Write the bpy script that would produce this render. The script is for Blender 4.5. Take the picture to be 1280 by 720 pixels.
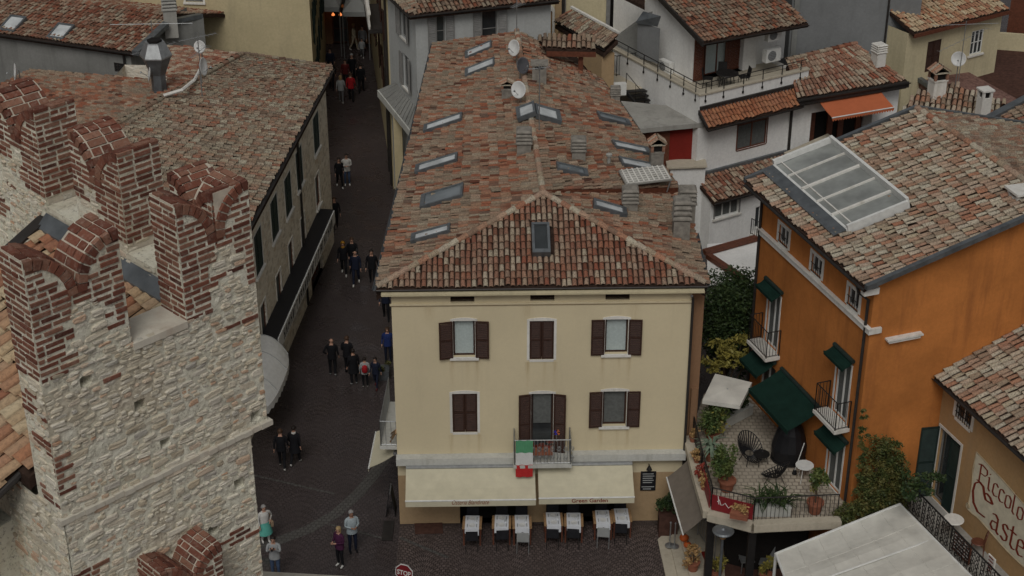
import bpy, bmesh, math, random
from math import radians as R, sin, cos, pi, atan2, hypot
from mathutils import Vector, Matrix
random.seed(7)
for _o in list(bpy.data.objects): bpy.data.objects.remove(_o)
SC = bpy.context.scene
COL = SC.collection
# ------------------------------------------------------------------ camera
TILT = 28.5; CAMH = 35.0; FPX = 2083.0
cam = bpy.data.cameras.new('camera'); camo = bpy.data.objects.new('camera', cam); COL.objects.link(camo)
camo.location = (0, 0, CAMH); camo.rotation_euler = (R(90 - TILT), 0, 0)
cam.sensor_width = 36.0; cam.lens = 36.0 * FPX / 1280.0
cam.clip_start = 0.5; cam.clip_end = 3000
SC.camera = camo
# ------------------------------------------------------------------ sky and sun (overcast afternoon)
world = bpy.data.worlds.new("World"); SC.world = world; world.use_nodes = True
wt = world.node_tree; wt.nodes.clear()
wo = wt.nodes.new('ShaderNodeOutputWorld'); wb = wt.nodes.new('ShaderNodeBackground')
sky = wt.nodes.new('ShaderNodeTexSky'); sky.sky_type = 'NISHITA'; sky.sun_disc = False
sky.sun_elevation = R(50); sky.sun_rotation = R(-172)
sky.air_density = 1.0; sky.dust_density = 4.0; sky.ozone_density = 1.0
hs = wt.nodes.new('ShaderNodeHueSaturation'); hs.inputs['Saturation'].default_value = 0.10
wt.links.new(sky.outputs[0], hs.inputs['Color']); wt.links.new(hs.outputs[0], wb.inputs[0])
wt.links.new(wb.outputs[0], wo.inputs[0]); wb.inputs[1].default_value = 0.088
sl = bpy.data.lights.new('sun', 'SUN'); sl.energy = 1.45; sl.angle = R(26); sl.color = (1, .97, .92)
so = bpy.data.objects.new('sun', sl); COL.objects.link(so)
_el, _az = R(50), R(-172)          # azimuth clockwise from +Y
so.rotation_euler = Vector((sin(_az)*cos(_el), cos(_az)*cos(_el), sin(_el))).to_track_quat('Z', 'Y').to_euler()
so.location = (-10, -40, 80)
SC.view_settings.view_transform = 'Standard'; SC.view_settings.look = 'None'
SC.view_settings.exposure = -0.66; SC.view_settings.gamma = 1.0; SC.view_settings.use_curve_mapping = False
SC.render.engine = 'CYCLES'
SC.cycles.max_bounces = 5; SC.cycles.diffuse_bounces = 3; SC.cycles.glossy_bounces = 2
# ------------------------------------------------------------------ rays
_c, _s = cos(R(TILT)), sin(R(TILT))
def ray(u, v):
    x = (u-640)/FPX; y = -(v-360)/FPX
    return Vector((x, _c+y*_s, -_s+y*_c))
CAM = Vector((0, 0, CAMH))
def P(u, v, z):
    r = ray(u, v); return CAM + r*((z-CAMH)/r.z)
def W(u, v, a, b):
    """point on the upright plane through a and b"""
    r = ray(u, v); n = Vector((-(b[1]-a[1]), b[0]-a[0], 0))
    t = (n.x*a[0]+n.y*a[1])/(n.x*r.x+n.y*r.y); return CAM + r*t
def PL(u, v, p0, p1, p2):
    """point on the plane through three points"""
    n = (Vector(p1)-Vector(p0)).cross(Vector(p2)-Vector(p0)); r = ray(u, v)
    t = n.dot(Vector(p0)-CAM)/n.dot(r); return CAM + r*t
# ------------------------------------------------------------------ mesh collector
class MB:
    def __init__(s): s.v = []; s.f = []; s.m = []
    def q(s, pts, mi=0):
        n = len(s.v); s.v += [tuple(p) for p in pts]; s.f.append(tuple(range(n, n+len(pts)))); s.m.append(mi)
    def raw(s, vs, fs, mi=0):
        n = len(s.v); s.v += [tuple(p) for p in vs]
        for f in fs: s.f.append(tuple(i+n for i in f)); s.m.append(mi)
    def hexa(s, b, t, mi=0):
        """b, t: four bottom and four top points"""
        s.raw(list(b)+list(t), [(3,2,1,0),(4,5,6,7),(0,1,5,4),(1,2,6,5),(2,3,7,6),(3,0,4,7)], mi)
    def box(s, x0, x1, y0, y1, z0, z1, mi=0):
        s.hexa([(x0,y0,z0),(x1,y0,z0),(x1,y1,z0),(x0,y1,z0)], [(x0,y0,z1),(x1,y0,z1),(x1,y1,z1),(x0,y1,z1)], mi)
    def prism(s, pts, dz, mi=0):
        """3D polygon thickened downwards by dz"""
        n = len(pts); a = [Vector(p) for p in pts]; b = [p-Vector((0,0,dz)) for p in a]
        s.raw(a+b, [tuple(range(n)), tuple(range(2*n-1, n-1, -1))]+[(i, i+n, (i+1) % n+n, (i+1) % n) for i in range(n)], mi)
    def column(s, xy, z0, z1, mi=0):
        s.prism([(p[0], p[1], z1) for p in xy], z1-z0, mi)
    def tube(s, pts, r, n=6, mi=0, cap=True):
        pts = [Vector(p) for p in pts]; k = len(pts)
        rs = r if isinstance(r, (list, tuple)) else [r]*k
        vs = []
        up = None
        for i, p in enumerate(pts):
            t = (pts[min(i+1, k-1)]-pts[max(i-1, 0)])
            if t.length < 1e-9: t = Vector((0,0,1))
            t.normalize()
            if up is None: up = Vector((0,0,1)) if abs(t.z) < .9 else Vector((0,1,0))
            a = t.cross(up); 
            if a.length < 1e-4: a = t.cross(Vector((1,0,0)))
            a.normalize(); b = a.cross(t); up = b
            for j in range(n):
                w = 2*pi*j/n; vs.append(p+a*cos(w)*rs[i]+b*sin(w)*rs[i])
        fs = [(i*n+j, i*n+(j+1) % n, (i+1)*n+(j+1) % n, (i+1)*n+j) for i in range(k-1) for j in range(n)]
        if cap: fs += [tuple(range(n-1, -1, -1)), tuple(range((k-1)*n, k*n))]
        s.raw(vs, fs, mi)
    def lathe(s, prof, c=(0,0,0), n=14, mi=0, axis=None):
        """prof: (radius, height) pairs round z, or round axis"""
        c = Vector(c); vs = []
        if axis is None: ax, ay, az_ = Vector((1,0,0)), Vector((0,1,0)), Vector((0,0,1))
        else:
            az_ = Vector(axis).normalized(); ax = az_.cross(Vector((0,0,1)))
            if ax.length < 1e-3: ax = Vector((1,0,0))
            ax.normalize(); ay = az_.cross(ax)
        for r, h in prof:
            for j in range(n):
                w = 2*pi*j/n; vs.append(c+ax*cos(w)*r+ay*sin(w)*r+az_*h)
        k = len(prof)
        s.raw(vs, [(i*n+j, i*n+(j+1) % n, (i+1)*n+(j+1) % n, (i+1)*n+j) for i in range(k-1) for j in range(n)]
              + [tuple(range(n-1, -1, -1)), tuple(range((k-1)*n, k*n))], mi)
def LOC(o): return WL.get(o.name, Vector((0,0,0)))
WL = {}
def tag(o, label=None, cat=None, group=None, kind=None):
    if label: o['label'] = label
    if cat: o['category'] = cat
    if group: o['group'] = group
    if kind: o['kind'] = kind
    return o
def thing(name, label, cat, loc=(0,0,0), group=None):
    o = bpy.data.objects.new(name, None); o.empty_display_size = .3; COL.objects.link(o)
    o.location = loc; WL[o.name] = Vector(loc); return tag(o, label, cat, group)
def build(mb, name, mats, parent=None, smooth=False, label=None, cat=None, group=None, kind=None, loc=None):
    if not isinstance(mats, (list, tuple)): mats = [mats]
    if parent is not None: L = LOC(parent)
    elif loc is not None: L = Vector(loc)
    elif kind == 'structure' or not mb.v: L = Vector((0,0,0))
    else:
        xs = [p[0] for p in mb.v]; ys = [p[1] for p in mb.v]; zs = [p[2] for p in mb.v]
        L = Vector(((min(xs)+max(xs))/2, (min(ys)+max(ys))/2, min(zs)))
    me = bpy.data.meshes.new(name)
    me.from_pydata([(p[0]-L.x, p[1]-L.y, p[2]-L.z) for p in mb.v], [], mb.f)
    for m in mats: me.materials.append(m)
    if any(mb.m): me.polygons.foreach_set('material_index', mb.m)
    if smooth: me.polygons.foreach_set('use_smooth', [True]*len(mb.f))
    me.validate(); me.update()
    o = bpy.data.objects.new(name, me); COL.objects.link(o)
    if parent is not None: o.parent = parent; WL[o.name] = L
    else: o.location = L; WL[o.name] = L
    return tag(o, label, cat, group, kind)
# ------------------------------------------------------------------ materials
class NT:
    def __init__(s, name, rough=.85, spec=.3, metal=0):
        s.mat = bpy.data.materials.new(name); s.mat.use_nodes = True; s.t = s.mat.node_tree; s.b = s.t.nodes['Principled BSDF']
        s.b.inputs['Roughness'].default_value = rough; s.b.inputs['Specular IOR Level'].default_value = spec; s.b.inputs['Metallic'].default_value = metal
    def n(s, ty, **k):
        nd = s.t.nodes.new(ty)
        for a, b in k.items(): setattr(nd, a, b)
        return nd
    def l(s, a, b): s.t.links.new(a, b)
    def geo(s): 
        return s.n('ShaderNodeNewGeometry').outputs['Position']
    def noise(s, scale, detail=4, rough=.6, vec=None, stretch=None):
        nz = s.n('ShaderNodeTexNoise'); nz.inputs['Scale'].default_value = scale; nz.inputs['Detail'].default_value = detail; nz.inputs['Roughness'].default_value = rough
        v = vec or s.geo()
        if stretch:
            mp = s.n('ShaderNodeMapping'); mp.inputs['Scale'].default_value = stretch; s.l(v, mp.inputs[0]); v = mp.outputs[0]
        s.l(v, nz.inputs['Vector']); return nz.outputs['Fac']
    def ramp(s, fac, stops, interp='LINEAR'):
        r = s.n('ShaderNodeValToRGB'); e = r.color_ramp.elements; r.color_ramp.interpolation = interp
        while len(e) < len(stops): e.new(.5)
        for el, (p, c) in zip(e, stops):
            el.position = p; el.color = (c[0], c[1], c[2], 1) if isinstance(c, (tuple, list)) else (c, c, c, 1)
        s.l(fac, r.inputs[0]); return r.outputs[0]
    def mix(s, fac, a, b, mode='MIX'):
        m = s.n('ShaderNodeMix', data_type='RGBA', blend_type=mode)
        for i, x in ((0, fac), (6, a), (7, b)):
            if isinstance(x, (int, float)): m.inputs[i].default_value = x
            elif isinstance(x, (tuple, list)): m.inputs[i].default_value = (x[0], x[1], x[2], 1)
            else: s.l(x, m.inputs[i])
        return m.outputs[2]
    def math(s, op, a, b=0.):
        m = s.n('ShaderNodeMath', operation=op)
        for i, x in ((0, a), (1, b)):
            if isinstance(x, (int, float)): m.inputs[i].default_value = x
            else: s.l(x, m.inputs[i])
        return m.outputs[0]
    def col(s, c):
        if isinstance(c, (tuple, list)): s.b.inputs['Base Color'].default_value = (c[0], c[1], c[2], 1)
        else: s.l(c, s.b.inputs['Base Color'])
    def bump(s, h, strength=.5, dist=.02):
        b = s.n('ShaderNodeBump'); b.inputs['Strength'].default_value = strength; b.inputs['Distance'].default_value = dist
        s.l(h, b.inputs['Height']); s.l(b.outputs[0], s.b.inputs['Normal'])
def mul(c, k): return tuple(x*k for x in c)
def plain(name, c, rough=.7, spec=.3, metal=0, var=.25, scale=6):
    m = NT(name, rough, spec, metal)
    m.col(m.ramp(m.noise(scale), [(.3, mul(c, 1-var)), (.7, mul(c, 1+var*.6))])); return m.mat
def plaster(name, c, stain=(.25,.21,.15), amount=.35, var=.10, grain=1.):
    m = NT(name, .92, .15)
    base = m.ramp(m.noise(.5, 3), [(.3, mul(c, 1-var)), (.7, mul(c, 1+var*.5))])
    fine = m.ramp(m.noise(9, 6, .7), [(.3, 1-.12*grain), (.7, 1+.06*grain)])
    base = m.mix(1., base, fine, 'MULTIPLY')
    st = m.ramp(m.noise(1.4, 6, .65, stretch=(1.6, 1.6, .18)), [(.52, 0.), (.74, amount)])
    m.col(m.mix(st, base, stain)); m.bump(m.noise(30, 5), .2*grain, .01); return m.mat
def tilemat(name, cols, lichen=(.29,.26,.19), la=.6, dark=.35):
    """every tile is a mesh island of its own colour; lichen and soot drift over them"""
    m = NT(name, .9, .12)
    g = m.n('ShaderNodeNewGeometry'); rnd = g.outputs['Random Per Island']
    n = len(cols); base = m.ramp(rnd, [(i/max(1, n-1)*.97, c) for i, c in enumerate(cols)])
    r2 = m.math('FRACT', m.math('MULTIPLY', rnd, 37.7))
    big = m.noise(.45, 4, .6)
    f = m.math('ADD', m.math('MULTIPLY', big, 1.35), m.math('MULTIPLY', r2, .45))
    lf = m.ramp(f, [(.78, 0.), (1.02, la)])
    base = m.mix(lf, base, m.ramp(m.noise(14, 3), [(.3, mul(lichen, .72)), (.7, mul(lichen, 1.15))]))
    sp = m.ramp(m.noise(22, 5, .7), [(.46, 0.), (.64, dark*1.7)])
    base = m.mix(sp, base, (.055, .045, .038))
    m.col(base); m.bump(m.noise(40, 4), .3, .01); return m.mat
TC = [(0.079, 0.034, 0.023), (0.251, 0.086, 0.047), (0.316, 0.119, 0.067), (0.316, 0.197, 0.125), (0.279, 0.094, 0.053), (0.353, 0.254, 0.179), (0.167, 0.074, 0.046), (0.344, 0.156, 0.091), (0.391, 0.295, 0.213), (0.233, 0.102, 0.063), (0.149, 0.098, 0.072)]
M = {}
M['tile_mix'] = tilemat('roof_tiles_mixed', TC)
M['tile_red'] = tilemat('roof_tiles_red', [(.16,.06,.035), (.30,.105,.062), (.27,.095,.058), (.34,.15,.09), (.23,.08,.05), (.42,.33,.24), (.32,.14,.09), (.48,.41,.31), (.38,.20,.13), (.45,.37,.27)], la=.30, dark=.42)
M['tile_old'] = tilemat('roof_tiles_old', [(.16,.10,.07), (.30,.17,.11), (.37,.29,.20), (.42,.38,.29), (.30,.14,.09), (.36,.30,.22), (.22,.16,.12), (.33,.14,.085)], la=.42, dark=.5)
M['tile_pale'] = tilemat('roof_tiles_pale', [(.22,.13,.09), (.44,.36,.25), (.50,.45,.35), (.36,.17,.10), (.54,.47,.36), (.34,.15,.09), (.47,.42,.33), (.28,.20,.14), (.42,.20,.12), (.50,.45,.35)], la=.15, dark=.40)
M['tile_orange'] = tilemat('roof_tiles_orange', [(.27,.10,.05), (.36,.14,.07), (.41,.18,.09), (.34,.13,.07)], la=.12, dark=.3)
M['tile_warm'] = tilemat('roof_tiles_warm', [(.30,.13,.08), (.42,.20,.11), (.50,.36,.22), (.55,.45,.30), (.38,.16,.09), (.52,.40,.25)], la=.15, dark=.2)
M['under'] = plain('roof_underlay_shade', (.045,.028,.021), .95, .1, var=.5, scale=8)  # near-black tone carries the shade of the gaps between the tiles
M['yellow'] = plaster('plaster_pale_yellow', (.62,.535,.36), stain=(.42,.32,.18), amount=.30, var=.05, grain=.3)
M['yellow2'] = plaster('plaster_yellow_lane', (.52,.44,.27), amount=.3)
M['yellow3'] = plaster('plaster_cream', (.56,.49,.32), amount=.35)
M['tan'] = plaster('plaster_tan', (.40,.28,.16), amount=.25)
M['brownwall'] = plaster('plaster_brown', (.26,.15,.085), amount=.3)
M['orange'] = plaster('plaster_orange', (.50,.185,.05), stain=(.24,.085,.03), amount=.6, var=.24)
M['ochre'] = plaster('plaster_ochre', (.43,.27,.13), amount=.3)
M['white'] = plaster('plaster_white', (.77,.765,.74), stain=(.35,.33,.3), amount=.22)
M['greyw'] = plaster('plaster_grey_white', (.43,.44,.43), stain=(.25,.24,.22), amount=.25)
M['grey'] = plaster('plaster_grey', (.23,.23,.215), stain=(.10,.10,.09), amount=.5, var=.2)
M['greyb'] = plaster('plaster_grey_block', (.20,.205,.205), stain=(.12,.12,.115), amount=.5, var=.15)
M['redwall'] = plaster('plaster_red', (.20,.022,.016), stain=(.12,.02,.015), amount=.2)
M['trim'] = plaster('stone_trim', (.69,.67,.62), stain=(.3,.27,.2), amount=.45)
M['ledge'] = plaster('ledge_trim', (.52,.52,.48), stain=(.25,.24,.2), amount=.5)
M['travertine'] = plaster('travertine', (.47,.42,.33), stain=(.28,.24,.18), amount=.5)
M['conc'] = plaster('concrete', (.34,.33,.30), stain=(.14,.13,.12), amount=.5, var=.2)
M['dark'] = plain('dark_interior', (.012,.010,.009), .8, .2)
M['brown'] = plain('shutter_brown', (.046,.021,.014), .6, .3, var=.35, scale=12)
M['wood'] = plain('reddish_wood', (.13,.045,.025), .5, .35, var=.3, scale=9)
M['tanwood'] = plain('pale_wood', (.33,.20,.10), .6, .3, var=.25, scale=9)
M['greyshut'] = plain('shutter_grey', (.22,.215,.205), .6, .3, var=.2)
M['darkgreen'] = plain('shutter_green', (.016,.030,.026), .55, .3, var=.3)
M['iron'] = plain('wrought_iron', (.022,.020,.019), .5, .4, metal=.3, var=.3)
M['zinc'] = plain('zinc_sheet', (.17,.185,.195), .45, .5, metal=.6, var=.3, scale=3)
M['gutter'] = plain('gutter_dark', (.045,.04,.037), .5, .4, metal=.4, var=.3)
M['steel'] = plain('galvanised_steel', (.36,.37,.37), .4, .5, metal=.7, var=.2)
M['whitepaint'] = plain('white_paint', (.66,.66,.63), .5, .4, var=.12)
M['dishw'] = plain('dish_white', (.62,.62,.60), .45, .4, var=.12)
M['dishg'] = plain('dish_grey', (.10,.10,.11), .45, .4, var=.15)
M['chim'] = plain('chimney_block', (.24,.22,.19), .9, .15, var=.35, scale=5)
M['chim2'] = plain('chimney_brick', (.26,.14,.095), .9, .15, var=.4, scale=9)
M['cream'] = plain('awning_cream', (.54,.50,.37), .85, .1, var=.10, scale=2.5)
M['awnbrown'] = plain('awning_taupe', (.17,.145,.12), .85, .1, var=.15, scale=3)
M['awngreen'] = plain('awning_green', (.009,.028,.021), .85, .1, var=.25, scale=3)
M['awnorange'] = plain('awning_orange', (.47,.135,.06), .8, .1, var=.08, scale=3)
M['canvas'] = plain('canvas_white', (.56,.545,.49), .85, .1, var=.16, scale=1.6)
M['greycanvas'] = plain('canvas_grey', (.36,.37,.36), .8, .1, var=.12, scale=2)
M['cloth'] = plain('tablecloth_white', (.66,.68,.71), .8, .1, var=.05)
M['black'] = plain('black_plastic', (.012,.012,.014), .5, .3)
M['charcoal'] = plain('charcoal_weave', (.022,.022,.026), .8, .2)
M['curtain'] = plain('curtain', (.42,.48,.47), .9, .1, var=.12, scale=14)
M['curtaind'] = plain('curtain_dim', (.12,.125,.12), .9, .1, var=.2, scale=10)
def glass(name, c, rough=.08):
    m = NT(name, rough, .8); m.col(m.ramp(m.noise(1.2, 3), [(.35, mul(c, .75)), (.65, mul(c, 1.2))])); return m.mat
M['glass'] = glass('window_glass', (.035,.04,.042))
M['skyglass'] = glass('skylight_glass', (.52,.54,.54), .25)
M['skyglassd'] = glass('skylight_glass_dim', (.16,.18,.19), .2)
M['milky'] = glass('milky_glazing', (.24,.25,.235), .4)
M['red'] = plain('red_panel', (.19,.014,.018), .6, .3, var=.12)
M['flag_g'] = plain('flag_green', (.10,.30,.16), .8, .1, var=.1)
M['flag_w'] = plain('flag_white', (.62,.62,.60), .8, .1, var=.06)
M['flag_r'] = plain('flag_red', (.45,.03,.03), .8, .1, var=.1)
M['letter'] = plain('lettering_red', (.20,.035,.02), .8, .1, var=.1)
M['letterw'] = plain('lettering_white', (.7,.68,.64), .7, .1, var=.05)
M['scroll'] = plain('painted_scroll', (.60,.55,.42), .9, .1, var=.14, scale=4)
M['scrolledge'] = plain('painted_scroll_edge', (.42,.34,.22), .9, .1, var=.2, scale=4)
M['shingle'] = plain('shingle_pinkish', (.20,.115,.095), .95, .1, var=.5, scale=7)
M['terracotta'] = plain('terracotta_pot', (.26,.10,.06), .85, .15, var=.2)
M['pumpkin'] = plain('pumpkin_skin', (.50,.10,.02), .6, .3, var=.15)
M['bark'] = plain('bark', (.09,.065,.045), .95, .1, var=.3, scale=15)
M['cactus'] = plain('cactus_skin', (.05,.075,.045), .7, .2, var=.3, scale=12)
M['brickdark'] = plain('dark_stone_base', (.08,.04,.03), .9, .15, var=.35)
def leafmat(name, a, b, c):
    m = NT(name, .6, .3); g = m.n('ShaderNodeNewGeometry')
    m.col(m.mix(m.ramp(m.noise(3.5, 2), [(.42, 0.), (.60, .8)]), m.ramp(g.outputs['Random Per Island'], [(0, a), (1, b)]), c)); return m.mat
M['leaf'] = leafmat('leaves_green', (.025,.045,.012), (.07,.11,.03), (.11,.13,.035))
M['leafd'] = leafmat('leaves_dark', (.012,.026,.010), (.035,.062,.02), (.05,.075,.022))
M['leafy'] = leafmat('leaves_yellowish', (.16,.14,.03), (.34,.28,.06), (.22,.2,.05))
M['leafo'] = leafmat('leaves_amber', (.30,.17,.07), (.48,.30,.14), (.35,.22,.08))
M['leafv'] = leafmat('leaves_vine', (.025,.042,.012), (.085,.10,.028), (.13,.11,.03))
M['leafr'] = leafmat('leaves_red', (.20,.03,.02), (.35,.06,.04), (.15,.05,.03))
M['agave'] = leafmat('leaves_grey_green', (.10,.14,.10), (.20,.26,.18), (.15,.20,.14))
# stone, brick, mortar of the castle
def stonemat():
    m = NT('rubble_stone', .95, .1); g = m.n('ShaderNodeNewGeometry'); rnd = g.outputs['Random Per Island']
    base = m.ramp(rnd, [(0, (.40,.34,.25)), (.15, (.66,.60,.48)), (.3, (.52,.44,.32)), (.45, (.76,.71,.60)), (.58, (.58,.52,.42)), (.68, (.50,.30,.19)), (.78, (.70,.63,.50)), (.9, (.44,.41,.36)), (1, (.72,.66,.54))])
    base = m.mix(m.ramp(m.noise(2.2, 5), [(.46, 0.), (.66, .35)]), base, (.75,.735,.62))
    base = m.mix(m.ramp(m.noise(26, 5, .75), [(.56, 0.), (.70, .6)]), base, (.20,.165,.12))
    m.col(base); m.bump(m.noise(28, 7, .75), .6, .03); return m.mat
def mortarmat():
    m = NT('lime_mortar', .97, .08)
    b = m.ramp(m.noise(3.0, 6, .65), [(.25, (.50,.47,.36)), (.42, (.69,.665,.54)), (.7, (.78,.755,.64))])
    b = m.mix(m.ramp(m.noise(1.1, 5), [(.5, 0.), (.68, .45)]), b, (.38,.28,.18))
    b = m.mix(m.ramp(m.noise(17, 6, .75), [(.53, 0.), (.67, .75)]), b, (.14,.11,.08))  # dark flecks put the shade of thin crevices into the mortar colour
    m.col(b); m.bump(m.noise(20, 8, .75), .7, .035); return m.mat
def brickmat(name, cols, dust=.35):
    m = NT(name, .92, .12); g = m.n('ShaderNodeNewGeometry'); rnd = g.outputs['Random Per Island']
    base = m.ramp(rnd, [(i/(len(cols)-1), c) for i, c in enumerate(cols)])
    base = m.mix(m.ramp(m.noise(13, 5, .7), [(.5, 0.), (.72, dust)]), base, (.42,.34,.28))
    base = m.mix(m.ramp(m.noise(31, 4, .7), [(.54, 0.), (.7, .6)]), base, (.05,.03,.025))
    m.col(base); m.bump(m.noise(35, 5), .5, .01); return m.mat
M['stone'] = stonemat(); M['mortar'] = mortarmat()
M['mortarl'] = plain('joint_mortar', (.54,.48,.39), .95, .1, var=.22, scale=9)
M['brick'] = brickmat('old_brick', [(.085,.034,.025), (.16,.060,.040), (.22,.088,.058), (.125,.048,.034), (.20,.098,.066), (.27,.14,.095)], .35)
M['marble'] = plaster('sill_stone', (.60,.56,.47), stain=(.35,.25,.18), amount=.5)
def rubblewall():
    m = NT('house_rubble', .95, .1); v = m.geo()
    mp = m.n('ShaderNodeMapping'); mp.inputs['Scale'].default_value = (3.2, 3.2, 5.5); m.l(v, mp.inputs[0])
    vo = m.n('ShaderNodeTexVoronoi'); vo.inputs['Scale'].default_value = 1.; vo.inputs['Randomness'].default_value = 1.; m.l(mp.outputs[0], vo.inputs['Vector'])
    ve = m.n('ShaderNodeTexVoronoi'); ve.feature = 'DISTANCE_TO_EDGE'; ve.inputs['Scale'].default_value = 1.; m.l(mp.outputs[0], ve.inputs['Vector'])
    sx = m.n('ShaderNodeSeparateColor'); m.l(vo.outputs['Color'], sx.inputs[0])
    base = m.ramp(sx.outputs[0], [(0, (.50,.44,.35)), (.4, (.70,.63,.52)), (.7, (.78,.72,.61)), (1, (.60,.50,.38))])
    base = m.mix(m.ramp(ve.outputs['Distance'], [(.0, .9), (.12, 0.)]), base, (.74,.69,.59))
    base = m.mix(m.ramp(m.noise(6, 6, .7), [(.5, 0.), (.7, .3)]), base, (.20,.17,.13))
    m.col(base); m.bump(ve.outputs['Distance'], .8, .06); return m.mat
M['rubble'] = rubblewall()
def paving(name, c1, c2, joint, size=.12, arcs=True, wet=.55):
    m = NT(name, wet, .35)
    sx = m.n('ShaderNodeSeparateXYZ'); m.l(m.geo(), sx.inputs[0]); x, y = sx.outputs[0], sx.outputs[1]
    if arcs:
        w = 1.5; fx = m.math('SUBTRACT', m.math('FRACT', m.math('DIVIDE', x, w)), .5)
        y = m.math('ADD', y, m.math('MULTIPLY', m.math('MULTIPLY', fx, fx), 2.3*w*.8))
    cb = m.n('ShaderNodeCombineXYZ'); m.l(x, cb.inputs[0]); m.l(y, cb.inputs[1])
    ns = m.n('ShaderNodeTexNoise'); ns.inputs['Scale'].default_value = 6; m.l(cb.outputs[0], ns.inputs['Vector'])
    ad = m.n('ShaderNodeVectorMath', operation='MULTIPLY_ADD'); m.l(ns.outputs['Color'], ad.inputs[0]); ad.inputs[1].default_value = (.05,.05,0); m.l(cb.outputs[0], ad.inputs[2])
    br = m.n('ShaderNodeTexBrick'); m.l(ad.outputs[0], br.inputs['Vector'])
    br.inputs['Scale'].default_value = 1.; br.inputs['Brick Width'].default_value = size*1.05; br.inputs['Row Height'].default_value = size
    br.inputs['Mortar Size'].default_value = size*.13; br.inputs['Mortar Smooth'].default_value = .3; br.inputs['Bias'].default_value = -.1
    for i, c in ((1, c1), (2, c2), (3, joint)): br.inputs[i].default_value = (*c, 1)
    base = m.mix(m.ramp(m.noise(.35, 4), [(.35, .0), (.65, .5)]), br.outputs['Color'], mul(c1, .55))
    m.col(base); m.bump(m.math('SUBTRACT', 1., br.outputs['Fac']), .6, .02)
    m.l(m.ramp(m.noise(.8, 4), [(.35, wet-.15), (.65, wet+.2)]), m.b.inputs['Roughness']); return m.mat
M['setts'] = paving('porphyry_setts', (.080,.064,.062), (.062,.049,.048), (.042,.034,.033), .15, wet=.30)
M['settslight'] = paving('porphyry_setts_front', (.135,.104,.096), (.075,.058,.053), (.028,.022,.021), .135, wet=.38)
M['strip'] = paving('stone_strip', (.105,.100,.092), (.088,.083,.077), (.055,.05,.047), .16, arcs=False)
M['terrace'] = paving('terrace_paving', (.50,.44,.35), (.38,.33,.26), (.24,.20,.16), .20, arcs=False, wet=.75)
# ------------------------------------------------------------------ frames on a wall line
class Fr:
    """wall line from a (left) to b (right) as seen from outside; local (s along, d outwards, z up)"""
    def __init__(s, a, b):
        s.a = Vector((a[0], a[1], 0)); s.b = Vector((b[0], b[1], 0)); s.L = (s.b-s.a).length
        s.t = (s.b-s.a)/s.L; s.n = Vector((s.t.y, -s.t.x, 0))
    def p(s, x, d, z): return s.a+s.t*x+s.n*d+Vector((0,0,z))
    def box(s, mb, s0, s1, d0, d1, z0, z1, mi=0):
        mb.hexa([s.p(s0,d1,z0), s.p(s1,d1,z0), s.p(s1,d0,z0), s.p(s0,d0,z0)], [s.p(s0,d1,z1), s.p(s1,d1,z1), s.p(s1,d0,z1), s.p(s0,d0,z1)], mi)
    def px(s, u, v):
        q = W(u, v, s.a, s.b); return ((q-s.a).dot(s.t), q.z)
    def rect(s, u0, v0, u1, v1):
        a, b = s.px(u0, v0), s.px(u1, v1); return (min(a[0], b[0]), max(a[0], b[0]), min(a[1], b[1]), max(a[1], b[1]))
def skin(mb, fr, z0, z1, openings=(), s0=0., s1=None, depth=.16, d=0.):
    """a wall face with real openings and reveals"""
    s1 = fr.L if s1 is None else s1
    xs = sorted({s0, s1} | {min(max(q, s0), s1) for o in openings for q in o[:2]}); zs = sorted({z0, z1} | {min(max(q, z0), z1) for o in openings for q in o[2:4]})
    for i in range(len(xs)-1):
        for j in range(len(zs)-1):
            cx, cz = (xs[i]+xs[i+1])/2, (zs[j]+zs[j+1])/2
            if xs[i+1]-xs[i] < 1e-5 or zs[j+1]-zs[j] < 1e-5: continue
            if any(o[0] < cx < o[1] and o[2] < cz < o[3] for o in openings): continue
            mb.q([fr.p(xs[i],d,zs[j]), fr.p(xs[i+1],d,zs[j]), fr.p(xs[i+1],d,zs[j+1]), fr.p(xs[i],d,zs[j+1])])
    for o in openings:
        a, b, c, e = o[:4]
        mb.q([fr.p(a,d,c), fr.p(a,d,e), fr.p(a,d-depth,e), fr.p(a,d-depth,c)]); mb.q([fr.p(b,d,c), fr.p(b,d-depth,c), fr.p(b,d-depth,e), fr.p(b,d,e)])
        mb.q([fr.p(a,d,c), fr.p(a,d-depth,c), fr.p(b,d-depth,c), fr.p(b,d,c)]); mb.q([fr.p(a,d,e), fr.p(b,d,e), fr.p(b,d-depth,e), fr.p(a,d-depth,e)])
def louver(mb, fr, s0, s1, d, z0, z1, sl=.07, mi=0):
    w = .05
    fr.box(mb, s0, s0+w, d, d+.045, z0, z1, mi); fr.box(mb, s1-w, s1, d, d+.045, z0, z1, mi)
    for zz in (z0, (z0+z1)/2-w/2, z1-w): fr.box(mb, s0+w, s1-w, d, d+.043, zz, zz+w, mi)
    z = z0+w+.01
    while z < z1-w-.03:
        mb.hexa([fr.p(s0+w,d+.036,z), fr.p(s1-w,d+.036,z), fr.p(s1-w,d+.028,z), fr.p(s0+w,d+.028,z)],
                [fr.p(s0+w,d+.008,z+sl*.72), fr.p(s1-w,d+.008,z+sl*.72), fr.p(s1-w,d+.001,z+sl*.72), fr.p(s0+w,d+.001,z+sl*.72)], mi)
        z += sl
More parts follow.
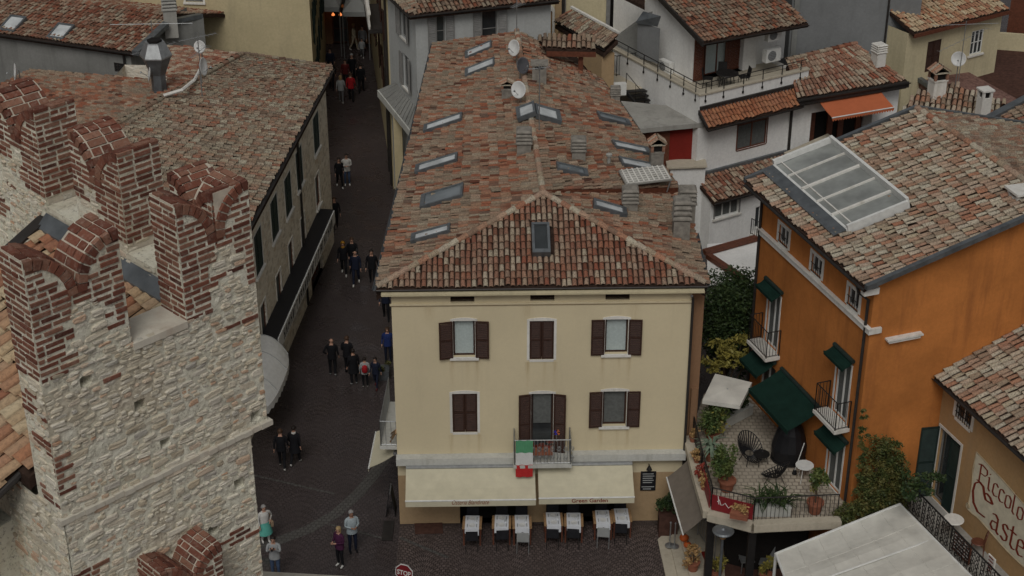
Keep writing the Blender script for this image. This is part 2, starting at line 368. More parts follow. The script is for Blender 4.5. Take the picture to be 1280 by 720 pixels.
def window(par, fr, o, frame='wood', back='curtain', sash=2, surround=None, sw=.10, arch=0., sill=None, shutters=None, smat='brown', depth=.16, swid=None, name='window', rail=.0, d=0., bars=0):
    s0, s1, z0, z1 = o[:4]; w = s1-s0; b = MB(); fw = .055; D = d-depth
    if shutters != 'closed':
        fr.box(b, s0, s0+fw, D+.02, D+.07, z0, z1); fr.box(b, s1-fw, s1, D+.02, D+.07, z0, z1)
        fr.box(b, s0+fw, s1-fw, D+.02, D+.07, z0, z0+fw); fr.box(b, s0+fw, s1-fw, D+.02, D+.07, z1-fw, z1)
        for k in range(1, sash):
            x = s0+w*k/sash; fr.box(b, x-.03, x+.03, D+.022, D+.068, z0+fw, z1-fw)
        for k in range(1, bars+1):
            z = z0+(z1-z0)*k/(bars+1); fr.box(b, s0+fw, s1-fw, D+.03, D+.06, z-.015, z+.015)
    else:
        fr.box(b, s0, s1, D+.0, D+.02, z0, z1)
    wo_ = build(b, name, M[frame], par)
    if shutters != 'closed':
        g = MB(); fr.box(g, s0+.01, s1-.01, D+.025, D+.035, z0+.01, z1-.01); build(g, 'pane', M['glass'] if back in ('glass',) else M[back], wo_)
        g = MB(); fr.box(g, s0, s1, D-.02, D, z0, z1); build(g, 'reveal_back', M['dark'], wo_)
    if surround:
        g = MB(); fr.box(g, s0-sw, s0, d, d+.022, z0-sw*.2, z1); fr.box(g, s1, s1+sw, d, d+.022, z0-sw*.2, z1)
        if arch > 0:
            n = 8
            for k in range(n):
                xa, xb = s0-sw+(w+2*sw)*k/n, s0-sw+(w+2*sw)*(k+1)/n
                h = lambda x: arch*(1-((x-(s0+s1)/2)/(w/2+sw))**2)
                g.hexa([fr.p(xa,d+.022,z1), fr.p(xb,d+.022,z1), fr.p(xb,d,z1), fr.p(xa,d,z1)], [fr.p(xa,d+.022,z1+sw*.7+h(xa)), fr.p(xb,d+.022,z1+sw*.7+h(xb)), fr.p(xb,d,z1+sw*.7+h(xb)), fr.p(xa,d,z1+sw*.7+h(xa))])
        else: fr.box(g, s0-sw, s1+sw, d, d+.022, z1, z1+sw)
        if not sill: fr.box(g, s0, s1, d, d+.022, z0-sw, z0)
        build(g, 'surround', M[surround], wo_)
    if sill:
        g = MB(); fr.box(g, s0-.12, s1+.12, D+.05, d+.09, z0-.09, z0-.002); build(g, 'sill', M[sill], wo_)
    if shutters == 'open':
        sw_ = swid or w/2
        for (a, c) in ((s0-sw_-.02, s0-.02), (s1+.02, s1+sw_+.02)):
            k_ = random.Random(int(a*100)).uniform(.0,.10); f_ = Fr(fr.p(a,d+.028+(k_ if a < s0 else 0),0), fr.p(c,d+.028+(0 if a < s0 else k_),0)); g = MB(); louver(g, f_, 0, f_.L, 0, z0-.02, z1, sl=.085); build(g, 'shutter', M[smat], wo_)
    if shutters == 'closed':
        for (a, c) in ((s0+.01, (s0+s1)/2-.008), ((s0+s1)/2+.008, s1-.01)):
            g = MB(); louver(g, fr, a, c, max(D+.06, d-.055), z0+.01, z1-.01, sl=.085); build(g, 'shutter', M[smat], wo_)
    return wo_
# ------------------------------------------------------------------ tiled roofs
def inside(p, poly):
    x, y = p[0], p[1]; c = False; n = len(poly)
    for i in range(n):
        x1, y1 = poly[i][0], poly[i][1]; x2, y2 = poly[(i+1) % n][0], poly[(i+1) % n][1]
        if (y1 > y) != (y2 > y) and x < (x2-x1)*(y-y1)/(y2-y1)+x1: c = not c
    return c
def tiles(par, e0, e1, r0, r1, poly, mat='tile_mix', pitch=.20, expo=.34, rad=.086, seg=5, name='roof_tiles', under=.16, jit=1., holes=(), sink=.02):
    """cover tiles laid in columns from the eave line e0-e1 up to r0-r1; poly: 3D outline of the roof plane"""
    e0, e1, r0, r1 = map(Vector, (e0, e1, r0, r1)); mb = MB(); rg = random.Random(int(abs(e0.x*31+e0.y*17+e0.z*7)*100))
    nc = max(1, round(((e1-e0).length+(r1-r0).length)/2/pitch)); nr = max(1, round(((r0-e0).length+(r1-e1).length)/2/expo))
    def f(a, b): return (e0.lerp(e1, a)).lerp(r0.lerp(r1, a), b)
    for i in range(nc):
        a = (i+.5)/nc; off = rg.uniform(-.15, .15); drift = rg.uniform(-.2, .2)
        for j in range(-1, nr+1):
            b0 = (j+off)/nr; b1 = (j+1.18+off)/nr; aa = a+rg.gauss(0, .045)*jit/nc+drift*.05/nc*j*.2
            p = f(aa, b0); q = f(aa+rg.gauss(0, .05)*jit/nc, b1)
            cpt = (p+q)/2
            if not inside(cpt, poly) : continue
            if any(inside(cpt, h) for h in holes): continue
            t = (q-p); ln = t.length; t /= ln; n = (f(a+.01, b0)-f(a-.01, b0)); n.normalize(); up = n.cross(t)
            if up.z < 0: up = -up
            w = t.cross(up); lift = .045+rg.gauss(0, .010)*jit; lift2 = .0+rg.gauss(0, .006)*jit
            tw = rg.gauss(0, .10)*jit; ra = rad*rg.uniform(.94, 1.08); rb = ra*.84; vs = []
            for (c, rr, lf) in ((p, ra, lift+.012), (q, rb, lift2)):
                for k in range(seg+1):
                    th = pi*k/seg; vs.append(c+w*(cos(th)*rr)+up*(sin(th)*rr*.82+lf+cos(th)*rr*tw))
            fs = [(k, k+1, seg+2+k, seg+1+k) for k in range(seg)]
            mb.raw(vs, fs)
            # thick lower lip so the open end reads as a dark mouth under a rim
            inn = [p+w*(cos(pi*k/seg)*(ra-.016))+up*(sin(pi*k/seg)*(ra-.016)*.82+lift+.006) for k in range(seg+1)]
            mb.raw(vs[:seg+1]+inn, [(k, seg+1+k, seg+2+k, k+1) for k in range(seg)])
    o = build(mb, name, M[mat], par)
    u = MB(); u.prism([Vector(p)-Vector((0,0,sink+(.22 if sink > .03 else 0))) for p in poly], under)
    if sink > .03:
        ga, gb = 36, 24
        for i in range(ga):
            for j in range(gb):
                q = [f(i/ga, j/gb), f((i+1)/ga, j/gb), f((i+1)/ga, (j+1)/gb), f(i/ga, (j+1)/gb)]
                if inside(sum(q, Vector((0,0,0)))/4, poly): u.q([p-Vector((0,0,.02)) for p in q])
    build(u, 'roof_deck', M['under'], par)
    return o
def ridge(par, pts, mat='tile_pale', r=.11, step=.38, name='ridge_tiles', lift=.04):
    mb = MB(); rg = random.Random(len(pts)*7+int(abs(pts[0][0]*100)))
    for a, b in zip(pts, pts[1:]):
        a, b = Vector(a), Vector(b); L = (b-a).length; n = max(1, round(L/step)); t = (b-a)/L; w = t.cross(Vector((0,0,1))).normalized(); up = w.cross(t)
        for i in range(n):
            p = a+t*(L*i/n)+Vector((0,0,lift+rg.uniform(-.01,.015))); q = a+t*(L*(i+1.12)/n)+Vector((0,0,lift)); vs = []
            for c, rr, lf in ((p, r*1.08, .03), (q, r*.9, 0)):
                for k in range(7):
                    th = pi*(k/6*1.16-.08); vs.append(c+w*cos(th)*rr+up*(sin(th)*rr*.9+lf))
            mb.raw(vs, [(k, k+1, 8+k, 7+k) for k in range(6)])
    return build(mb, name, M[mat], par)
def gutter(par, pts, r=.075, mat='gutter', name='gutter'):
    mb = MB()
    for a, b in zip(pts, pts[1:]):
        a, b = Vector(a), Vector(b); t = (b-a).normalized(); w = t.cross(Vector((0,0,1))).normalized(); vs = []
        for c in (a, b):
            for k in range(7):
                th = pi+pi*k/6; vs.append(c+w*cos(th)*r+Vector((0,0,sin(th)*r)))
            for k in range(7):
                th = 2*pi-pi*k/6; vs.append(c+w*cos(th)*(r-.012)+Vector((0,0,sin(th)*(r-.012))))
        mb.raw(vs, [(k, (k+1) % 14, 14+(k+1) % 14, 14+k) for k in range(14)])
    return build(mb, name, M[mat], par)
def pipe(par, pts, r=.05, mat='gutter', name='downpipe'):
    mb = MB(); mb.tube(pts, r, 8); return build(mb, name, M[mat], par)
def skylight(par, c, adir, bdir, w, h, glassm='skyglass', t=.10, frame='zinc', name='skylight', tilt=0.):
    """c: centre on the roof plane, adir along the eave, bdir up the slope"""
    a = Vector(adir).normalized(); b = Vector(bdir).normalized(); n = a.cross(b)
    if n.z < 0: n = -n
    b = n.cross(a) if n.cross(a).dot(b) > 0 else -n.cross(a)
    def bx(mb, a0, a1, b0, b1, n0, n1):
        g = lambda i, j, k: Vector(c)+a*i+b*j+n*k
        mb.hexa([g(a0,b0,n0), g(a1,b0,n0), g(a1,b1,n0), g(a0,b1,n0)], [g(a0,b0,n1), g(a1,b0,n1), g(a1,b1,n1), g(a0,b1,n1)])
    m1 = MB(); e = .085; z = .08
    bx(m1, -w/2-e, w/2+e, -h/2-e*1.8, -h/2, z*.4, z+t); bx(m1, -w/2-e, w/2+e, h/2, h/2+e, z*.4, z+t*1.1)
    bx(m1, -w/2-e, -w/2, -h/2, h/2, z*.4, z+t*1.02); bx(m1, w/2, w/2+e, -h/2, h/2, z*.4, z+t*1.02)
    o = build(m1, name, M[frame], par)
    g = MB(); bx(g, -w/2, w/2, -h/2, h/2, z*.4, z+t*.55); build(g, 'pane', M[glassm], o); return o
def newell(ps):
    n = Vector((0,0,0))
    for i, p in enumerate(ps):
        q = ps[(i+1) % len(ps)]; n += Vector(((p[1]-q[1])*(p[2]+q[2]), (p[2]-q[2])*(p[0]+q[0]), (p[0]-q[0])*(p[1]+q[1])))
    n.normalize(); return n if n.z > 0 else -n
def roof_plane(par, outline, e0, e1, **k):
    ps = [Vector(p) for p in outline]; n = newell(ps); a = (Vector(e1)-Vector(e0)); a -= n*a.dot(n); a.normalize(); b = n.cross(a)
    if b.z < 0: b = -b
    o = Vector(e0); A = [(p-o).dot(a) for p in ps]; B = [(p-o).dot(b) for p in ps]
    g = lambda i, j: o+a*i+b*j
    tiles(par, g(min(A), min(B)), g(max(A), min(B)), g(min(A), max(B)), g(max(A), max(B)), ps, **k); return a, b, n
class Bil:
    def __init__(s, e0, e1, r0, r1): s.q = [Vector(x) for x in (e0, e1, r0, r1)]
    def f(s, a, b): e0, e1, r0, r1 = s.q; return e0.lerp(e1, a).lerp(r0.lerp(r1, a), b)
    def hit(s, u, v):
        a = b = .5
        for _ in range(8):
            p = s.f(a, b); ta = s.f(a+.01, b)-s.f(a-.01, b); tb = s.f(a, b+.01)-s.f(a, b-.01)
            h = PL(u, v, p, p+ta, p+tb); d = h-p; ta /= .02; tb /= .02
            g11, g12, g22 = ta.dot(ta), ta.dot(tb), tb.dot(tb); x, y = d.dot(ta), d.dot(tb); D = g11*g22-g12*g12
            a += (x*g22-y*g12)/D; b += (y*g11-x*g12)/D
        return s.f(a, b), (s.f(a+.01, b)-s.f(a-.01, b)).normalized(), (s.f(a, b+.01)-s.f(a, b-.01)).normalized()
# ================================================================== GROUND
g = MB(); g.q([(-900,-300,-.02), (900,-300,-.02), (900,1500,-.02), (-900,1500,-.02)])
build(g, 'ground', M['brickdark'], kind='structure')
g = MB(); g.q([(-14,30,0), (40,30,0), (40,150,0), (-14,150,0)])
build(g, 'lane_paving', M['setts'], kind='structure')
fr0, fr1 = P(500,655,0), P(845,650,0)
g = MB(); g.q([(-3.9,41.0,.004), (14,41,.004), (14,47.1,.004), (-3.9,47.1,.004)])
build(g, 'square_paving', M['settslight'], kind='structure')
# curved stone strip and joints across the lane
g = MB(); arc = [(490,560), (470,590), (448,617), (420,642), (385,662), (345,677), (320,683)]
pts = [P(u, v, .006) for u, v in arc]
for i in range(len(pts)-1):
    d0 = (pts[min(i+1, len(pts)-1)]-pts[max(i-1, 0)]).normalized(); d1 = (pts[min(i+2, len(pts)-1)]-pts[i]).normalized()
    n0 = Vector((-d0.y, d0.x, 0))*.23; n1 = Vector((-d1.y, d1.x, 0))*.23
    g.q([pts[i]-n0, pts[i+1]-n1, pts[i+1]+n1, pts[i]+n0])
build(g, 'drain_strip', M['strip'], kind='structure')
g = MB()
for (a, b, w) in (((300,590), (395,612), .05), ((410,655), (487,675), .05), ((500,672), (560,697), .06), ((395,612),(418,617), .05)):
    p, q = P(*a, .007), P(*b, .007); d = (q-p).normalized(); n = Vector((-d.y, d.x, 0))*w; g.q([p-n, q-n, q+n, p+n])
build(g, 'paving_joint', M['strip'], kind='structure')
# ================================================================== MAIN CORNER HOUSE
FL, FR = P(470,361,9.4), P(883,356,9.4); R1 = P(679,243,11.05); R2 = P(646,40,11.05); BL = P(542,54,9.4)
A0, B0 = Vector((fr0.x, fr0.y, 0)), Vector((fr1.x+.11, fr1.y, 0)); B0.y = fr1.y
house = thing('corner_house', 'pale yellow three-storey corner house with a hipped tile roof and two cream awnings', 'house', (A0.x, A0.y, 0))
F = Fr(A0, B0); HT = 9.22
px = lambda *a: F.rect(*a)
w1 = px(566,401,594,446); w2 = px(662,401,692,449); w3 = px(757,399,784,442); w4 = px(565,492,597,540); w5 = px(664,492,691,552); w6 = px(754,489,782,532)
w5 = (w5[0], w5[1], 3.0, w5[3])
vents = [px(563,371,593,378), px(663,369,693,376), px(757,368,787,375)]
dg = [(1.9,4.4,0,2.1), (5.3,7.9,0,2.1)]
m = MB(); skin(m, F, 2.05, HT, [w1, w2, w3, w4, w5, w6]+vents, depth=.2)
def streaks(spots):
    m = NT('plaster_front_runs', .92, .15); c = (.62,.535,.36)
    base = m.ramp(m.noise(.5, 3), [(.3, mul(c, .95)), (.7, mul(c, 1.03))]); base = m.mix(1., base, m.ramp(m.noise(9, 6, .7), [(.3, .97), (.7, 1.02)]), 'MULTIPLY')
    sx = m.n('ShaderNodeSeparateXYZ'); m.l(m.geo(), sx.inputs[0]); x, z = sx.outputs[0], sx.outputs[2]; tot = None; ns = m.ramp(m.noise(2.2, 5, .7, stretch=(5, 5, .5)), [(.35, .15), (.7, 1.)])
    for (x0, zt, L, w, s) in spots:
        h = m.math('MULTIPLY', m.math('MAXIMUM', m.math('SUBTRACT', 1., m.math('DIVIDE', m.math('ABSOLUTE', m.math('SUBTRACT', x, x0)), w)), 0.), s)
        v = m.math('MULTIPLY', m.math('MAXIMUM', m.math('SUBTRACT', 1., m.math('DIVIDE', m.math('SUBTRACT', zt, z), L)), 0.), m.math('LESS_THAN', z, zt))
        q = m.math('MULTIPLY', h, v); tot = q if tot is None else m.math('MAXIMUM', tot, q)
    tot = m.math('MINIMUM', m.math('MULTIPLY', tot, ns), .75)
    base = m.mix(tot, base, (.36,.25,.12)); 
    big = m.ramp(m.noise(.8, 6, .65, stretch=(1.8,1.8,.22)), [(.54,0.),(.76,.28)]); m.col(m.mix(big, base, (.40,.33,.22))); m.bump(m.noise(30, 5), .07, .01); return m.mat
sp_ = []
for o in (w1, w2, w3, w4, w6):
    for s, k in ((o[0]-.06, 1.), (o[1]+.06, 1.), ((o[0]+o[1])/2+.1, .5)): sp_.append((F.p(s,0,0).x, o[2]-.1, 1.15, .11, .85*k))
for s in (1.2, 4.4, 7.9): sp_.append((F.p(s,0,0).x, 8.66, .8, .25, .5))
for s in (.9, 3.3, 6.9, 9.1): sp_.append((F.p(s,0,0).x, 9.3, .5, .3, .6))
M['front'] = streaks(sp_)
build(m, 'wall', M['front'], house)
m = MB(); skin(m, F, 0, 2.05, [(2.1,4.1,0,2.0), (5.1,7.6,0,2.0)], depth=.3, d=.0); build(m, 'ground_floor_wall', M['tan'], house)
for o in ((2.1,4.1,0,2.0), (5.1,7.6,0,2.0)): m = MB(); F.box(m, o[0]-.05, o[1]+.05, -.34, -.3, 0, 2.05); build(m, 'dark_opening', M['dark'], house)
for v in vents:
    m = MB(); F.box(m, v[0]-.02, v[1]+.02, -.24, -.2, v[2]-.02, v[3]+.02); vo_ = build(m, 'vent', M['dark'], house); m = MB()
    for k in range(3): F.box(m, v[0], v[1], -.1, -.07, v[2]+(v[3]-v[2])*(k+.3)/3, v[2]+(v[3]-v[2])*(k+.55)/3)
    build(m, 'vent_grille', M['brown'], vo_)
# side and back walls
E1 = P(848,235,9.75); E2 = P(752,100,9.75); BR = P(700,50,10.3)
K1 = P(869,290,9.4)
inset = lambda p, dx, dy: Vector((p.x+dx, p.y+dy, 0))
foot = [B0, inset(K1,-.35,0), inset(E1,-.4,0), inset(E2,-.4,0), inset(BR,-.3,-.5), inset(R2,0,-.5), inset(BL,.4,-.4), A0]
m = MB()
for a, b in zip(foot, foot[1:]): skin(m, Fr(a, b), 0, 9.3)
build(m, 'side_wall', M['yellow'], house)
# right return wing, tan
m = MB(); m.column([B0+Vector((.02,.45,0)), B0+Vector((.46,.47,0)), inset(K1,.0,0), inset(K1,-.5,0)], 0, 9.25)
m.column([B0+Vector((.2,.33,0)), B0+Vector((.42,.34,0)), B0+Vector((.42,.46,0)), B0+Vector((.2,.45,0))], 0, 5.2)
build(m, 'side_wing', M['brownwall'], house)
m = MB(); F.box(m, -.05, F.L+.04, .002, .06, 8.74, 8.80); build(m, 'string_course', M['yellow'], house); m = MB(); F.box(m, -.04, F.L+.03, .002, .03, 8.70, 8.74); build(m, 'drip_line', M['tan'], house)
m = MB(); F.box(m, -.3, F.L+.35, -.0, .32, 9.23, 9.30); F.box(m, -.25, F.L+.3, -.02, .18, 9.15, 9.23); build(m, 'eave_cornice', M['yellow3'], house)
# white ledge (awning housing)
m = MB(); F.box(m, -.03, px(722,570,725,572)[0]-1.9, .004, .32, 2.66, 2.93); F.box(m, px(715,570,716,572)[0], F.L+.06, .004, .30, 2.72, 2.99)
F.box(m, px(642,570,716,572)[0]-.4, px(715,570,716,572)[0], .004, .2, 2.6, 2.85)
build(m, 'awning_ledge', M['ledge'], house)
for o, sh, bk in ((w1,'open','curtain'), (w2,'closed','dark'), (w3,'open','curtain'), (w4,'closed','dark'), (w6,'open','curtaind')):
    window(house, F, o, frame='brown', back=bk, sash=1, surround='trim', sw=.085, arch=.06, sill=('trim' if sh == 'open' else None), shutters=sh, depth=.2, swid=.44)
dw = window(house, F, w5, frame='brown', back='glass', sash=1, surround='trim', sw=.08, arch=.06, shutters='open', depth=.2, swid=.40, name='balcony_door')
m = MB(); F.box(m, w5[0]+.08, w5[1]-.08, -.15, -.12, w5[2]+1.05, w5[3]-.08); build(m, 'blind', M['curtaind'], dw)
# rust runs below the sills live in the plaster; dark downpipe at right
pipe(house, [F.p(F.L-.06,.30,9.12), F.p(F.L+.02,.07,8.9), F.p(F.L+.03,.07,.1)], .045)
gutter(house, [FL+Vector((0,-.05,-.02)), FR+Vector((.05,-.05,-.02))], .07)
gutter(house, [FL+Vector((-.06,0,-.02)), BL+Vector((-.06,0,-.02))], .07, 'zinc')
gutter(house, [FR+Vector((.06,0,-.02)), K1+Vector((.06,0,-.02))], .06, 'zinc')
# roof
rd = (R1-R2).normalized(); R0 = R1+rd*3.7
LB = Bil(FL, BL, R0, R2)
tiles(house, FL, BL, R0, R2, [FL, R1, R2, BL], 'tile_mix', pitch=.19, expo=.36, rad=.081, jit=1.5, sink=.05)
dh = F.rect(664,286,688,319)
NP = newell([FL, FR, R1])
dq = [PL(u, v, FL, FR, R1) for u, v in ((662,319),(689,319),(689,284),(662,284))]
roof_plane(house, [FL, FR, R1], FL, FR, mat='tile_red', pitch=.182, expo=.30, rad=.076, jit=.8, holes=[dq], seg=6)
# right slope: lower front part, then the raised rear part
S0, S1 = P(697,240,11.0), P(840,270,9.62)
K2 = P(862,268,9.45)
S1 = K2
roof_plane(house, [FR, K1, K2, Vector((E1.x-.3,E1.y+.4,9.55)), R1+Vector((-.05,1.2,.0)), R1], FR, K2, mat='tile_mix', pitch=.19, expo=.34, rad=.081, jit=1.4, sink=.06)
RR0 = Vector((R1.x+.0, R1.y+.15, 11.12)); RB = P(700,48,10.9)
RQ = Bil(E1, E2, RR0, Vector((R2.x+.2, R2.y-.2, 11.1)))
tiles(house, RQ.q[0], RQ.q[1], RQ.q[2], RQ.q[3], [E1, E2, P(720,62,10.3), RQ.q[3], RQ.q[2]], 'tile_mix', pitch=.19, expo=.36, rad=.081, jit=1.4, sink=.05, name='raised_roof_tiles')
tg = P(735,78,10.2)
m = MB(); m.prism([RR0, E1, E1+Vector((0,.3,0)), RR0+Vector((0,.3,0))], .34); build(m, 'roof_step', M['wood'], house)
ridge(house, [R2, R1]); ridge(house, [R1, FL+Vector((.05,.05,.03))]); ridge(house, [R1, FR+Vector((-.05,.05,.03))])
gutter(house, [E1+Vector((.05,0,-.03)), E2+Vector((.05,0,-.03))], .06, 'gutter')
# skylights on the street slope
for (u, v, w, h, gm, r) in ((600,64,.62,1.25,'skyglass',0), (602,86,.62,1.30,'skyglass',0), (556,156,.50,1.45,'skyglass',0), (548,207,.50,1.45,'skyglass',0), (555,248,.85,1.35,'skyglassd',0), (541,295,.40,1.15,'skyglass',0)):
    c, a, b = LB.hit(u, v); skylight(house, c, a, b, w, h, gm)
for (u, v, w, h, gm) in ((765,152,.42,1.1,'skyglassd'), (787,188,.45,1.25,'skyglass'), (796,209,.50,1.25,'skyglass'), (713,215,.40,1.0,'skyglassd')):
    c, a, b = RQ.hit(u, v); skylight(house, c, a, b, w, h, gm)
c = PL(760,263,FR,K2,R1+Vector((-.05,1.2,0))); a_ = (K1-FR).normalized(); n_ = newell([FR,K2,R1]); skylight(house, c, a_, n_.cross(a_), .42, .95, 'skyglass')
c = PL(676,302,FL,FR,R1); skylight(house, c, (FR-FL), NP.cross(FR-FL), .42, 1.0, 'glass', t=.2, name='roof_window')
# glazed ridge light
c1, a1, b1 = LB.hit(660,146)
c2, a2, b2 = RQ.hit(684,148)
skylight(house, c1+Vector((0,0,.12)), a1, b1, .9, .55, 'skyglass', t=.14); skylight(house, c2+Vector((-.05,0,.06)), a2, b2, .9, .75, 'skyglass', t=.14)
# tilted lattice panel on the rear slope
c, a, b = RQ.hit(806,229); n = a.cross(b).normalized(); n = n if n.z > 0 else -n; c = c+Vector((0,0,.28))
m = MB(); g2 = lambda i, j, k: c+a*i+b*j+n*k
b = (b-Vector((0,0,.10))).normalized()
m.hexa([g2(-.62,-1.0,0), g2(.62,-1.0,0), g2(.62,1.0,0), g2(-.62,1.0,0)], [g2(-.62,-1.0,.05), g2(.62,-1.0,.05), g2(.62,1.0,.05), g2(-.62,1.0,.05)])
pn = build(m, 'roof_panel', M['conc'], house); m = MB()
for i in range(7): 
    x = -.54+i*.18; m.hexa([g2(x-.02,-.95,.052), g2(x+.02,-.95,.052), g2(x+.02,.95,.052), g2(x-.02,.95,.052)], [g2(x-.02,-.95,.07), g2(x+.02,-.95,.07), g2(x+.02,.95,.07), g2(x-.02,.95,.07)])
for j in range(9):
    y = -.9+j*.225; m.hexa([g2(-.6,y-.03,.071), g2(.6,y-.03,.071), g2(.6,y+.03,.071), g2(-.6,y+.03,.071)], [g2(-.6,y-.03,.09), g2(.6,y-.03,.09), g2(.6,y+.03,.09), g2(-.6,y+.03,.09)])
build(m, 'lattice', M['trim'], pn)
for i, j in ((-.6,-.95), (.6,-.95), (-.6,.9), (.6,.9)): m = MB(); m.tube([g2(i,j,0), g2(i,j,-.45)], .025, 6); build(m, 'bracket', M['steel'], pn)
def chimney(par, base, w, d, h, rot=0., style='stack', mat='chim', name='chimney', sub=.35):
    """stack: concrete louvred rings; tiles: little tiled hat; slab: flat lid on posts"""
    r = Matrix.Rotation(rot, 4, 'Z'); mb = MB(); b = Vector(base)
    def bx(m_, x0, x1, y0, y1, z0, z1):
        q = [b+r@Vector(p) for p in ((x0,y0,z0),(x1,y0,z0),(x1,y1,z0),(x0,y1,z0),(x0,y0,z1),(x1,y0,z1),(x1,y1,z1),(x0,y1,z1))]; m_.hexa(q[:4], q[4:])
    if style == 'stack':
        hb = h*.42; bx(mb, -w/2, w/2, -d/2, d/2, -sub, hb); o = build(mb, name, M[mat], par)
        n = 4; st = (h-hb)/n; m1 = MB(); m2 = MB()
        bx(m2, -w*.34, w*.34, -d*.34, d*.34, hb, h-.03)
        for k in range(n):
            z = hb+k*st; e = 1.12 if k else 1.18
            for (k0, k1, s0_, s1_) in ((0.25, .55, e, e), (.55, .95, e, .86)):
                q0 = [b+r@Vector((x*w/2*s0_, y*d/2*s0_, z+st*k0)) for x, y in ((-1,-1),(1,-1),(1,1),(-1,1))]; q1 = [b+r@Vector((x*w/2*s1_, y*d/2*s1_, z+st*k1)) for x, y in ((-1,-1),(1,-1),(1,1),(-1,1))]
                m1.hexa(q0, q1)
        build(m1, 'cap_ring', M[mat], o); build(m2, 'flue', M['dark'], o)
    elif style == 'tiles':
        hb = h*.5; bx(mb, -w/2, w/2, -d/2, d/2, -sub, hb); bx(mb, -w*.56, w*.56, -d*.56, d*.56, hb, hb+.06); o = build(mb, name, M[mat], par)
        m2 = MB(); bx(m2, -w*.42, w*.42, -d*.42, d*.42, hb+.06, h*.8); build(m2, 'flue', M['dark'], o)
        for x, y in ((-1,-1),(1,-1),(1,1),(-1,1)): m1 = MB(); bx(m1, x*w*.46-.05, x*w*.46+.05, y*d*.46-.05, y*d*.46+.05, hb+.06, h*.8); build(m1, 'brick_pier', M['chim2'], o)
        m1 = MB(); nn = 4
        for s_ in (-1, 1):
            for k in range(nn):
                yy = -d*.6+d*1.2*(k+.5)/nn
                p = b+r@Vector((s_*w*.68, yy, h*.8)); q = b+r@Vector((0, yy, h)); t = (q-p); w_ = t.cross(Vector((0,0,1))).normalized(); up = w_.cross(t).normalized(); vs = []
                for c_ in (p, q):
                    for a__ in range(5): th = pi*a__/4; vs.append(c_+w_*cos(th)*d*.16+up*sin(th)*d*.13)
                m1.raw(vs, [(a__, a__+1, 6+a__, 5+a__) for a__ in range(4)])
        bx(m1, -w*.6, w*.6, -d*.6, d*.6, h*.77, h*.8)
        build(m1, 'cap_tiles', M['tile_pale'], o)
    else:
        hb = h*.72; bx(mb, -w/2, w/2, -d/2, d/2, -sub, hb); o = build(mb, name, M[mat], par); m1 = MB()
        for x, y in ((-1,-1),(1,-1),(1,1),(-1,1)): bx(m1, x*w*.4-.05, x*w*.4+.05, y*d*.4-.05, y*d*.4+.05, hb, h-.07)
        bx(m1, -w*.62, w*.62, -d*.62, d*.62, h-.07, h); build(m1, 'cap', M[mat], o)
        m2 = MB(); bx(m2, -w*.3, w*.3, -d*.3, d*.3, hb, h-.07); build(m2, 'flue', M['dark'], o)
    return o
def roofpt(B, u, v): return B.hit(u, v)[0]
chimney(house, roofpt(LB,655,191), .5, .5, .95, 0, 'stack')
chimney(house, roofpt(LB,634,122), .42, .42, .75, 0, 'tiles')
chimney(house, roofpt(RQ,674,103), .55, .5, .85, 0, 'slab')
chimney(house, roofpt(RQ,723,199), .48, .48, .85, 0, 'stack')
chimney(house, roofpt(RQ,769,126), .36, .36, .62, 0, 'stack')
chimney(house, P(787,265,9.95), .50, .50, .95, 0, 'stack', sub=1.)
chimney(house, P(820,207,9.95), .45, .45, 1.15, .1, 'tiles', sub=1.)
chimney(house, P(851,292,9.7), .55, .5, 1.35, 0, 'stack', sub=1.)
chimney(house, P(858,268,9.7), .55, .5, 1.05, 0, 'stack', sub=1.)
m = MB(); c = roofpt(RQ,761,206); m.lathe([(.06,-.1), (.06,.32), (.11,.34), (.12,.42), (.05,.46)], c, 10); build(m, 'vent_pipe', M['conc'], house)
# dormer roof at the far end
q = [P(u, v, z) for u, v, z in ((683,61,11.2), (745,62,11.2), (742,47,11.5), (672,45,11.5))]
roof_plane(house, q, q[0], q[1], mat='tile_mix', pitch=.2, name='dormer_tiles')
m = MB(); m.prism([q[0]-Vector((0,.02,.1)), q[1]-Vector((0,.02,.1)), q[1]+Vector((0,.1,-.1)), q[0]+Vector((0,.1,-.1))], .22); m.box(q[1].x-.7, q[1].x-.5, q[1].y+.2, q[1].y+.35, 9.5, 11.0); m.box(q[0].x, q[0].x+.15, q[0].y+.2, q[0].y+.35, 10, 11.1)
build(m, 'dormer_beam', M['wood'], house)
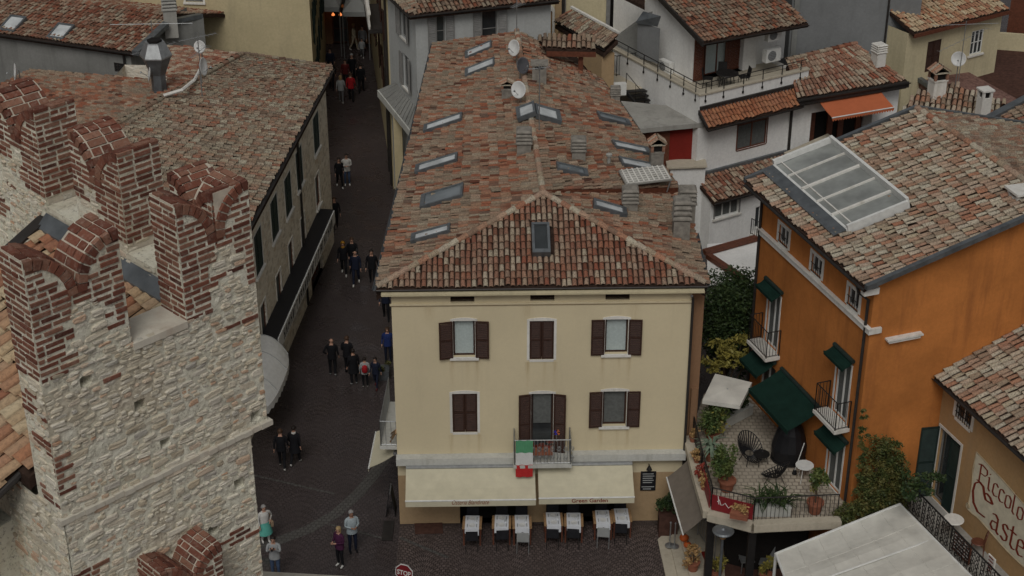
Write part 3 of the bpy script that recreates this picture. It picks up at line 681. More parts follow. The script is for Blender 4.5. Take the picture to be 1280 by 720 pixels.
# awnings
def awning(par, fr, s0, s1, d0, z0, d1, z1, val, mat, name='awning', side=.0, roll=True, scallop=False):
    m = MB(); n = 16
    for k in range(n):
        a, b = s0+(s1-s0)*k/n, s0+(s1-s0)*(k+1)/n; sg = lambda x: -.025*sin(pi*(x-s0)/(s1-s0))
        for j in range(5):
            t0, t1 = j/5, (j+1)/5; D = lambda t: d0+(d1-d0)*t; Z = lambda t, x: z0+(z1-z0)*t-.05*sin(pi*t)+sg(x)*sin(pi*t)
            lo = lambda t, x, e: fr.p(x, D(t), Z(t, x)-e)
            m.q([lo(t0,a,0), lo(t1,a,0), lo(t1,b,0), lo(t0,b,0)]); m.q([lo(t0,a,.012), lo(t0,b,.012), lo(t1,b,.012), lo(t1,a,.012)])
    o = build(m, name, M[mat], par)
    m = MB(); n = 24 if scallop else 1
    for k in range(n):
        a, b = s0+(s1-s0)*k/n, s0+(s1-s0)*(k+1)/n; vv = val
        if scallop: m.q([fr.p(a,d1+.012,z1-.01), fr.p(a,d1+.012,z1-vv*.6), fr.p((a+b)/2,d1+.012,z1-vv), fr.p(b,d1+.012,z1-vv*.6), fr.p(b,d1+.012,z1-.01)])
        else: fr.box(m, a, b, d1+.006, d1+.02, z1-vv, z1-.01)
    build(m, 'valance', M[mat], o)
    m = MB(); m.tube([fr.p(s0-.01,d1,z1-.01), fr.p(s1+.01,d1,z1-.01)], .03, 8); build(m, 'front_bar', M['whitepaint'] if mat != 'awngreen' else M['awngreen'], o)
    if roll:
        m = MB(); m.tube([fr.p(s0,d0+.02,z0), fr.p(s1,d0+.02,z0)], .07, 8)
        for x in (s0+.3, s1-.3): m.tube([fr.p(x,d0-.05,z0-.15), fr.p(x,d1-.03,z1-.06)], .02, 6)
        build(m, 'awning_arm', M['steel' if mat != 'awngreen' else 'darkgreen'], o)
    return o
def lettering(par, txt, size, origin, xdir, ydir, mat, off=.004, shear=0., bold=0., name='lettering', width=None):
    cu = bpy.data.curves.new('t', 'FONT'); cu.body = txt; cu.size = size; cu.shear = shear; cu.offset = bold; cu.resolution_u = 3
    to = bpy.data.objects.new('t', cu); COL.objects.link(to); dg_ = bpy.context.evaluated_depsgraph_get(); dg_.update()
    me = bpy.data.meshes.new_from_object(to.evaluated_get(dg_)); bpy.data.objects.remove(to)
    x = Vector(xdir).normalized(); y = Vector(ydir).normalized(); n = x.cross(y); mb = MB()
    xs = [v.co.x for v in me.vertices]; sc = (width/(max(xs)-min(xs))) if width and xs else 1
    vs = [Vector(origin)+x*((v.co.x-min(xs))*sc)+y*v.co.y+n*off for v in me.vertices]
    mb.raw(vs, [tuple(p.vertices) for p in me.polygons]); bpy.data.meshes.remove(me)
    return build(mb, name, M[mat], par)
s_ = lambda u: F.px(u, 600)[0]
a1o = awning(house, F, px(508,584,509,585)[0]-.0, px(668,580,669,580)[0], .32, 2.62, 1.45, 2.02, .24, 'cream')
a2o = awning(house, F, px(671,580,672,580)[0]+.02, px(789,578,790,580)[0], .32, 2.66, 1.45, 2.06, .24, 'cream')
# ================================================================== CASTLE TOWER
from mathutils import noise as NZ
Ac = Vector((-5.09, 15.35, 0)); U1 = Vector((.70711,.70711,0)); U2 = Vector((-.70711,.70711,0))
cp = lambda a, b, z=0.: Ac+U1*a+U2*b+Vector((0,0,z))
tower = thing('castle_tower', 'ruined rubble stone tower top with swallow tail brick merlons on the left', 'tower', (Ac.x, Ac.y, 0))
RG = random.Random(11)
def masonry(par, fr, s0, s1, z0, z1, keep=lambda s, z: True, brick=lambda s, z: False, d=0., name='rubble', holes=(), course=.078):
    st = MB(); bk = MB(); mo = MB(); base = d
    hole = lambda s, z: any(abs(s-h[0]) < h[2] and abs(z-h[1]) < h[3] for h in holes)
    # bricks
    z = z0; row = 0
    while z < z1-.02:
        x = s0-(.13 if row % 2 else 0)-RG.uniform(0, .03)
        while x < s1:
            L = RG.choice((.235, .235, .235, .115)); a, b = max(x, s0+.0), min(x+L, s1); cx, cz = (a+b)/2, z+.03
            if b-a > .035 and keep(cx, cz) and keep(a+.01, cz+.02) and keep(b-.01, cz+.02) and brick(cx, cz) and not hole(cx, cz):
                o = RG.uniform(.004, .022); h = .055+RG.uniform(-.006, .004); dz = RG.uniform(-.004, .004); e = .006
                bk.hexa([fr.p(a,base-.03,z+dz), fr.p(b,base-.03,z+dz), fr.p(b,base-.03,z+dz+h), fr.p(a,base-.03,z+dz+h)],
                        [fr.p(a+e+RG.uniform(0,.008),base+o,z+dz+e), fr.p(b-e-RG.uniform(0,.008),base+o,z+dz+e), fr.p(b-e,base+o,z+dz+h-e), fr.p(a+e,base+o,z+dz+h-e)])
            x += L+.018
        z += course; row += 1
    # rubble stones in wavering courses
    z = z0
    while z < z1:
        H = RG.choice((.034, .042, .05, .058, .07, .095)); x = s0-RG.uniform(0, .2)
        while x < s1:
            L = H*RG.uniform(1.2, 4.2); wav = .03*NZ.noise((x*1.3, z*2., 1.7)); a, b = max(x, s0), min(x+L, s1); cx, cz = (a+b)/2, z+H/2+wav
            if b-a > .05 and keep(cx, cz+H*.4) and keep(a+.02, cz) and keep(b-.02, cz) and not brick(cx, cz) and not any(abs(cx-h[0]) < h[2]+(b-a)*.45 and abs(cz-h[1]) < h[3]+H*.4 for h in holes) and RG.random() < .90:
                rx, rz = (b-a)/2*RG.uniform(.86, .99), H/2*RG.uniform(.78, .98); o = RG.uniform(-.004, .022); n = 8; ring0 = []; ring1 = []; ring2 = []
                tilt = RG.uniform(-.09, .09)
                for k in range(n):
                    th = 2*pi*k/n+RG.uniform(-.12, .12); sx = (abs(cos(th))**.42)*(1 if cos(th) > 0 else -1); sz = (abs(sin(th))**.42)*(1 if sin(th) > 0 else -1); j = RG.uniform(.78, 1.06)
                    X, Z = cx+sx*rx*j, cz+sz*rz*j+sx*rx*tilt
                    ring0.append(fr.p(min(max(X, s0), s1), base-.04, Z)); ring1.append(fr.p(min(max(cx+(X-cx)*.95, s0), s1), base+o, cz+(Z-cz)*.92)); ring2.append(fr.p(cx+(X-cx)*.62, base+o+RG.uniform(-.004,.008), cz+(Z-cz)*.55))
                m_ = len(st.v)
                st.raw(ring0+ring1+ring2, [(k, (k+1) % n, n+(k+1) % n, n+k) for k in range(n)]+[(n+k, n+(k+1) % n, 2*n+(k+1) % n, 2*n+k) for k in range(n)]+[tuple(range(2*n, 3*n))])
            x += L+RG.uniform(.004, .03)
        z += H+.008
    # displaced mortar bed
    c = .03; nx = max(2, int((s1-s0)/c)); nz = max(2, int((z1-z0)/c)); idx = {}; vs = []
    for j in range(nz+1):
        for i in range(nx+1):
            s, zz = s0+(s1-s0)*i/nx, z0+(z1-z0)*j/nz; edge = 0 if i in (0, nx) else 1
            w = fr.p(s, 0, zz); dd = (NZ.noise(w*4.)*.009+NZ.noise(w*15.)*.009-.004)*edge
            if brick(s, zz): dd = dd*.3+.002
            if hole(s, zz): dd = -.26
            idx[i, j] = len(vs); vs.append(fr.p(s, base+dd, zz))
    fs = []
    for j in range(nz):
        for i in range(nx):
            s, zz = s0+(s1-s0)*(i+.5)/nx, z0+(z1-z0)*(j+.5)/nz
            if keep(s, zz+.02): fs.append((idx[i,j], idx[i+1,j], idx[i+1,j+1], idx[i,j+1]))
    mo.raw(vs, fs); r = build(mo, name, M['mortar'], par)
    if st.f: build(st, 'stones', M['stone'], r) if par is not None and par.parent is None else build(st, 'stones', M['stone'], par)
    if bk.f: build(bk, 'bricks', M['brick'], r) if par is not None and par.parent is None else build(bk, 'bricks', M['brick'], par)
    return r
def merlon(par, fr, s0, s1, th, z0, zn, zt, quoin_l, quoin_r, zbl, zbr, left=True, right=True, cap=True, front=True):
    """swallow-tail merlon: two quarter-round shoulders meeting in a notch; front at d=0, back at d=-th"""
    mid, hw = (s0+s1)/2, (s1-s0)/2; hv = zt-zn
    def top(s):
        q = (s1-s)/hw if s >= mid else (s-s0)/hw
        return zn+hv*math.sqrt(max(0, 1-min(1, q)**2))
    prof = [(s0, z0)]+[(s, top(s)) for s in [s0+hw*(1-cos(pi/2*k/8)) for k in range(0, 9)]]
    prof = [(s0, z0), (s0, zt)]+[(s0+hw*sin(pi/2*k/8), zn+hv*cos(pi/2*k/8)) for k in range(1, 8)]+[(mid, zn)]+[(s1-hw*sin(pi/2*k/8), zn+hv*cos(pi/2*k/8)) for k in range(7, 0, -1)]+[(s1, zt), (s1, z0)]
    core = MB(); n = len(prof)
    A_ = [fr.p(s, -.03, z-.008 if 0 < i < n-1 else z) for i, (s, z) in enumerate(prof)]; B_ = [fr.p(s, -th+.0, z-.008 if 0 < i < n-1 else z) for i, (s, z) in enumerate(prof)]
    core.raw(A_+B_, [tuple(range(n)), tuple(range(2*n-1, n-1, -1))]+[(i, (i+1) % n, (i+1) % n+n, i+n) for i in range(n)])
    mer = build(core, 'merlon', M['mortarl'], par)
    rr = random.Random(int(s0*100)+3); jag = {}
    def jg(z, k): 
        key = (round(z/.078), k); 
        if key not in jag: jag[key] = rr.uniform(-.09, .11)
        return jag[key]
    def isb(s, z):
        if z > zn-.10: return True
        if s-s0 < quoin_l+jg(z, 0) and z > zbl: return True
        if s1-s < quoin_r+jg(z, 1) and z > zbr: return True
        return False
    ringw = .115
    def kp(s, z): return z < top(s)-ringw*.5 if s0 < s < s1 else False
    if front: masonry(mer, fr, s0, s1, z0, zt, kp, isb, 0., 'face')
    if left:
        f2 = Fr(fr.p(s0,-th,0), fr.p(s0,0,0)); masonry(mer, f2, 0, th, z0, zt-.02, lambda s, z: True, lambda s, z: z > zbl+jg(z, 2)*.5, 0., 'flank')
    if right:
        f2 = Fr(fr.p(s1,0,0), fr.p(s1,-th,0)); masonry(mer, f2, 0, th, z0, zt-.02, lambda s, z: True, lambda s, z: z > zbr+jg(z, 3)*.5, 0., 'flank')
    bk = MB()
    for sg, cx in ((1, s1), (-1, s0)):      # voussoir ring on the face and bricks over the rounded top
        K = 8
        for k in range(K):
            t0, t1 = pi/2*(k+.09)/K, pi/2*(k+.91)/K
            P2 = lambda t, off: (cx-sg*(hw+off)*sin(t)*(hw-.0)/(hw), zn+(hv+off)*cos(t))
            o = rr.uniform(.012, .03)
            a, b, c, e = P2(t0,-.0), P2(t1,-.0), P2(t1,-ringw), P2(t0,-ringw)
            bk.hexa([fr.p(q[0],-.05,q[1]) for q in (a,b,c,e)], [fr.p(q[0],o,q[1]) for q in (a,b,c,e)])
            if k % 1 == 0:
                nb = 3; xo = rr.choice((0, .09))
                cuts = [-.02+.0]; x = -.03-xo*.5
                segs = []
                while x > -th:
                    L = rr.choice((.23, .23, .115)); segs.append((x, max(x-L, -th))); x -= L+.03
                for (d1_, d0_) in segs:
                    if d1_-d0_ < .04: continue
                    a, b = P2(t0,.0), P2(t1,.0); o2 = rr.uniform(.004, .02); a2, b2 = P2(t0,o2), P2(t1,o2); a3, b3 = P2(t0,-.05), P2(t1,-.05)
                    bk.hexa([fr.p(a3[0],d1_,a3[1]), fr.p(b3[0],d1_,b3[1]), fr.p(b3[0],d0_,b3[1]), fr.p(a3[0],d0_,a3[1])], [fr.p(a2[0],d1_,a2[1]), fr.p(b2[0],d1_,b2[1]), fr.p(b2[0],d0_,b2[1]), fr.p(a2[0],d0_,a2[1])])
    build(bk, 'voussoirs', M['brick'], mer)
    return mer
WL_ = 2.9; TH = .5
FA = Fr(cp(0,0), cp(WL_,0)); ZS = 25.48; ZT = 26.97
HOLES = [(FA.px(*h)[0], FA.px(*h)[1], .062, .055) for h in ((107,478), (207,554), (298,604), (265,663), (176,506), (30+290,520))]
# body
m = MB(); m.hexa([cp(.04,.30,23.6), cp(WL_-.04,.30,23.6), cp(WL_-.04,TH-.02,23.6), cp(.04,TH-.02,23.6)], [cp(.04,.30,ZS-.03), cp(WL_-.04,.30,ZS-.03), cp(WL_-.04,TH-.02,ZS-.03), cp(.04,TH-.02,ZS-.03)])
m.hexa([cp(.04,.30,0), cp(WL_-.30,.30,0), cp(WL_-.30,TH-.02,0), cp(.04,TH-.02,0)], [cp(.04,.30,23.6), cp(WL_-.30,.30,23.6), cp(WL_-.30,TH-.02,23.6), cp(.04,TH-.02,23.6)])
m.hexa([cp(WL_-TH+.02,TH-.02,0), cp(WL_-.30,TH-.02,0), cp(WL_-.30,7.5,0), cp(WL_-TH+.02,7.5,0)], [cp(WL_-TH+.02,TH-.02,ZS-.03), cp(WL_-.04,TH-.02,ZS-.03), cp(WL_-.04,7.5,ZS-.03), cp(WL_-TH+.02,7.5,ZS-.03)])
m.hexa([cp(.04,TH-.02,0), cp(WL_-TH+.02,TH-.02,0), cp(WL_-TH+.02,5,0), cp(.04,1.3,0)], [cp(.04,TH-.02,23.3), cp(WL_-TH+.02,TH-.02,23.3), cp(WL_-TH+.02,5,23.3), cp(.04,1.3,23.3)])
build(m, 'wall_core', M['mortar'], tower)
zsc = 23.66
def lowbrick(s, z):
    return (s < .16+.05*NZ.noise((0,0,z*9)) and 24.0 < z < 24.55) or (z < 22.9 and s < .5 and NZ.noise((s*3, z*3, 0)) > .05) or (NZ.noise((s*1.1, z*2.6, 5.)) > .52)
masonry(tower, FA, 0, WL_, zsc+.02, ZS, brick=lowbrick, name='rubble_wall', holes=HOLES)
masonry(tower, Fr(cp(0,-.02), cp(WL_-.28,-.02)), 0, WL_-.28, 21.2, zsc-.03, brick=lowbrick, name='rubble_wall', holes=HOLES)
FLf = Fr(cp(0,1.32), cp(0,0)); masonry(tower, FLf, 0, 1.32, 20.9, 23.72, brick=lambda s, z: z < 21.9 and s < .5, name='rubble_wall')
masonry(tower, Fr(cp(0,TH), cp(0,0)), 0, TH, 23.72, ZS, brick=lambda s, z: NZ.noise((s*3, z*4, 0)) > .2, name='rubble_wall')
m = MB(); n = 22
for k in range(n):
    a, b = WL_*k/n+.003, WL_*(k+1)/n-.001; o = .045+RG.uniform(-.008,.012)
    FA.box(m, a-(.05 if k == 0 else 0), b+(.05 if k == n-1 else 0), -.05, o, zsc-.035+RG.uniform(-.006,.006), zsc+.03+RG.uniform(-.006,.006))
build(m, 'string_course', M['marble'], tower)
# right flank (faces the lane) is seen edge-on
FRt = Fr(cp(WL_,0), cp(WL_,TH+7)); masonry(tower, FRt, 0, 3, 23.66, ZS, name='rubble_wall')
masonry(tower, Fr(cp(WL_-.28,-.02), cp(WL_-.28,4)), 0, 3, 21.2, 23.66, name='rubble_wall')
merlon(tower, FA, 0, 1.15, TH, ZS, 26.38, ZT, .42, .26, 25.15, 25.75)
merlon(tower, FA, 1.9, WL_, TH, ZS, 26.38, ZT, .40, .22, 25.3, 25.65)
m = MB(); FA.box(m, 1.16, 1.89, -TH+.0, .03, ZS-.05, ZS+.035); build(m, 'sill_slab', M['marble'], tower)
# back wall, inner face seen from the camera
LB2 = 7.4
FB = Fr(cp(WL_-TH,TH+LB2), cp(WL_-TH,TH)); 
masonry(tower, FB, 0, LB2, 23.9, ZS, brick=lambda s, z: NZ.noise((s*1.6, z*3., 3.)) > .42, name='inner_wall')
for t0 in (0.0, 1.45, 3.35, 5.3):
    t1 = t0+(1.1 if t0 > 0 else .5); s1_, s0_ = LB2-t0+(TH if t0 == 0 else 0), LB2-t1
    if t0 == 0: 
        merlon(tower, Fr(cp(WL_-TH,TH+LB2), cp(WL_-TH,0)), LB2-.35, LB2+TH-.02, TH, ZS, 26.38, ZT-.02, .5, .3, 25.4, 25.4, right=False, front=True)
    else: merlon(tower, FB, s0_, s1_, TH+.1, ZS-.1, 26.24, ZT-.14, .35, .5, 25.9, 25.6)
for t0, t1 in ((1.02-.5+.35, 1.44), (2.57, 3.33), (4.47, 5.28)): m = MB(); FB.box(m, LB2-t1, LB2-t0, -TH+.02, .02, ZS-.05, ZS+.02); build(m, 'parapet_top', M['mortar'], tower)
# tiled roof between the parapets
rz = lambda a: 24.05+.47*a
rp = lambda a, b: cp(a, b, rz(a))
pts = [rp(-2.2,.80), rp(-.06,.80), rp(-.06,TH+.05), rp(WL_-TH,TH+.05), rp(WL_-TH,3.9), rp(-2.2,3.9)]
roof_plane(tower, pts, rp(-2.2,3.9), rp(-2.2,.6), mat='tile_warm', pitch=.185, expo=.30, rad=.085, seg=7)
m = MB()
m.prism([cp(WL_-TH-.16,TH+.02,rz(WL_-TH-.16)+.12), cp(WL_-TH,TH+.02,rz(WL_-TH)+.20), cp(WL_-TH,3.9,rz(WL_-TH)+.20), cp(WL_-TH-.16,3.9,rz(WL_-TH-.16)+.12)], .03)
build(m, 'lead_flashing', M['zinc'], tower); m = MB(); m.prism([cp(-2.2,3.85,rz(-2.2)+.14), cp(WL_-TH,3.85,rz(WL_-TH)+.14), cp(WL_-TH,4.1,rz(WL_-TH)+.10), cp(-2.2,4.1,rz(-2.2)+.10)], .04)
build(m, 'rear_flashing', M['gutter'], tower); m = MB(); m.prism([cp(-3,4.1,23.3), cp(WL_-TH,4.1,23.3), cp(WL_-TH,7.8,23.3), cp(-3,7.8,23.3)], .3); build(m, 'wall_walk', M['mortar'], tower); m = MB(); m.prism([cp(-3.2,.9,23.0), cp(0.02,1.3,23.0), cp(.02,7.8,23.0), cp(-3.2,7.8,23.0)], 5.0)
build(m, 'lower_block', M['mortar'], tower)
m = MB(); m.tube([cp(-2.2,.78,rz(-2.2)-.1), cp(-.03,.78,rz(0)-.1)], .05, 8); build(m, 'gutter', M['gutter'], tower)
# lower buttress merlon against the wall
FBt = Fr(cp(.86,-.50), cp(1.80,-.50)); 
merlon(tower, FBt, 0, .86, .51, 20.6, 22.30, 22.70, .5, .5, 20, 20)
# pale coping at the very bottom of the view
q = [P(326,714,16.5), P(470,722,16.5), P(470,745,16.5), P(326,745,16.5)]
lw = MB(); lw.prism(q, .25); o = build(lw, 'rampart_coping', M['marble'], tower)
m = MB(); m.prism([q[0]+Vector((0,.0,-.25)), q[1]+Vector((0,0,-.25)), q[2]+Vector((0,0,-.25)), q[3]+Vector((0,0,-.25))], 3.0); build(m, 'rampart_wall', M['stone'], tower)
# ================================================================== LEFT STONE HOUSE
a8 = P(415,85,8.5); b8 = P(320,265,8.5); dd = (a8-b8).normalized(); b8 = a8-dd*24
off = Vector((dd.y,-dd.x,0))       # to the right, over the lane
wa, wb = a8-off*.3-dd*.2, b8-off*.3
stone = thing('stone_house', 'long rubble stone house with a lichened tile roof along the lane', 'house', (wb.x, wb.y, 0))
FS = Fr(wb, wa)   # facade faces the lane
ops = []
def wpx(u0, v0, u1, v1):    # sloping window in the picture: near top-left, far bottom-right
    p, q = FS.px(u0, v0), FS.px(u1, v1); return (p[0], q[0], min(p[1], q[1]), max(p[1], q[1]))
up = []
for u, v in ((395,166), (374,210), (360,243), (343,272), (323,314)):      # centre of each upper window
    c = FS.px(u, v); up.append((c[0]-.58, c[0]+.58, c[1]-.85, c[1]+.85))
mid = []
for u, v in ((397,238), (379,290), (364,322), (349,362), (330,400)):
    c = FS.px(u, v); mid.append((c[0]-.42, c[0]+.42, c[1]-.75, c[1]+.75))
gl = [(FS.px(*q)[0]-.55, FS.px(*q)[0]+.55, 0.0, 2.3) for q in ((352,436),)]
g1 = FS.px(366,400)[0]; g2_ = FS.px(402,300)[0]
gl.append((g1, g1+3.2, .5, 2.4)); gl.append((g1+3.8, g2_, .0, 2.4))
m = MB(); skin(m, FS, 0, 8.45, up+mid+gl, depth=.14); build(m, 'wall', M['rubble'], stone)
m = MB(); bk = wa-off*9; bn = wb-off*9
for a, b in ((wa, bk), (bk, bn), (bn, wb)): skin(m, Fr(a, b), 0, 8.4)
build(m, 'rear_wall', M['rubble'], stone)
for o in up: window(stone, FS, o, frame='darkgreen', back='glass', sash=1, shutters='closed', smat='darkgreen', depth=.10, surround='trim', sw=.05, sill='trim', name='window')
for o in mid: window(stone, FS, o, frame='wood', back='curtaind', sash=1, depth=.12, surround='trim', sw=.07, sill='trim')
for o in gl:
    m = MB(); FS.box(m, o[0], o[1], -.36, -.3, o[2], o[3]); sf = build(m, 'shop_front', M['dark'], stone)
    m = MB(); k = 0; x = o[0]
    while x < o[1]: FS.box(m, x, x+.05, -.29, -.2, o[2], o[3]); x += .45
    build(m, 'mullions', M['wood'], sf)
# roof: street slope and court slope, meeting at a bent ridge
Ra, Rb = P(303,68,10.4), P(165,146,10.4); Rc = Rb+(Rb-Ra)*1.6
e_n = b8
poly = [e_n, a8, Ra, Rb, Rc]
tiles(stone, a8-dd*24, a8, Rc, Ra, poly, 'tile_old', pitch=.21, expo=.36, rad=.095, jit=1.6, sink=.06)
lft = (Rb-Ra).cross(Vector((0,0,1))).normalized(); lft = lft if lft.x < 0 else -lft
dn = lambda p, k: p+lft*k+Vector((0,0,-.22*k))
L0 = PL(215,57,Ra,Rb,dn(Ra,3)); L1_ = PL(40,88,Ra,Rb,dn(Ra,3)); L2_ = PL(190,101,Ra,Rb,dn(Ra,3)); L3 = dn(Rc,9)
Mr = Ra.lerp(Rb,.66); Ml = PL(207,112,Ra,Rb,dn(Ra,3))
roof_plane(stone, [p+Vector((0,0,.06)) for p in (Ra, L0, Ml, Mr)], dn(Ra,9), dn(Rc,9), mat='tile_red', pitch=.21, expo=.36, rad=.085, jit=.9, name='red_court_tiles')
poly = [Mr, Ml, L2_, L1_, L1_+(Rc-Ra)*.9, L3, Rc]
roof_plane(stone, poly, dn(Ra,9), dn(Rc,9), mat='tile_mix', pitch=.21, expo=.36, rad=.095, jit=.9, name='court_roof_tiles')
ridge(stone, [Rc, Rb, Ra], 'tile_old')
ridge(stone, [a8+Vector((-.05,.0,.03)), Ra], 'tile_old', r=.09)
gutter(stone, [a8+off*.06-Vector((0,0,.02)), b8+off*.06-Vector((0,0,.02))], .08, 'gutter')
pipe(stone, [FS.p(FS.L-6.2,.06,8.4), FS.p(FS.L-6.2,.06,.1)], .05)
c = PL(314,96,Ra,a8,b8)
# long dark shop awning with white lettering
sA, sB = FS.px(343,372)[0], FS.px(412,258)[0]
sA = W(340,373,FS.a+off*.6,FS.b+off*.6); sB = W(415,252,FS.a+off*.6,FS.b+off*.6)
s0_, s1_ = (sA-FS.a).dot(FS.t), (sB-FS.a).dot(FS.t)
za = 3.0
cn = MB()
FS.box(cn, s0_, s1_, .0, .64, za-.10, za+.03)
shopaw = build(cn, 'shop_canopy', M['black'], stone)
m = MB(); FS.box(m, s0_+.2, s1_, .645, .69, za-.62, za-.02); sgn = build(m, 'canopy_sign', M['dishw'], shopaw)
# white brush lettering along the dark canopy
m = MB(); rg = random.Random(5); x = s0_+1.0
while x < s1_-.6:
    w = rg.uniform(.16, .3); k = rg.choice((1, 2, 3))
    FS.box(m, x, x+.06, 0.691, 0.70, za-.52, za-.12)
    if k > 1: FS.box(m, x+w-.06, x+w, 0.691, 0.70, za-.52, za-.12)
    if k != 3: FS.box(m, x+.06, x+w-.06, 0.691, 0.70, za-.2, za-.12)
    if k != 1: FS.box(m, x+.06, x+w-.06, 0.691, 0.70, za-.36, za-.28)
    x += w+.16
build(m, 'lettering', M['black'], sgn)
# scalloped grey shop awning near the tower
p0 = FS.px(362,440)
q = FS.px(330,470)
aw0 = (P(335,505,2.6)-FS.a).dot(FS.t); aw1 = (P(352,440,2.6)-FS.a).dot(FS.t)
m = MB(); n = 10; K = 8
for k in range(n):
    a, b = aw0-.1+(aw1+.1-aw0+.1)*k/n, aw0-.1+(aw1+.1-aw0+.1)*(k+1)/n
    pr = lambda j: (1.30*(j/K)**.85, 2.45+.80*(1-(j/K)**2.2))
    bl_ = lambda x: 1-.18*abs((x-(aw0+aw1)/2)/((aw1-aw0)/2+.1))**3
    for j in range(K):
        (d0, z0_), (d1_, z1_) = pr(j), pr(j+1); m.q([FS.p(a,d0*bl_(a),z0_), FS.p(a,d1_*bl_(a),z1_), FS.p(b,d1_*bl_(b),z1_), FS.p(b,d0*bl_(b),z0_)])
    d1_, z1_ = pr(K); m.q([FS.p(a,d1_*bl_(a),z1_), FS.p(b,d1_*bl_(b),z1_), FS.p(b,d1_*bl_(b),z1_-.22), FS.p((a+b)/2,d1_*bl_((a+b)/2),z1_-.32), FS.p(a,d1_*bl_(a),z1_-.22)])
ca = build(m, 'curved_awning', M['dishw'], stone)
m = MB()
for k in (0, 3, 7, 10):
    a = aw0-.1+(aw1-aw0+.2)*k/n; m.tube([FS.p(a,pr(j)[0]*bl_(a),pr(j)[1]+.01) for j in range(K+1)], .022, 5)
build(m, 'awning_hoop', M['greycanvas'], ca)
# ================================================================== ORANGE HOUSE
TO = Vector((.3354,-.9421,0)); NO = Vector((-.9421,-.3354,0)); ZE = 11.5
Cn = P(1095,350,ZE); Cn.z = 0; Cf = Cn-TO*7.25
orange = thing('orange_house', 'orange plastered house with green awnings, balconies and a large glazed roof light', 'house', (Cn.x, Cn.y, 0))
FO = Fr(Cf, Cn)
def cwin(fr, u, v, w, h, z=None):
    c = fr.px(u, v); zc = c[1] if z is None else z; return (c[0]-w/2, c[0]+w/2, zc-h/2, zc+h/2)
tw = [cwin(FO, u, v, .66, .62) for u, v in ((980,294), (1021,333), (1067,374))]
zt = sum((o[2]+o[3])/2 for o in tw)/3; tw = [(o[0], o[1], zt-.31, zt+.31) for o in tw]
d1 = FO.px(970,352); d1b = FO.px(968,424); d2 = FO.px(1058,436); d3 = FO.px(1047,545)
zf = 5.95
dr1 = (d1[0]-.42, d1[0]+.42, zf, zf+2.1); dr2 = (d2[0]-.42, d2[0]+.42, zf, zf+2.1); dr3 = (d3[0]-.45, d3[0]+.45, 3.24, 5.25)
dr4 = (d1[0]-.5, d1[0]+.5, 3.24, 5.25)
m = MB(); skin(m, FO, 0, ZE-.12, tw+[dr1, dr2, dr3, dr4], depth=.2)
GW = 15.0; FG = Fr(Cn, Cn-NO*GW)
pit = .30
Ef, En = Cf+NO*.55+Vector((0,0,ZE)), Cn+NO*.55+Vector((0,0,ZE)); Ef -= TO*.3; En += TO*.28
gq = W(1146,137,Ef,Ef-NO); wr = (gq-Vector((Ef.x,Ef.y,0))).dot(-NO); pit = (gq.z-ZE)/wr
Rf = Ef-NO*wr+Vector((0,0,pit*wr)); Rn = En-NO*wr+Vector((0,0,pit*wr)); print('orange ridge', wr, pit)
zw = lambda x: ZE-.12+pit*min(x+.55, 2*(wr)-(x+.55))
xs = [0, wr-.55, GW]
for a, b in zip(xs, xs[1:]): m.q([FG.p(a,0,0), FG.p(b,0,0), FG.p(b,0,zw(b)), FG.p(a,0,zw(a))])
m.q([Cf-NO*GW, Cf, Cf+Vector((0,0,ZE-.12)), Cf-NO*(wr-.55)+Vector((0,0,zw(wr-.55))), Cf-NO*GW+Vector((0,0,zw(GW)))])
build(m, 'wall', M['orange'], orange)
roof_plane(orange, [Ef, En, Rn, Rf], Ef, En, mat='tile_pale', pitch=.205, expo=.36, rad=.082, jit=1.2, seg=6, holes=[[PL(u,v,Ef,En,Rn) for u, v in ((968,210),(1040,183),(1136,262),(1062,292))]])
Bf, Bn = Rf-NO*5+Vector((0,0,-pit*5)), Rn-NO*5+Vector((0,0,-pit*5))
roof_plane(orange, [Rf, Rn, Bn, Bf], Bf, Bn, mat='tile_old', pitch=.20, expo=.36, rad=.094, jit=1.1, name='rear_roof_tiles')
ridge(orange, [Rf, Rn], 'tile_pale')
gutter(orange, [Ef+NO*.06-Vector((0,0,.03)), En+NO*.06-Vector((0,0,.03))], .08)
def strip(m, p, q, w, h, side): 
    p, q = Vector(p), Vector(q); n = side*w; m.hexa([p, q, q+n, p+n], [p+Vector((0,0,h)), q+Vector((0,0,h)), q+n+Vector((0,0,h)), p+n+Vector((0,0,h))])
m = MB(); strip(m, En+Vector((0,0,-.05)), Rn+Vector((0,0,-.05)), .16, .16, TO); build(m, 'verge_flashing', M['zinc'], orange)
m = MB(); strip(m, Ef+Vector((0,0,-.05)), Rf+Vector((0,0,-.05)), .14, .18, -TO); strip(m, Rf+Vector((0,0,-.05)), Bf+Vector((0,0,-.05)), .14, .18, -TO)
build(m, 'verge_flashing', M['zinc'], orange)
m = MB(); m.prism([Cf-TO*.28+Vector((0,0,ZE-.13)), Cf+NO*.52-TO*.28+Vector((0,0,ZE-.15)), Cn+NO*.52+TO*.26+Vector((0,0,ZE-.15)), Cn+TO*.26+Vector((0,0,ZE-.13))], .06)
m.prism([Cn+TO*.03+Vector((0,0,ZE-.19)), Cn+NO*.5+TO*.03+Vector((0,0,ZE-.19)), Cn+NO*.5+TO*.25+Vector((0,0,ZE-.19)), Cn+TO*.25+Vector((0,0,ZE-.19))], .16)
build(m, 'soffit', M['trim'], orange)
pipe(orange, [FO.p(FO.L-.28,.5,ZE-.1), FO.p(FO.L-.2,.42,ZE-.45), FO.p(FO.L-.16,.08,ZE-.75), FO.p(FO.L-.16,.08,.1)], .05)
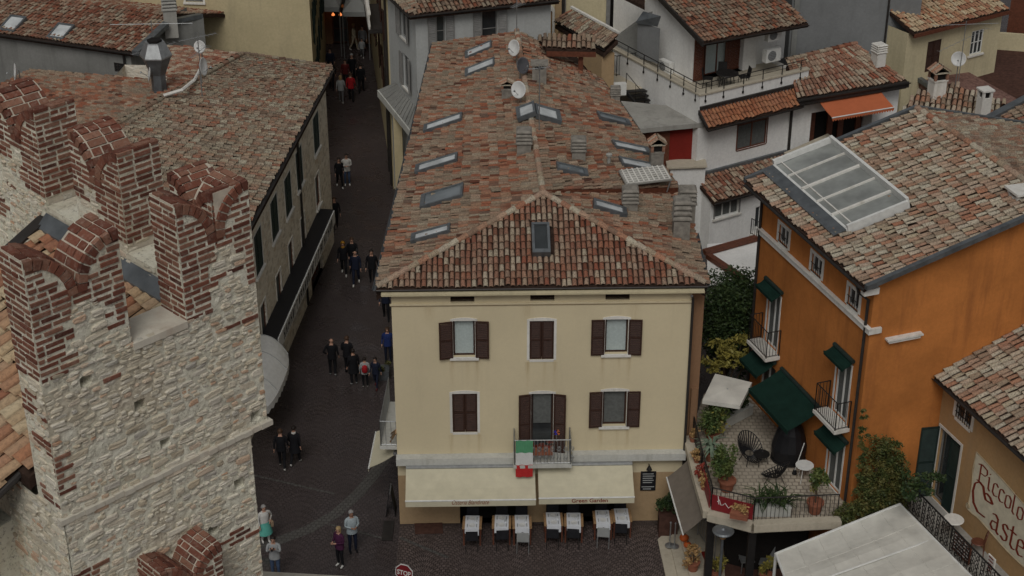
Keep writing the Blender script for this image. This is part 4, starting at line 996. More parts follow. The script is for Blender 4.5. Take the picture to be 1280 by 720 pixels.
pipe(orange, [FO.p(.12,.3,ZE-.1), FO.p(.08,.07,ZE-.5), FO.p(.08,.07,.1)], .05)
zb = (FO.px(1088,416)[1]+FO.px(955,290)[1])/2
m = MB(); FO.box(m, -.02, FO.L+.10, .0, .10, zb-.09, zb+.09); FO.box(m, -.02, FO.L+.13, .0, .14, zb+.09, zb+.13)
FG.box(m, .0, .35, .002, .10, zb-.09, zb+.09)
build(m, 'cornice_band', M['trim'], orange)
m = MB(); q_ = FG.px(1128,421); FG.box(m, q_[0]-.55, q_[0]+.55, 0, .16, q_[1]-.06, q_[1]+.03); FG.box(m, q_[0]-.62, q_[0]+.62, 0, .2, q_[1]+.03, q_[1]+.09); build(m, 'wall_ledge', M['trim'], orange)
def grille(par, fr, o, d=.03):
    m = MB()
    for k in range(5): x = o[0]+(o[1]-o[0])*(k+.5)/5; m.tube([fr.p(x,d,o[2]), fr.p(x,d,o[2]+(o[3]-o[2])*.5)], .010, 5)
    for z in (o[2]+.02, o[2]+(o[3]-o[2])*.5): m.tube([fr.p(o[0],d,z), fr.p(o[1],d,z)], .012, 5)
    return build(m, 'grille', M['iron'], par)
for o in tw:
    w_ = window(orange, FO, o, frame='whitepaint', back='glass', sash=2, surround='trim', sw=.12, depth=.12); grille(w_, FO, o)
for o in (dr1, dr2, dr3): window(orange, FO, o, frame='whitepaint', back='curtaind', sash=2, surround='whitepaint', sw=.07, depth=.12, name='french_door')
window(orange, FO, dr4, frame='whitepaint', back='glass', sash=2, depth=.12, name='french_door')
def railing(par, pts, h, bars=.12, mat='iron', r=.012, post=.02, name='railing', top=.018, lo=.06):
    m = MB(); pts = [Vector(p) for p in pts]; U = Vector((0,0,1))
    for a, b in zip(pts, pts[1:]):
        m.tube([a+U*h, b+U*h], top, 6); m.tube([a+U*lo, b+U*lo], r, 5); L = (b-a).length; n = max(1, int(L/bars))
        for k in range(n+1): p = a.lerp(b, k/n); m.tube([p+U*(lo if 0 < k < n else -.02), p+U*h], r*.8 if 0 < k < n else post, 5)
    return build(m, name, M[mat], par)
def balcony(par, fr, s0, s1, z, dp, h=1.0, smat='trim', rmat='iron', t=.12):
    m = MB(); fr.box(m, s0, s1, .0, dp, z-t, z); fr.box(m, s0+.06, s1-.06, .0, dp-.08, z-t-.06, z-t); b = build(m, 'balcony', M[smat], par)
    railing(b, [fr.p(s0+.04,.03,z), fr.p(s0+.04,dp-.04,z), fr.p(s1-.04,dp-.04,z), fr.p(s1-.04,.03,z)], h, bars=.11, mat=rmat); return b
balcony(orange, FO, dr1[0]-.28, dr1[1]+.28, zf-.03, .55); balcony(orange, FO, dr2[0]-.28, dr2[1]+.28, zf-.03, .55)
for o in (dr1, dr2):
    awning(orange, FO, o[0]-.18, o[1]+.18, .06, o[3]+.28, .42, o[3]+.08, .10, 'awngreen', name='small_awning', roll=True)
s0 = FO.px(980,460); s1 = FO.px(1030,511); sa, sb, za_ = s0[0], s1[0], (s0[1]+s1[1])/2
o0 = W(936.5,483, FO.p(sa,0,0), FO.p(sa,1,0)); o1 = W(985,541, FO.p(sb,0,0), FO.p(sb,1,0))
dA = ((o0-FO.a).dot(FO.n)+(o1-FO.a).dot(FO.n))/2; zA = (o0.z+o1.z)/2; print('green awning', sa, sb, za_, dA, zA)
awning(orange, FO, sa, sb, .08, za_, dA, zA, .16, 'awngreen', name='large_awning')
awning(orange, FO, dr1[0]-.3, dr1[0]+1.0, .08, zf-.35, .75, zf-.75, .12, 'awngreen', name='folded_awning')
q_ = FO.px(1040,525); awning(orange, FO, dr3[0]-.15, dr3[1]+.3, .08, zf-.5, .5, zf-.78, .12, 'awngreen', name='door_awning')
# large glazed roof light
qs = [PL(u, v, Ef, En, Rn) for u, v in ((968,210), (1040,181), (1136,260), (1060,291))]
nO = newell([Ef, En, Rn]); up = nO*.22; a_, b_, c_, e_ = [q-nO*.05 for q in qs]
ea = (c_-b_); 
m = MB()
def beam(m, p, q, w, h, n): 
    t = (q-p).normalized(); s = t.cross(n).normalized()*w/2; m.hexa([p-s, q-s, q+s, p+s], [p-s+n*h, q-s+n*h, q+s+n*h, p+s+n*h])
beam(m, b_, c_, .10, .42, nO); beam(m, a_, b_, .12, .36, nO); beam(m, a_, e_, .08, .20, nO); beam(m, e_, c_, .10, .34, nO)
sk = build(m, 'roof_light', M['whitepaint'], orange)
m = MB(); gl_ = [q+nO*.17 for q in (a_, b_, c_, e_)]; m.prism(gl_, .03); build(m, 'pane', M['milky'], sk)
m = MB()
for k in range(1, 5): 
    t = k/5; p = a_.lerp(e_, t)+nO*.17; q = b_.lerp(c_, t)+nO*.17; beam(m, p, q, .09 if k in (2, 4) else .04, .07, nO)
beam(m, a_.lerp(b_, .12)+nO*.17, e_.lerp(c_, .12)+nO*.17, .04, .05, nO)
build(m, 'glazing_bars', M['trim'], sk)
m = MB(); l0 = (a_-b_).normalized(); m.prism([a_+l0*.48+nO*.17, a_+nO*.19, e_+nO*.19, e_+l0*.48+nO*.17], .03); build(m, 'flashing', M['zinc'], sk)
chimney(orange, P(1272,262,12.6), .55, .6, .7, .3, 'slab', mat='trim', sub=.8)
# ================================================================== OCHRE HOUSE
Qe = P(1155,458,7.6); ochre = thing('ochre_house', 'ochre house at the right edge with a painted scroll sign and green shutters', 'house', (Qe.x, Qe.y, 0))
Qn = Qe+TO*12; wo0 = Qe-NO*.38+TO*.25; wo0.z = 0; FQ = Fr(wo0, wo0+TO*12)
gq = W(1280,386,Qe,Qe-NO); wq = (gq-Vector((Qe.x,Qe.y,0))).dot(-NO); pq = (gq.z-7.6)/wq; print('ochre', wq, pq); pq = min(max(pq, .2), .5)
up_ = lambda p, k: p-NO*k+Vector((0,0,pq*k))
qd = (FQ.px(1178,548)[0], FQ.px(1211,600)[0]); 
gr = FQ.rect(1193,505,1217,528); c = FQ.px(1205,518); gr = (c[0]-.42, c[0]+.42, c[1]-.30, c[1]+.30)
dq_ = (qd[0]-.15, qd[0]+1.0, 3.05, FQ.px(1192,548)[1])
print('ochre door', dq_, gr)
m = MB(); skin(m, FQ, 0, 7.5, [gr, dq_], depth=.18)
f3 = Fr(wo0-NO*9, wo0); m.q([f3.a, f3.b, f3.b+Vector((0,0,7.5)), f3.a+Vector((0,0,7.5+pq*9))])
m.q([FQ.b, FQ.b-NO*9, FQ.b-NO*9+Vector((0,0,7.5+pq*9)), FQ.b+Vector((0,0,7.5))])
build(m, 'wall', M['ochre'], ochre)
roof_plane(ochre, [Qe, Qn, up_(Qn,8), up_(Qe,8)], Qe, Qn, mat='tile_pale', pitch=.21, expo=.36, rad=.084, jit=1.3, seg=6)
gutter(ochre, [Qe+NO*.06-Vector((0,0,.03)), Qn+NO*.06-Vector((0,0,.03))], .07)
m = MB(); strip(m, Qe+Vector((0,0,-.16)), Qn+Vector((0,0,-.16)), .36, .06, -NO); build(m, 'fascia', M['trim'], ochre)
w_ = window(ochre, FQ, gr, frame='whitepaint', back='glass', sash=2, surround='trim', sw=.12, depth=.1)
m = MB()
for k in range(7): x = gr[0]+(gr[1]-gr[0])*(k+.5)/7; m.tube([FQ.p(x,.02,gr[2]), FQ.p(x,.02,gr[3])], .014, 5)
for z in (gr[2]+.2, gr[3]-.2): m.tube([FQ.p(gr[0],.02,z), FQ.p(gr[1],.02,z)], .014, 5)
build(m, 'grille', M['iron'], w_)
w_ = window(ochre, FQ, dq_, frame='greyshut', back='glass', sash=2, surround='trim', sw=.09, depth=.16, name='balcony_door')
m = MB(); louver(m, FQ, (dq_[0]+dq_[1])/2+.0, dq_[1]-.02, -.05, dq_[2], dq_[3]-.1); build(m, 'shutter', M['darkgreen'], w_)
m = MB(); f4 = Fr(FQ.p(dq_[0]-.16,.62,0), FQ.p(dq_[0]-.05,.03,0)); louver(m, f4, 0, f4.L, 0, dq_[2], dq_[3]); build(m, 'shutter', M['darkgreen'], w_)
# painted scroll sign with black-letter strokes
pA, pB = FQ.px(1222,568), FQ.px(1218,640)
sc0 = pA[0]; zt_ = pA[1]-.1; zb_ = FQ.px(1222,632)[1]; H_ = zt_-zb_; Wd = 5.4
m = MB(); n = 26; top = []; bot = []
for k in range(n+1):
    t = k/n; x = sc0-.05+Wd*t; top.append(FQ.p(x, .012, zt_+.08*sin(t*9)+(.16*(1-t*6) if t < .16 else 0))); bot.append(FQ.p(x-(.12 if k else .0), .012, zb_-.28*H_+.07*sin(t*8+1)+(-.05 if t < .1 else 0)))
for k in range(n): m.q([bot[k], bot[k+1], top[k+1], top[k]])
scr = build(m, 'painted_scroll', M['scroll'], ochre)
m = MB()
for ln in (top, bot): m.tube([p+FQ.n*.004 for p in ln], .022, 5)
m.tube([top[0], top[0].lerp(bot[0], .3)-FQ.t*.05, top[0].lerp(bot[0], .6)+FQ.t*.04, bot[0]], .022, 5)
vs = [bot[0]+FQ.t*(.10*cos(a)*(1-a/14))+Vector((0,0,.12+.13*sin(a)*(1-a/14)))+FQ.n*.012 for a in [i*.5 for i in range(22)]]; m.tube(vs, .02, 5)
build(m, 'scroll_border', M['scrolledge'], scr)
GL = {'p': ([[(0,0),(.0,1.0)], [(0,1),(.12,1.1),(.38,1.0)], [(.38,1.0),(.42,.55)], [(.42,.5),(.2,.35),(.0,.45)], [(0,.4),(-.02,-.35)], [(-.1,1.05),(.05,.95)]], .62),
 'P': ([[(.05,1.35),(.05,.0)], [(-.15,1.2),(.1,1.38),(.5,1.3),(.55,1.0),(.4,.75),(.08,.7)], [(-.1,.0),(.2,.05)]], .72),
 'i': ([[(0,.95),(.02,.12)], [(.02,.12),(.14,.02)], [(-.08,.9),(.04,1.0)], [(0,1.2),(.06,1.3)]], .34),
 'c': ([[(.34,.85),(.18,1.0),(.02,.85),(0,.2),(.14,.02),(.34,.14)]], .46),
 'o': ([[(.02,.85),(0,.2),(.14,.02)], [(.14,.02),(.36,.2),(.38,.8),(.22,1.0),(.02,.85)]], .54),
 'l': ([[(.02,1.5),(0,.15),(.14,.02)], [(-.08,1.42),(.08,1.55)]], .34),
 'a': ([[(.04,.9),(.2,1.0),(.36,.85),(.36,.1),(.48,.02)], [(.36,.6),(.06,.5),(0,.2),(.14,.02),(.36,.18)]], .60),
 's': ([[(.36,.85),(.2,1.0),(.04,.85),(.1,.62),(.34,.42),(.34,.15),(.18,.0),(0,.12)]], .50),
 't': ([[(.08,1.3),(.06,.15),(.2,.02),(.32,.1)], [(-.06,.95),(.3,.97)]], .42),
 'e': ([[(.04,.52),(.34,.62),(.34,.85),(.18,1.0),(.02,.85),(0,.2),(.14,.02),(.36,.14)]], .50),
 'C': ([[(.95,.95),(.8,1.15),(.62,1.2),(.52,1.05),(.42,1.35),(.22,1.4),(.04,1.15),(0,.7),(.1,.2),(.35,-.05),(.7,.02)], [(.52,1.05),(.62,.85)], [(.62,.85),(.95,.95)]], 1.05)}
def blackletter(par, fr, txt, x, z, h, slope=0., w=.075, mat='letter', d=.018, wx=1.5):
    m = MB(); nib = Vector((1., .7))*w
    for ch in txt:
        if ch == ' ': x += .4*h; continue
        strokes, adv = GL[ch]
        for st in strokes:
            for (a, b) in zip(st, st[1:]):
                pa = Vector((x+a[0]*h*wx, z+a[1]*h)); pb = Vector((x+b[0]*h*wx, z+b[1]*h)); c_ = [pa-nib/2, pb-nib/2, pb+nib/2, pa+nib/2]
                m.q([fr.p(q[0], d, q[1]) for q in c_]); t = (pb-pa); 
                n_ = Vector((-t.y, t.x)).normalized()*w*.22 if t.length > 0 else nib
                m.q([fr.p(q[0], d+.002, q[1]) for q in (pa-n_, pb-n_, pb+n_, pa+n_)])
        x += adv*h*wx; z += slope*adv*h
    return build(m, 'lettering', M[mat], par)
blackletter(scr, FQ, 'Piccolo', sc0+.25, zt_-.72, .47, 0., .075)
blackletter(scr, FQ, 'C', sc0+.08, zt_-1.72, .72, 0., .11)
blackletter(scr, FQ, 'astello', sc0+1.15, zt_-1.86, .60, 0., .095)
# balcony of the ochre house, canopy in front
zq = 3.05; bs0 = -.5; dp = 1.15
R_ = W(1133,628,FQ.p(0,dp,0),FQ.p(1,dp,0)); print('rail z', R_.z, (R_-FQ.a).dot(FQ.t))
m = MB(); FQ.box(m, bs0, 11, .0, dp+.05, zq-.2, zq-.02); bal = build(m, 'balcony', M['conc'], ochre)
railing(bal, [FQ.p(bs0,.05,zq), FQ.p(bs0,dp,zq), FQ.p(11,dp,zq)], 1.0, bars=.16, top=.03)
m = MB(); x = bs0+.05; rg = random.Random(4)
while x < 11:
    c0 = FQ.p(x+.13,dp,zq+.5)
    for k in range(3):
        zz = zq+.2+k*.3; pts = [FQ.p(x+.13+.10*cos(a)*(1-a/9), dp, zz+.11*sin(a)*(1-a/9)) for a in [i*.7 for i in range(10)]]; m.tube(pts, .014, 4)
        pts = [FQ.p(x+.13-.10*cos(a)*(1-a/9), dp, zz+.14+.11*sin(a)*(1-a/9)) for a in [i*.7 for i in range(10)]]; m.tube(pts, .012, 4)
    x += .27
build(m, 'scrollwork', M['iron'], bal)
# ================================================================== RESTAURANT WITH ROOF TERRACE
ZT_ = 3.2
tp = [P(u, v, ZT_) for u, v in ((861,548), (872,594), (886,643), (941,657), (1050,652))]
te = [Vector((Cn.x-.02, Cn.y+.3, ZT_)), Vector((Cf.x-.02, Cf.y, ZT_)), P(880,492,ZT_)]
poly = tp+[Vector((Cn.x-.1, Cn.y-.2, ZT_))]+te
rest = thing('terrace_restaurant', 'low restaurant with a paved roof terrace between the yellow and orange houses', 'restaurant', (tp[2].x, tp[2].y, 0))
m = MB(); m.prism(poly, .30); build(m, 'terrace_slab', M['terrace'], rest)
m = MB()
ctr = Vector((8.5,47,0))
for a, b in zip(tp, tp[1:]+[tp[-1]]):
    if (b-a).length < .1: continue
    t = (b-a).normalized(); n = Vector((t.y,-t.x,0)); beam(m, a+n*.02-Vector((0,0,.14)), b+n*.02-Vector((0,0,.14)), .34, .26, Vector((0,0,1)))
build(m, 'edge_coping', M['travertine'], rest)
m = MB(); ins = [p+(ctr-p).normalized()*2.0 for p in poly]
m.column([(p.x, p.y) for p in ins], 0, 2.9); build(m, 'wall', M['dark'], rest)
m = MB()
for p in (tp[2], tp[3]): q = p+(ctr-p).normalized()*.3; m.box(q.x-.12, q.x+.12, q.y-.12, q.y+.12, 0, 2.9)
build(m, 'post', M['iron'], rest)
U = Vector((0,0,1))
rl = [p+(ctr-p).normalized()*.22+U*.12 for p in tp]
railing(rest, rl[:3], .95, bars=.13, top=.022); railing(rest, rl[2:], .95, bars=.13, top=.022)
# taupe side awning hung from the terrace edge
fa = Fr(tp[0]+(tp[1]-tp[0])*.35, tp[2]); 
fa = Fr(P(864,571,3.05), P(886,641,3.05))
o0 = W(836,584, fa.p(0,0,0), fa.p(0,1,0)); o1 = W(855,659, fa.p(fa.L,0,0), fa.p(fa.L,1,0)); dd_ = ((o0-fa.a).dot(fa.n)+(o1-fa.a).dot(fa.n))/2; print('side awn', dd_, o0.z, o1.z)
awning(rest, fa, 0, fa.L, .05, 3.0, min(max(dd_, .8), 2.), 2.25, .05, 'awnbrown', name='side_awning')
# red banner panels at the corner of the railing
for (a, b, w0, w1) in ((rl[1], rl[2], .35, 1.0), (rl[2], rl[3], .0, 1.0)):
    p, q = a.lerp(b, w0), a.lerp(b, w1); f5 = Fr(p, q); m = MB(); f5.box(m, .02, f5.L-.02, .05, .08, ZT_+.14, ZT_+.72); pn = build(m, 'red_banner', M['red'], rest)
    if w0 == .0: 
        rg = random.Random(9); m = MB(); x = .2
        pts = [f5.p(.2+.9*k/14, .083, ZT_+.5-.012*k+.07*sin(k*1.9)*(1 if k > 2 else 1.6)) for k in range(15)]; m.tube(pts, .012, 4)
        m.tube([f5.p(.22,.083,ZT_+.72), f5.p(.26,.083,ZT_+.42)], .014, 4); m.tube([f5.p(1.0,.083,ZT_+.28), f5.p(1.18,.083,ZT_+.32)], .035, 5)
        build(m, 'lettering', M['letterw'], pn)
# stone steps in front
ps = [P(822,676,.0), P(850,652,.0), P(912,652,.0), P(915,740,.0), P(836,740,.0)]
m = MB()
for k in range(3):
    e = .38*k; q = [ps[0]+Vector((e,.0,0)), ps[1]+Vector((e*.8,0,0)), ps[2], ps[3], ps[4]+Vector((e,0,0))]; m.prism([Vector((p.x,p.y,.07*(k+1))) for p in q], .07 if k else .12)
build(m, 'stone_steps', M['travertine'], kind='structure')
m = MB(); m.prism([P(u,v,.22) for u,v in ((903,655), (1080,650), (1090,760), (908,760))], .2); build(m, 'dining_floor', M['brickdark'], kind='structure')
# ================================================================== white dining canopy
cz = 3.55
cq = [P(970,692,3.05), P(1125,630,cz), P(1222,728,cz), P(1010,800,3.05)]
can = thing('dining_canopy', 'large white fabric canopy below the scrolled iron balcony', 'canopy', (cq[0].x, cq[0].y, 0))
m = MB(); NX = 20
def cf(a, b): 
    p = cq[0].lerp(cq[3], b).lerp(cq[1].lerp(cq[2], b), a); return p+U*(-.10*sin(pi*a)*abs(sin(pi*b*3))+.02*NZ.noise(p*2))
for i in range(NX):
    for j in range(NX): m.q([cf(i/NX,j/NX), cf((i+1)/NX,j/NX), cf((i+1)/NX,(j+1)/NX), cf(i/NX,(j+1)/NX)])
build(m, 'canopy_fabric', M['canvas'], can)
m = MB(); m.tube([cq[0], cq[1]], .04, 6); m.tube([cq[0], cq[3]], .04, 6); m.tube([cq[1]-U*.02, cq[2]-U*.02], .04, 6); m.tube([cq[0].lerp(cq[3],.45), cq[1].lerp(cq[2],.45)-U*.05], .035, 6); build(m, 'canopy_frame', M['whitepaint'], can); m = MB()
for k in range(1, 6): m.tube([cf(k/6, b/20)+U*.004 for b in range(21)], .012, 4)
for k in (1, 3): m.tube([cf(a/20, k/4)+U*.004 for a in range(21)], .010, 4)
build(m, 'seams', M['canvas'], can)
for p in (cq[0], cq[1], cq[3]): m = MB(); m.tube([Vector((p.x,p.y,.22)), p], .05, 8); build(m, 'post', M['whitepaint'], can)
# ================================================================== WHITE HOUSE WITH LOGGIA
f1 = Vector((.857,.515,0)); f2 = Vector((-.515,.857,0))
Cw = P(875,120,7.3); Cw.z = 0
white = thing('white_house', 'white stepped house with a railed loggia terrace and brown shutters', 'house', (Cw.x, Cw.y, 0))
wl = lambda a, b, z=0.: Cw+f1*a+f2*b+Vector((0,0,z))
FW = Fr(wl(0,0), wl(6.2,0)); FWl = Fr(wl(0,9), wl(0,0))
cc = FW.px(940,168); lw_ = (cc[0]-.85, cc[0]+.85, cc[1]-.62, cc[1]+.62)
m = MB(); skin(m, FW, 0, 7.3, [lw_], depth=.15); skin(m, FWl, 0, 7.3); skin(m, Fr(wl(6.2,0), wl(6.2,9)), 0, 7.0)
build(m, 'wall', M['white'], white)
m = MB(); m.prism([wl(.02,.02,6.8), wl(6.18,.02,6.8), wl(6.18,9,6.8), wl(.02,9,6.8)], .2); build(m, 'terrace_floor', M['travertine'], white)
m = MB(); FW.box(m, -.04, 6.24, -.24, .05, 7.3, 7.38); FWl.box(m, 0, 8.76, -.24, .05, 7.3, 7.38); build(m, 'parapet_coping', M['travertine'], white)
m = MB(); FW.box(m, .2, 6.2, -.22, -.2, 6.8, 7.3); FWl.box(m, 0, 8.8, -.22, -.2, 6.8, 7.3); build(m, 'parapet_inner', M['white'], white)
window(white, FW, lw_, frame='wood', back='curtaind', sash=2, surround='wood', sw=.05, depth=.1)
# upper storey
q = P(865,103,6.8)-Cw; ua, ub = q.dot(f1), q.dot(f2); print('upper', ua, ub)
r_ = P(955,97,6.8)-Cw; 
uw = 3.7; F5 = Fr(wl(ua,ub), wl(ua+uw,ub)); F5l = Fr(wl(ua,ub+6.5), wl(ua,ub)); F6 = Fr(wl(ua+uw,ub), wl(ua+uw+1.9,ub))
sh = (.35, 2.9, 6.8, 9.1)
m = MB(); skin(m, F5, 6.8, 9.45, [sh], depth=.9); 
F5l_top = 9.5
m.q([F5l.a, F5l.b]+[] if False else [wl(ua,ub+6.5,6.8), wl(ua,ub,6.8), wl(ua,ub,9.45), wl(ua,ub+6.5,9.45+.34*6.5)])
skin(m, F6, 6.8, 9.2, d=-.3); skin(m, Fr(wl(ua+uw,ub), wl(ua+uw,ub+.3)), 6.8, 9.4)
build(m, 'upper_wall', M['white'], white)
m = MB(); F5.box(m, sh[0], sh[1], -.95, -.9, 6.8, 9.1); build(m, 'loggia_back', M['white'], white)
gd = window(white, F5, (.95, 2.35, 6.82, 8.9), frame='wood', back='curtain', sash=2, depth=.45, name='glazed_door')
for (a, b) in ((-.02,.55), (2.05,3.0)): m = MB(); louver(m, F5, max(a,.02), b, -.30 if a > 1 else .02, 6.85, 8.95); build(m, 'shutter', M['wood'], white)
# roof
za0 = P(880,53,9.35); eA = za0; eB = P(990,33,9.35); er = (eB-eA).normalized(); eB = eA+er*5.6; fu = Vector((-er.y,er.x,0))
vp_ = W(800,-8,eA,eA+fu); pt = (vp_.z-9.35)/((vp_-eA).dot(fu)); pt = min(max(pt,.25),.42)
upw = lambda p, k: p+fu*k+Vector((0,0,pt*k))
roof_plane(white, [eA, eB, upw(eB,7.5), upw(eA,7.5)], eA, eB, mat='tile_mix', pitch=.2, expo=.34)
gutter(white, [eA+Vector((0,-.06,-.03)), eB+Vector((0,-.06,-.03))], .08); m = MB(); strip(m, eA-Vector((0,0,.22)), upw(eA,7.5)-Vector((0,0,.22)), .07, .26, -er); build(m, 'verge_board', M['gutter'], white)
# tiled canopy under the parapet and the low lean-to roof
t0 = FW.px(876,124); cz0 = 6.75
ka, kb = FW.p(.02,.0,6.55), FW.p(5.6,.0,6.55); kc, kd = P(897,156,6.0), P(1013,135,6.0)
dk = (kc-FW.a).dot(FW.n); print('tile canopy depth', dk)
dk = min(max(dk,.7),1.5); kc, kd = FW.p(.02,dk,6.0), FW.p(5.4,dk,6.0)
roof_plane(white, [kc, kd, kb, ka], kc, kd, mat='tile_orange', pitch=.2, expo=.32, jit=.3, name='canopy_tiles')
gutter(white, [kc-Vector((0,0,.05))+FW.n*.05, kd-Vector((0,0,.05))+FW.n*.05], .08)
m = MB(); strip(m, kc-Vector((0,0,.12)), ka-Vector((0,0,.12)), .07, .2, -FW.t); strip(m, kd-Vector((0,0,.12)), kb-Vector((0,0,.12)), .07, .2, FW.t); strip(m, ka+Vector((0,0,.1)), kb+Vector((0,0,.1)), .1, .14, FW.n); build(m, 'canopy_edge', M['gutter'], white)
pipe(white, [FW.p(5.3,dk-.1,5.9), FW.p(5.3,.1,5.6), FW.p(5.3,.1,3.5)], .07)
l0_, l1_ = FW.px(872,216), FW.px(985,194); lz = (l0_[1]+l1_[1])/2; print('leanto z', l0_, l1_)
ld = 1.6; le = [FW.p(-.1,ld,lz-.62), FW.p(5.6,ld,lz-.62), FW.p(5.6,0,lz), FW.p(-.1,0,lz)]
roof_plane(white, le, le[0], le[1], mat='tile_red', pitch=.2, expo=.34, jit=1.2, name='lean_to_tiles')
gutter(white, [le[0]+FW.n*.05-U*.03, le[1]+FW.n*.05-U*.03], .08)
m = MB(); strip(m, le[3]+U*.02, le[2]+U*.02, .14, .14, FW.n); build(m, 'lean_to_flashing', M['zinc'], white)
F7 = Fr(FW.p(0,ld-.35,0), FW.p(5.4,ld-.35,0)); cc = F7.px(909,256); o7 = (cc[0]-.68, cc[0]+.68, cc[1]-.55, cc[1]+.55)
cc = F7.px(950,272); o8 = (cc[0]-.3, cc[0]+.3, cc[1]-.5, cc[1]+.6)
m = MB(); skin(m, F7, 0, lz-.6, [o7, o8], depth=.18); skin(m, Fr(FW.p(0,0,0), FW.p(0,ld-.35,0)), 0, lz-.5); build(m, 'lower_wall', M['white'], white)
window(white, F7, o7, frame='whitepaint', back='curtaind', sash=3, surround='greyshut', sw=.08, depth=.12, sill='trim'); window(white, F7, o8, frame='whitepaint', back='glass', sash=2, depth=.12)
pb = balcony(white, F7, o8[0]-.25, o8[1]+.7, o8[2]-.2, .5, .8)
# terrace railing
rp_ = [FWl.p(9-s,.02,7.0) for s in (8.2,6.9,5.6,4.3,3.2,2.2,1.2,.3)]+[FW.p(s,.02,7.0) for s in (.3,1.3,2.4,3.5,4.6,5.7)]
m = MB(); 
for p in rp_: m.tube([p, p+U*.85], .022, 6); m.lathe([(.05,-.04),(.05,.05)], p, 8)
hr = [FWl.p(0,.02,7.85)]+[FWl.p(8.98,.02,7.85), FW.p(6.0,.02,7.85)]
m.tube(hr, .022, 6); m.tube([p-U*.2 for p in hr], .012, 5); rl_ = build(m, 'terrace_railing', M['iron'], white)
# ------------------------------------------------------------------ annex: flat grey roof over a red wall, stairs
an = [P(800,161,6.0), P(884,153,6.0), P(845,133,6.0), P(776,126,6.0)]
annex = thing('red_annex', 'low annex with a flat grey roof and a deep red front wall', 'annex', (an[0].x, an[0].y, 0))
m = MB(); m.prism(an, .22); build(m, 'flat_roof', M['conc'], annex)
FX = Fr(an[0]+Vector((-.4,.35,0)), an[1]+Vector((0,.35,0))); 
m = MB(); skin(m, FX, 0, 5.8); build(m, 'wall', M['redwall'], annex)
m = MB(); FX.box(m, 0, FX.L*.52, .01, .06, .2, 5.6); build(m, 'door_panel', M['wood'], annex)
m = MB(); m.column([P(838,210,4.1).xy, P(882,208,4.1).xy, P(880,200,4.1).xy, P(836,200,4.1).xy], 0, 4.1); build(m, 'planter_wall', M['white'], annex)
m = MB(); m.prism([P(834,210,4.16), P(884,208,4.16), P(882,199,4.16), P(832,199,4.16)], .07); build(m, 'planter_coping', M['travertine'], annex)
be = [P(752,118,6.2), P(803,110,6.2), P(792,88,6.2), P(742,88,6.2)]
m = MB(); m.prism(be, .25); build(m, 'upper_terrace', M['travertine'], annex)
m = MB(); a0, a1 = P(797,113,6.25), P(820,141,5.35); w_ = Vector((1.0,.2,0))
for k in range(6):
    p = a0.lerp(a1, k/5)-U*.05; m.hexa([p-w_*.55-U*.04, p+w_*.55-U*.04, p+w_*.55+Vector((0,.28,-.04)), p-w_*.55+Vector((0,.28,-.04))], [p-w_*.55, p+w_*.55, p+w_*.55+Vector((0,.28,0)), p-w_*.55+Vector((0,.28,0))])
for s in (-.55,.55): beam(m, a0+w_*s-U*.12, a1+w_*s-U*.12, .06, .16, U)
st_ = build(m, 'stair_flight', M['iron'], annex)
railing(st_, [a0-w_*.55, a1-w_*.55], .9, bars=.5)
railing(annex, [P(742,88,6.2), P(771,98,6.2)+Vector((0,.3,0)), P(800,90,6.2)], 1.0, bars=.13)
railing(annex, [P(700,60,7.2), P(742,86,6.3)], 1.2, bars=.13)
def ac_unit(u, v, z, label, rz=.5, w=.85, h=.62, sc=1.):
    p = P(u, v, z); t = thing('air_conditioner', label, 'air conditioner', p, 'air conditioner units on the roofs')
    r = Matrix.Rotation(rz, 4, 'Z'); T = lambda x, y, z_: p+r@Vector((x*sc, y*sc, z_*sc))
    m = MB(); m.hexa([T(-w/2,-.15,0), T(w/2,-.15,0), T(w/2,.15,0), T(-w/2,.15,0)], [T(-w/2,-.15,h), T(w/2,-.15,h), T(w/2,.15,h), T(-w/2,.15,h)]); build(m, 'casing', M['whitepaint'], t)
    m = MB(); m.lathe([(.24*sc,0), (.24*sc,.015), (.2*sc,.02)], T(-.1,-.15,h/2), 16, axis=r@Vector((0,-1,0))); fg = build(m, 'fan_grille', M['greyb'], t)
    m = MB()
    for k in range(5): m.tube([T(-.1-.2,-.175,h/2-.16+.08*k), T(-.1+.2,-.175,h/2-.16+.08*k)], .008*sc, 4)
    build(m, 'fan_guard', M['steel'], fg); return t
ac_unit(966, 50, 8.6, 'white air conditioner, upper of the two on the white house wall', .54, sc=.9)
ac_unit(964, 76, 7.45, 'white air conditioner, lower of the two on the white house wall', .54, sc=1.0)
ac_unit(832, 90, 6.8, 'beige air conditioner on the white house terrace behind the railing', -.95, sc=.9)
ac_unit(772, 118, 6.2, 'white air conditioner lying on the small beige terrace beside the stairs', .1, sc=.9)
ac_unit(754, 90, 6.3, 'white air conditioner with a dark front below the lean-to roof', .1, sc=1.1)
